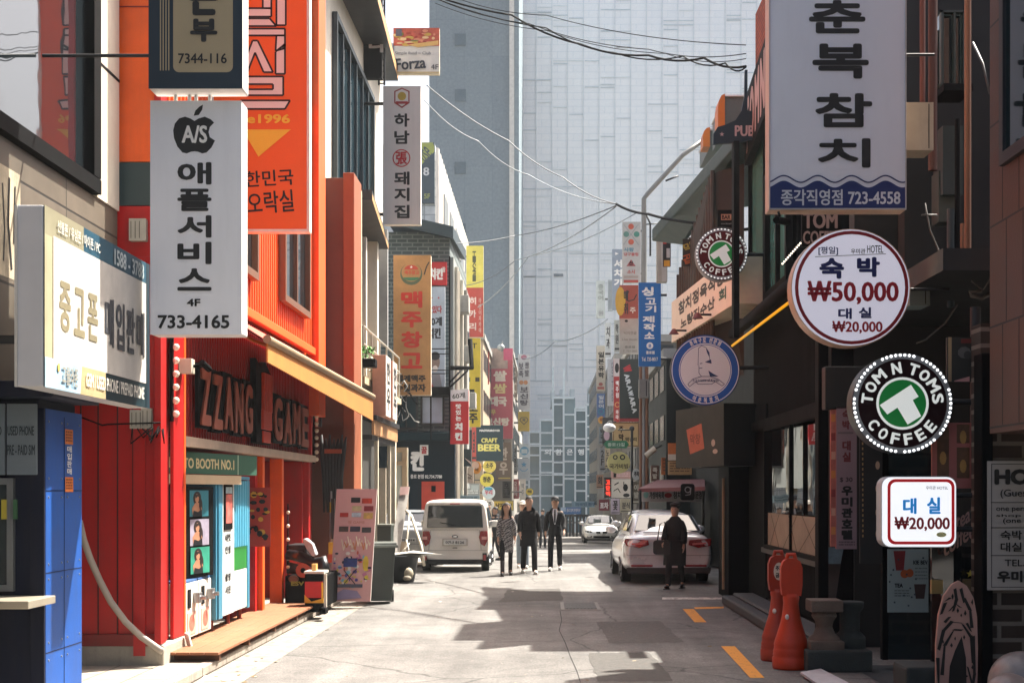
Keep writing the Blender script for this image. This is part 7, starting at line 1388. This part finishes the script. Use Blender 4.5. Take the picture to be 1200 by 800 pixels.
# --- boxy white van-like city car, rear towards us (frame: y=0 rear bumper, +y forward)
def box_car():
    p = mat('#eae5dc', .3, 0, .02, 1, coat=.5); r = thing('city_car', 'boxy cream white city car parked on the left, seen from behind', 'car', (PX(533.5, 33.6), 33.5, GZ(33.5)), rz=.012)
    W2 = .80
    def prof(zb, zm, zt, wb, wm, wt): return [(0, zb), (wb * .6, zb), (wb, zb + .05), (wm, zb + .3), (wm, zm), (wt + .02, zt - .16), (wt, zt - .05), (wt - .14, zt), (0, zt + .015)]
    loft([(.02, prof(.3, .98, 1.62, .70, .76, .66)), (.0, prof(.26, .98, 1.64, .76, .785, .68)), (.06, prof(.24, .98, 1.68, .785, .80, .70)), (.5, prof(.22, .98, 1.70, .79, .80, .71)), (2.4, prof(.22, .98, 1.70, .79, .80, .71)), (2.75, prof(.22, .98, 1.64, .79, .80, .68)), (3.1, prof(.22, .98, 1.12, .79, .80, .70)), (3.5, prof(.24, .8, .95, .76, .78, .66)), (3.6, prof(.3, .7, .85, .7, .7, .6))], p, 'body', r, 2)
    plate(r, [(-.66, -.012, 1.04), (.66, -.012, 1.04), (.625, .01, 1.555), (-.625, .01, 1.555)], GLS, 'rear_window', .02, bevel=.02)
    plate(r, [(-.64, .0, 1.56), (.64, .0, 1.56), (.60, .03, 1.63), (-.60, .03, 1.63)], mat('#ded6ca', .3, coat=.4), 'spoiler', .05, bevel=.02)
    for s_ in (-1, 1):
        L = [(s_ * .755, -.012, .96), (s_ * .60, -.018, .96), (s_ * .565, -.018, .82), (s_ * .60, -.018, .66), (s_ * .70, -.014, .60), (s_ * .77, -.008, .74)]
        o = plate(r, L if s_ < 0 else L[::-1], TAIL, 'tail_light', .03, (0, -1, 0), .012)
        plate(o, [(s_ * .70 - .07, -.05, .76), (s_ * .70 + .05, -.05, .76), (s_ * .70 + .05, -.05, .83), (s_ * .70 - .07, -.05, .83)], mat('#d9a098', .3), 'lens', .006, (0, -1, 0))
        plate(r, [(s_ * .70 - .05, -.03, .17 + .05), (s_ * .70 + .05, -.03, .22), (s_ * .70 + .05, -.03, .44), (s_ * .70 - .05, -.03, .44)], BLACK, 'reflector_bezel', .02, (0, -1, 0), .015)
        plate(r, [(s_ * .70 - .035, -.052, .27), (s_ * .70 + .035, -.052, .27), (s_ * .70 + .035, -.052, .40), (s_ * .70 - .035, -.052, .40)], TAIL, 'reflector', .01, (0, -1, 0), .008)
        plate(r, [(s_ * .808, .35, 1.04), (s_ * .808, 1.2, 1.04), (s_ * .73, 1.2, 1.5), (s_ * .73, .35, 1.5)], GLS, 'side_window', .006, (s_, 0, .1)); plate(r, [(s_ * .808, 1.3, 1.04), (s_ * .808, 2.4, 1.04), (s_ * .73, 2.2, 1.5), (s_ * .73, 1.3, 1.5)], GLS, 'side_window', .006, (s_, 0, .1))
        mb = MB(); mb.box(s_ * .8 - .02, 2.3, 1.0, s_ * .8 + s_ * .17, 2.42, 1.16, p); o = mb.build('wing_mirror', None, .03, org=(0, 0, 0)); o.parent = r
        wheel(r, s_ * .79, .52, .29, .18); wheel(r, s_ * .79, 2.95, .29, .18)
    o = plate(r, [(-.27, -.03, .63), (.27, -.03, .63), (.27, -.03, .76), (-.27, -.03, .76)], PLA, 'number_plate', .015, (0, -1, 0), .006); tx(o, '07나 8126', (-.22, -.048, .655), UX, .44, .08, mat('#33383c', .5))
    plate(r, [(-.30, -.024, .61), (.30, -.024, .61), (.30, -.024, .775), (-.30, -.024, .775)], mat('#b9b2a6', .4), 'plate_recess', .004, (0, -1, 0))
    mb = MB(); mb.add([(.075 * math.cos(q * PI / 8), -.04, .83 + .035 * math.sin(q * PI / 8)) for q in range(16)], [tuple(range(16))], BLACK); mb.add([(.06 * math.cos(q * PI / 8), -.043, .83 + .024 * math.sin(q * PI / 8)) for q in range(16)], [tuple(range(16))], CHR); o = mb.build('emblem', None, org=(0, 0, 0)); o.parent = r
    plate(r, [(-.06, -.03, .55), (.06, -.03, .55), (.05, -.03, .575), (-.05, -.03, .575)], mat('#7a756c', .4), 'handle', .01, (0, -1, 0)); plate(r, [(-.75, -.012, .5), (.75, -.012, .5), (.75, -.012, .506), (-.75, -.012, .506)], mat('#6b665e', .6), 'tailgate_seam', .004, (0, -1, 0)); plate(r, [(-.62, .0, .17), (.62, .0, .17), (.68, .0, .29), (-.68, .0, .29)], mat('#22201f', .7), 'bumper_underside', .02, (0, -1, 0), .01)
    mb = MB(); SE = mat('#4a463f', .7)
    for s_ in (-1, 1): mb.add([(s_ * .615 - .004, -.0165, .51), (s_ * .615 + .004, -.0165, .51), (s_ * .58 + .004, -.0165, .98), (s_ * .58 - .004, -.0165, .98)], [(0, 1, 2, 3)], SE)
    mb.add([(-.56, -.0165, .985), (.56, -.0165, .985), (.56, -.0165, .991), (-.56, -.0165, .991)], [(0, 1, 2, 3)], SE)
    o = mb.build('panel_gap', None, org=(0, 0, 0)); o.parent = r
    plate(r, [(-.12, -.012, 1.585), (.12, -.012, 1.585), (.11, -.004, 1.605), (-.11, -.004, 1.605)], TAIL, 'brake_lamp', .052, (0, -1, 0), .004)
    mb = MB(); mb.tube([(.1, -.045, 1.08), (-.35, -.045, 1.16)], .01, BLACK, 5); o = mb.build('wiper', None, org=(0, 0, 0)); o.parent = r
    return r
box_car()
# --- saloon
def saloon(label, loc_, rz, colr, rear=True, k=1., hatch=False):
    p = mat(colr, .28, .25, .02, 1, coat=.6); r = thing('saloon_car', label, 'car', loc_, rz=rz)
    def low(zb, zt, w, wt): return [(0, zb), (w * .7, zb), (w * .97, zb + .06), (w, zb + .3), (w * .985, zt - .16), (wt, zt - .03), (wt - .2, zt), (0, zt + .012)]
    loft([(.05, low(.36, .80, .72, .6)), (.0, low(.30, .93, .84, .72)), (.1, low(.26, 1.02, .9, .78)), (.55, low(.22, 1.03, .93, .80)), (1.2, low(.2, .98, .93, .82)), (3.4, low(.2, .97, .93, .82)), (4.1, low(.22, .86, .91, .76)), (4.6, low(.26, .74, .84, .66)), (4.75, low(.34, .62, .7, .55))], p, 'body', r, 2)
    def cab(zt, wb, wt): return [(0, .93), (wb, .93), (wb, 1.0), (wt + .03, zt - .09), (wt - .05, zt - .01), (0, zt)]
    loft([(.42, cab(1.03, .70, .62)), (.62, cab(1.14, .74, .66)), (1.15, cab(1.40, .78, .60)), (1.9, cab(1.46, .80, .60)), (2.5, cab(1.45, .80, .59)), (3.0, cab(1.25, .79, .62)), (3.5, cab(1.0, .76, .66))], p, 'cabin', r, 2)
    plate(r, [(-.66, .55, 1.055), (.66, .55, 1.055), (.53, 1.1, 1.375), (-.53, 1.1, 1.375)], GLS, 'rear_window', .028, bevel=.012)
    plate(r, [(.68, 3.36, 1.06), (-.68, 3.36, 1.06), (-.55, 2.62, 1.405), (.55, 2.62, 1.405)], GLS, 'windscreen', .03, bevel=.012)
    for s_ in (-1, 1):
        N = (s_, 0, .3)
        plate(r, [(s_ * .775, .95, 1.06), (s_ * .79, 1.85, 1.05), (s_ * .625, 1.85, 1.385), (s_ * .625, 1.3, 1.36)], GLS, 'side_window', .02, N); plate(r, [(s_ * .79, 1.92, 1.05), (s_ * .785, 3.05, 1.03), (s_ * .64, 2.62, 1.36), (s_ * .625, 1.92, 1.385)], GLS, 'side_window', .02, N)
        wheel(r, s_ * .905, .98, .33, .2); wheel(r, s_ * .905, 3.78, .33, .2)
        mb = MB(); mb.ell((s_ * .99, 2.85, 1.05), (.12, .07, .09), p, 10, 8); o = mb.build('wing_mirror', None, org=(0, 0, 0)); o.parent = r
        L = [(s_ * .88, .10, .93), (s_ * .42, .0, .90), (s_ * .40, -.0, .80), (s_ * .60, .0, .74), (s_ * .86, .07, .78), (s_ * .90, .2, .86)]
        o = plate(r, L if s_ < 0 else L[::-1], TAIL if rear else TAIL, 'tail_light', .035, (0, -1, .1), .01); plate(o, [(s_ * .62 - .14, -.04, .80), (s_ * .62 + .14, -.03, .82), (s_ * .62 + .14, -.03, .85), (s_ * .62 - .14, -.04, .84)], mat('#d0787a', .3), 'lens', .01, (0, -1, 0))
        plate(r, [(s_ * .55 - .22, -.02, .36), (s_ * .55 + .22, -.02, .36), (s_ * .55 + .22, -.02, .40), (s_ * .55 - .22, -.02, .40)], TAIL, 'reflector', .025, (0, -1, 0), .008)
        L = [(s_ * .82, 4.52, .72), (s_ * .48, 4.69, .67), (s_ * .46, 4.72, .60), (s_ * .72, 4.62, .58), (s_ * .86, 4.45, .64)]; o = plate(r, L[::-1] if s_ < 0 else L, mat('#9aa2a8', .1, .3), 'headlight', .03, (0, 1, .2), .01)
        for q in (.56, .70): mb = MB(); mb.cyl((s_ * q, 4.66, .645), (s_ * q, 4.75 - (q - .5) * .35, .645), .05, mat('#3a3f44', .1, .5), 10); z = mb.build('lens', None, org=(0, 0, 0)); z.parent = o
        plate(r, [(s_ * .06, 4.76, .55), (s_ * .27, 4.755, .56), (s_ * .29, 4.755, .66), (s_ * .06, 4.765, .67)][::s_], BLACK, 'grille', .02, (0, 1, .1), .01); plate(r, [(s_ * .5, 4.70, .36), (s_ * .74, 4.62, .36), (s_ * .74, 4.62, .45), (s_ * .5, 4.70, .44)], BLACK, 'fog_lamp', .03, (0, 1, 0), .01)
    plate(r, [(-.42, 4.74, .32), (.42, 4.74, .32), (.42, 4.75, .43), (-.42, 4.75, .43)], BLACK, 'air_intake', .02, (0, 1, 0), .01)
    o = plate(r, [(-.26, 4.78, .46), (.26, 4.78, .46), (.26, 4.78, .55), (-.26, 4.78, .55)], PLA, 'number_plate', .012, (0, 1, 0), .005); tx(o, '32가 5087', (.22, 4.795, .475), -UX, .44, .06, DARK)
    o = plate(r, [(-.26, -.02, .64), (.26, -.02, .64), (.26, -.02, .745), (-.26, -.02, .745)], mat('#c9cac8', .5), 'number_plate', .02, (0, -1, 0), .005); tx(o, '45마 4014', (-.22, -.042, .66), UX, .44, .07, DARK)
    plate(r, [(-.84, -.008, .22), (.84, -.008, .22), (.87, -.008, .34), (-.87, -.008, .34)], mat('#3a3634', .6), 'bumper_underside', .02, (0, -1, 0), .01); plate(r, [(-.86, -.004, .585), (.86, -.004, .585), (.86, -.004, .592), (-.86, -.004, .592)], mat('#5a5456', .6), 'boot_seam', .01, (0, -1, 0))
    mb = MB(); mb.box(-.5, .18, 1.035, .5, .3, 1.07, p); o = mb.build('boot_lip', None, .015, org=(0, 0, 0)); o.parent = r
    return r
saloon('silver saloon parked on the right with red tail lights towards us', (2.50, 29.0, 0), .02, '#dfe0e2')
saloon('white car parked just beyond the silver saloon', (2.85, 35.2, GZ(35.2)), .0, '#d5d6d6')
saloon('pale silver saloon with a split grille driving towards us', (PX(705, 73) , 77.8, GZ(75)), PI, '#c9c9c6')
saloon('white car following right behind the oncoming saloon', (PX(704, 84), 88.5, GZ(86)), PI, '#d0d4d6')
saloon('silver car half hidden behind the folding chairs on the left', (PX(482, 38), 36.6, GZ(36.6)), .03, '#a9adb2')

# ================================================================== people
def skinmesh(pts, edges, name, mt, parent, sub=1, root=0):
    me = bpy.data.meshes.new(name); me.from_pydata([p[0] for p in pts], edges, []); o = bpy.data.objects.new(name, me); COL.objects.link(o)
    bm = bmesh.new(); bm.from_mesh(me); L = bm.verts.layers.skin.verify(); bm.verts.ensure_lookup_table()
    for i, v in enumerate(bm.verts): q = pts[i][1]; v[L].radius = q if isinstance(q, tuple) else (q, q); v[L].use_root = (i == root)
    bm.to_mesh(me); bm.free()
    m1 = o.modifiers.new('skin', 'SKIN'); m1.use_smooth_shade = True; m1.branch_smoothing = .4
    m2 = o.modifiers.new('sub', 'SUBSURF'); m2.levels = sub + 1; m2.render_levels = sub + 1
    dg = bpy.context.evaluated_depsgraph_get(); nm = bpy.data.meshes.new_from_object(o.evaluated_get(dg)); o.modifiers.clear(); o.data = nm; nm.materials.clear(); nm.materials.append(mt)
    for q in nm.polygons: q.use_smooth = True
    bpy.data.meshes.remove(me); o.parent = parent; return o
def person(label, loc_, rz, h, top, trous, shoes, hair, coatlen=.0, stride=.18, armL=(0, 0), armR=(0, 0), female=False, shirt=None, tie=None, cap=None, bag=None, longhair=False, skinc='#b8917a', boots=False, pattern=None, beret=None, phase=1, bulk=1.0, look=0.):
    """frame: facing -y, z up; metres scaled from a 1.75 m figure"""
    r = thing('person', label, 'person', loc_, rz=rz); k = h / 1.75
    SK = mat(skinc, .6, 0, .06, 20); S = lambda x, y, z: (x * k, y * k, z * k); sh = .165 if not female else .14; hp = .09
    a, b = phase * stride, -phase * stride
    # joints
    J = {'pel': S(0, 0, .93), 'wst': S(0, .0, 1.08), 'chs': S(0, .0, 1.28), 'nek': S(0, .005, 1.46), 'hd0': S(0, -.014, 1.545), 'hd1': S(0, -.01, 1.64), 'hd2': S(0, .0, 1.715)}
    def leg(s_, st):
        lift = .05 if st > 0 else .0
        return [S(s_ * hp, 0, .90), S(s_ * (hp + .01), -st * .55 - .03, .50), S(s_ * (hp + .01), -st + (.08 if st < 0 else 0), .10 + (.0 if st > 0 else .05)), S(s_ * (hp + .02), -st - .13 + (.06 if st < 0 else 0), .035)]
    def arm(s_, sw, bend, out=.05):
        return [S(s_ * sh, 0, 1.40), S(s_ * (sh + out), -sw * .5, 1.12), S(s_ * (sh + out + .01), -sw - .04 - bend * .2, .90 + bend * .22)]
    LL, LR = leg(-1, a), leg(1, b); AL, AR = arm(-1, *armL), arm(1, *armR)
    pts = [(J['pel'], (.11 * k, .08 * k)), (J['wst'], (.10 * k, .07 * k)), (J['chs'], (.10 * k, .065 * k)), (J['nek'], .05 * k), (J['hd0'], (.08 * k, .088 * k)), (J['hd1'], (.094 * k, .104 * k)), (J['hd2'], (.058 * k, .068 * k))]
    ed = [(0, 1), (1, 2), (2, 3), (3, 4), (4, 5), (5, 6)]
    def chain(start, P, R_):
        q = start
        for p_, rr_ in zip(P, R_): pts.append((p_, rr_ if isinstance(rr_, tuple) else rr_)); ed.append((q, len(pts) - 1)); q = len(pts) - 1
        return q
    for P in (LL, LR): chain(0, P, (.08 * k, .052 * k, .036 * k, .024 * k))
    for s_, P in ((-1, AL), (1, AR)):
        wq = chain(2, P, (.036 * k, .036 * k, .028 * k)); wv_ = Vector(P[2]); dv = (Vector(P[2]) - Vector(P[1])).normalized()
        palm = wv_ + dv * .07 * k; pts.append((tuple(palm), (.036 * k, .02 * k))); ed.append((wq, len(pts) - 1)); pq = len(pts) - 1
        for fi in range(4):
            off = Vector((0, (fi - 1.5) * .019 * k, 0)); ln = (.065, .075, .07, .055)[fi] * k; base = palm + off + dv * .03 * k
            pts.append((tuple(base), .0095 * k)); ed.append((pq, len(pts) - 1)); pts.append((tuple(base + dv * ln * .55 + Vector((-s_ * .006 * k, 0, 0))), .009 * k)); ed.append((len(pts) - 2, len(pts) - 1)); pts.append((tuple(base + dv * ln + Vector((-s_ * .022 * k, 0, 0))), .0075 * k)); ed.append((len(pts) - 2, len(pts) - 1))
        tb_ = wv_ + dv * .03 * k + Vector((-s_ * .01, -.03 * k, 0)); pts.append((tuple(tb_), .011 * k)); ed.append((wq, len(pts) - 1)); pts.append((tuple(tb_ + dv * .045 * k + Vector((-s_ * .01 * k, -.015 * k, 0))), .009 * k)); ed.append((len(pts) - 2, len(pts) - 1))
    skinmesh(pts, ed, 'body', SK, r, 1)
    # face
    mb = MB(); hz = 1.632 * k
    for s_ in (-1, 1):
        mb.ell((s_ * .03 * k, -.094 * k, hz), (.012 * k, .008 * k, .006 * k), INK, 8, 5); mb.box(s_ * .03 * k - .016 * k, -.094 * k, hz + .016 * k, s_ * .03 * k + .016 * k, -.083 * k, hz + .021 * k, mat(hair, .7))
        mb.ell((s_ * .079 * k, .0, hz - .012 * k), (.011 * k, .02 * k, .03 * k), SK, 8, 6)
    mb.ell((0, -.098 * k, hz - .03 * k), (.012 * k, .016 * k, .024 * k), SK, 8, 6); mb.ell((0, -.083 * k, hz - .072 * k), (.022 * k, .008 * k, .006 * k), mat('#8a4a42', .6), 8, 5)
    o = mb.build('face', None, org=(0, 0, 0)); o.parent = r
    # hair
    HM = mat(hair, .65, 0, .3, 30, .4); mb = MB(); n, m = 16, 9; V = []
    for i in range(m + 1):
        t = PI / 2 - (PI * .60) * i / m
        for q in range(n):
            u = 2 * PI * q / n; front = max(0, -math.sin(u)); zz = math.sin(t); 
            tt = max(t, .42 * front - .25 + (0 if front > .25 else -.35)); V.append((.084 * k * math.cos(tt) * math.cos(u), (.098 * math.cos(tt) * math.sin(u) + .006) * k, (1.645 + .098 * math.sin(tt)) * k))
    mb.add(V, [(i * n + q, i * n + (q + 1) % n, (i + 1) * n + (q + 1) % n, (i + 1) * n + q) for i in range(m) for q in range(n)], HM, True)
    if longhair:
        for s_ in (-1, 1): mb.tube([S(s_ * .062, .02, 1.70), S(s_ * .088, .0, 1.6), S(s_ * .095, -.03, 1.48), S(s_ * .1, -.075, 1.34)], [.03 * k, .034 * k, .034 * k, .014 * k], HM, 8)
        mb.tube([S(0, .06, 1.70), S(0, .1, 1.56), S(0, .11, 1.42)], [.06 * k, .085 * k, .06 * k], HM, 10)
    o = mb.build('hair', None, org=(0, 0, 0)); o.parent = r
    if cap:
        mb = MB(); CM = mat(cap, .7); mb.lathe([(.094 * k, 1.665 * k), (.096 * k, 1.70 * k), (.08 * k, 1.745 * k), (.03 * k, 1.765 * k)], (0, .004 * k, 0), CM, 16, sy=1.1); mb.ell((0, -.1 * k, 1.675 * k), (.075 * k, .07 * k, .012 * k), CM, 12, 6); o = mb.build('cap', None, org=(0, 0, 0)); o.parent = r
    if beret:
        mb = MB(); mb.ell((.01 * k, .02 * k, 1.72 * k), (.115 * k, .12 * k, .06 * k), mat(beret, .9), 14, 8); o = mb.build('beret', None, org=(0, 0, 0)); o.parent = r
    # trousers
    TM = mat(trous, .85, 0, .15, 12, .2); tp = [(J['pel'], (.142 * k, .108 * k)), (S(0, 0, 1.02), (.135 * k, .1 * k))]; te = [(0, 1)]
    fat = .8 if boots else 1.0
    for P in (LL, LR):
        q = 0
        for p_, rr_ in zip(P[:3], (.098, .072 * fat, .066 * fat)): tp.append((p_ if p_ != P[2] else (p_[0], p_[1], p_[2] - .055 * k), rr_ * k)); te.append((q, len(tp) - 1)); q = len(tp) - 1
    skinmesh(tp, te, 'trousers', TM, r, 1)
    for P in (LL, LR):
        mb = MB(); x, y, z = P[3]; SHM = mat(shoes, .45); mb.ell((x, y + .055 * k, max(z, .04 * k) + .012 * k), (.046 * k, .14 * k, .04 * k), SHM, 12, 7); mb.box(x - .042 * k, y - .06 * k, max(z - .035 * k, 0), x + .042 * k, y + .17 * k, max(z - .035 * k, 0) + .02 * k, mat('#cfcac4' if shoes[1] in 'cdef' else '#1a1a1a', .6))
        if boots: mb.tube([(P[2][0], P[2][1], .06 * k), (P[2][0], P[2][1], .12 * k), ((P[1][0] + P[2][0]) / 2, (P[1][1] + P[2][1]) / 2, .36 * k)], [.05 * k, .046 * k, .055 * k], SHM, 10)
        o = mb.build('shoe', None, org=(0, 0, 0)); o.parent = r
    # coat / jacket with sleeves and skirt
    CM = mat(top, .85, 0, .18, 10, .25) if not pattern else pattern
    B_ = bulk * k; cp = [(S(0, 0, 1.0), (.15 * B_, .112 * B_)), (J['wst'], (.146 * B_, .11 * B_)), (J['chs'], (.168 * B_, .12 * B_)), (S(0, .012, 1.40), (.125 * B_, .1 * B_)), (S(0, .012, 1.51), (.078 * k, .08 * k))]; ce = [(0, 1), (1, 2), (2, 3), (3, 4)]
    mb = MB(); hem = .98 - max(coatlen, .04)
    PRF = [(.118 * bulk, 1.12), (.142 * bulk, 1.02), (.16 * bulk, .93)] + ([(.172 * bulk, .93 - (.93 - hem) * .5)] if coatlen > .12 else []) + [((.178 if coatlen > .12 else .162) * bulk, hem)]
    n_ = 20; V_ = []
    for q_, (r_, z_) in enumerate(PRF):
        for i_ in range(n_):
            u_ = 2 * PI * i_ / n_; wv2 = 1 + (.05 * math.sin(u_ * 5 + z_ * 7) if z_ < .95 else 0); sw_ = -(a * .25) * math.cos(u_) * max(0, (.98 - z_)) * 1.2
            V_.append((r_ * math.cos(u_) * k * wv2, (r_ * .76 * math.sin(u_) * wv2 + sw_) * k, z_ * k))
    mb.add(V_, [(q_ * n_ + i_, q_ * n_ + (i_ + 1) % n_, (q_ + 1) * n_ + (i_ + 1) % n_, (q_ + 1) * n_ + i_) for q_ in range(len(PRF) - 1) for i_ in range(n_)], CM, True)
    o = mb.build('coat_skirt', None, org=(0, 0, 0)); o.parent = r
    for P in (AL, AR):
        q = 2
        for p_, rr_ in zip(P, (.072, .062, .05)): cp.append((p_ if p_ != P[0] else (p_[0], p_[1], p_[2] - .02 * k), rr_ * B_)); ce.append((q, len(cp) - 1)); q = len(cp) - 1
    skinmesh(cp, ce, 'coat', CM, r, 1, 1)
    if shirt:
        mb = MB(); SM = mat(shirt, .7); yf = -.128 * k
        mb.add([(-.05 * k, -.085 * k, 1.47 * k), (.05 * k, -.085 * k, 1.47 * k), (.06 * k, yf - .006 * k, 1.34 * k), (.012 * k, yf - .012 * k, 1.1 * k), (-.012 * k, yf - .012 * k, 1.1 * k), (-.06 * k, yf - .006 * k, 1.34 * k)], [(0, 5, 2, 1), (5, 4, 3, 2)], SM)
        o = mb.build('shirt', None, org=(0, 0, 0)); o.parent = r
    if tie:
        mb = MB(); mb.add([(-.016 * k, -.092 * k, 1.455 * k), (.016 * k, -.092 * k, 1.455 * k), (.02 * k, -.141 * k, 1.34 * k), (.02 * k, -.147 * k, 1.16 * k), (0, -.147 * k, 1.11 * k), (-.02 * k, -.147 * k, 1.16 * k), (-.02 * k, -.141 * k, 1.34 * k)], [(0, 6, 2, 1), (6, 5, 4, 3, 2)], mat(tie, .6)); o = mb.build('tie', None, org=(0, 0, 0)); o.parent = r
    if bag:
        t = thing('shoulder_bag', bag[1], 'bag', Vector(loc_) + Vector((bag[2] * k, bag[3] * k, .85 * k))); c = t.location; BM = mat(bag[0], .6)
        mb = MB(); mb.prism(rrect(-.17, -.14, .17, .14, .06), c, Vector((.9, -.3, 0)).normalized(), UZ, -.07, .07, BM); mb.build('body', t, .03); mb = MB(); mb.tube([c + Vector((-.1, 0, .13)), c + Vector((-.05, 0, .45)), c + Vector((.04, 0, .5)), c + Vector((.1, 0, .13))], .012, BM, 6); mb.build('strap', t)
    return r
def check():
    m = bpy.data.materials.new('houndstooth'); m.use_nodes = True; t = m.node_tree; b = t.nodes['Principled BSDF']; tc = t.nodes.new('ShaderNodeTexCoord')
    mp = t.nodes.new('ShaderNodeMapping'); mp.inputs['Rotation'].default_value = (.3, .5, .8); t.links.new(tc.outputs['Object'], mp.inputs[0])
    c = t.nodes.new('ShaderNodeTexChecker'); c.inputs['Scale'].default_value = 34; c.inputs[1].default_value = (.36, .35, .34, 1); c.inputs[2].default_value = (.02, .02, .025, 1); t.links.new(mp.outputs[0], c.inputs[0]); t.links.new(c.outputs[0], b.inputs['Base Color']); b.inputs['Roughness'].default_value = .9; return m
def at(px, d): return (PX(px, d), d, GZ(d))
person('woman in a black and white checked coat and black boots', at(593.5, 31.9), .06, 1.66, '#222', '#121316', '#141414', '#1c1512', coatlen=.42, stride=.2, armL=(.05, .0), armR=(-.05, .1), female=True, longhair=True, boots=True, pattern=check())
person('man in a long black coat beside the woman in the checked coat', at(620, 32.6), .15, 1.80, '#0b0c10', '#0e0f13', '#e6e0da', '#151110', coatlen=.36, stride=.2, armL=(.12, .1), armR=(-.14, .1), phase=-1, bulk=1.14)
person('man in a dark suit with white shirt and black tie walking with a cap on', at(650.5, 34), -.05, 1.76, '#0d0f14', '#101218', '#dcd8d2', '#15110f', coatlen=.14, stride=.21, armL=(-.1, .1), armR=(.16, .25), bulk=1.06, shirt='#d9d9dc', tie='#101116', cap='#1a1b1e')
person('person in a pale cap and light jeans behind the black coated man', at(612.5, 35.5), .0, 1.68, '#3a3d44', '#7d8a94', '#c9c4bc', '#2a1e18', stride=.2, cap='#d8d2c8', phase=-1)
person('person with black hair and dark parka standing close beside the city car', at(571, 41), 1.2, 1.70, '#14171c', '#15181e', '#1a1a1c', '#121012', coatlen=.15, stride=.06, longhair=True, female=True)
person('person in dark clothes holding a red scarf, facing the dark parka', at(580.5, 42.5), -1.0, 1.62, '#181a20', '#14161b', '#1c1c1e', '#17110f', coatlen=.1, stride=.08, armL=(.12, .9), armR=(.1, .9), female=True)
person('person in a dark jacket walking away at the far end of the street', at(636, 62), PI, 1.7, '#1e2126', '#1a1d22', '#22201f', '#141110', stride=.12)
person('woman in a long black padded coat and beret walking past the silver saloon', at(791, 27.7), -.35, 1.66, '#0a0c0f', '#121519', '#1c1a19', '#120f0e', coatlen=.5, stride=.17, bulk=1.36, armL=(.04, .35), armR=(.02, 0), female=True, beret='#101114', bag=('#17181a', 'bulky black shoulder bag held against the long padded coat', -.26, -.05))
# ================================================================== air
hm = bpy.data.materials.new('haze'); hm.use_nodes = True; t_ = hm.node_tree; t_.nodes.remove(t_.nodes['Principled BSDF'])
pv = t_.nodes.new('ShaderNodeVolumePrincipled'); pv.inputs['Color'].default_value = (.93, .97, 1, 1); pv.inputs['Density'].default_value = .00042; pv.inputs['Anisotropy'].default_value = 0
t_.links.new(pv.outputs[0], t_.nodes['Material Output'].inputs['Volume'])
mb = MB(); mb.box(-122, -14, -5, 122, 322, 64, hm); o = mb.build('haze', org=(0, 0, 0)); o['kind'] = 'stuff'; o['label'] = 'thin pale city haze'
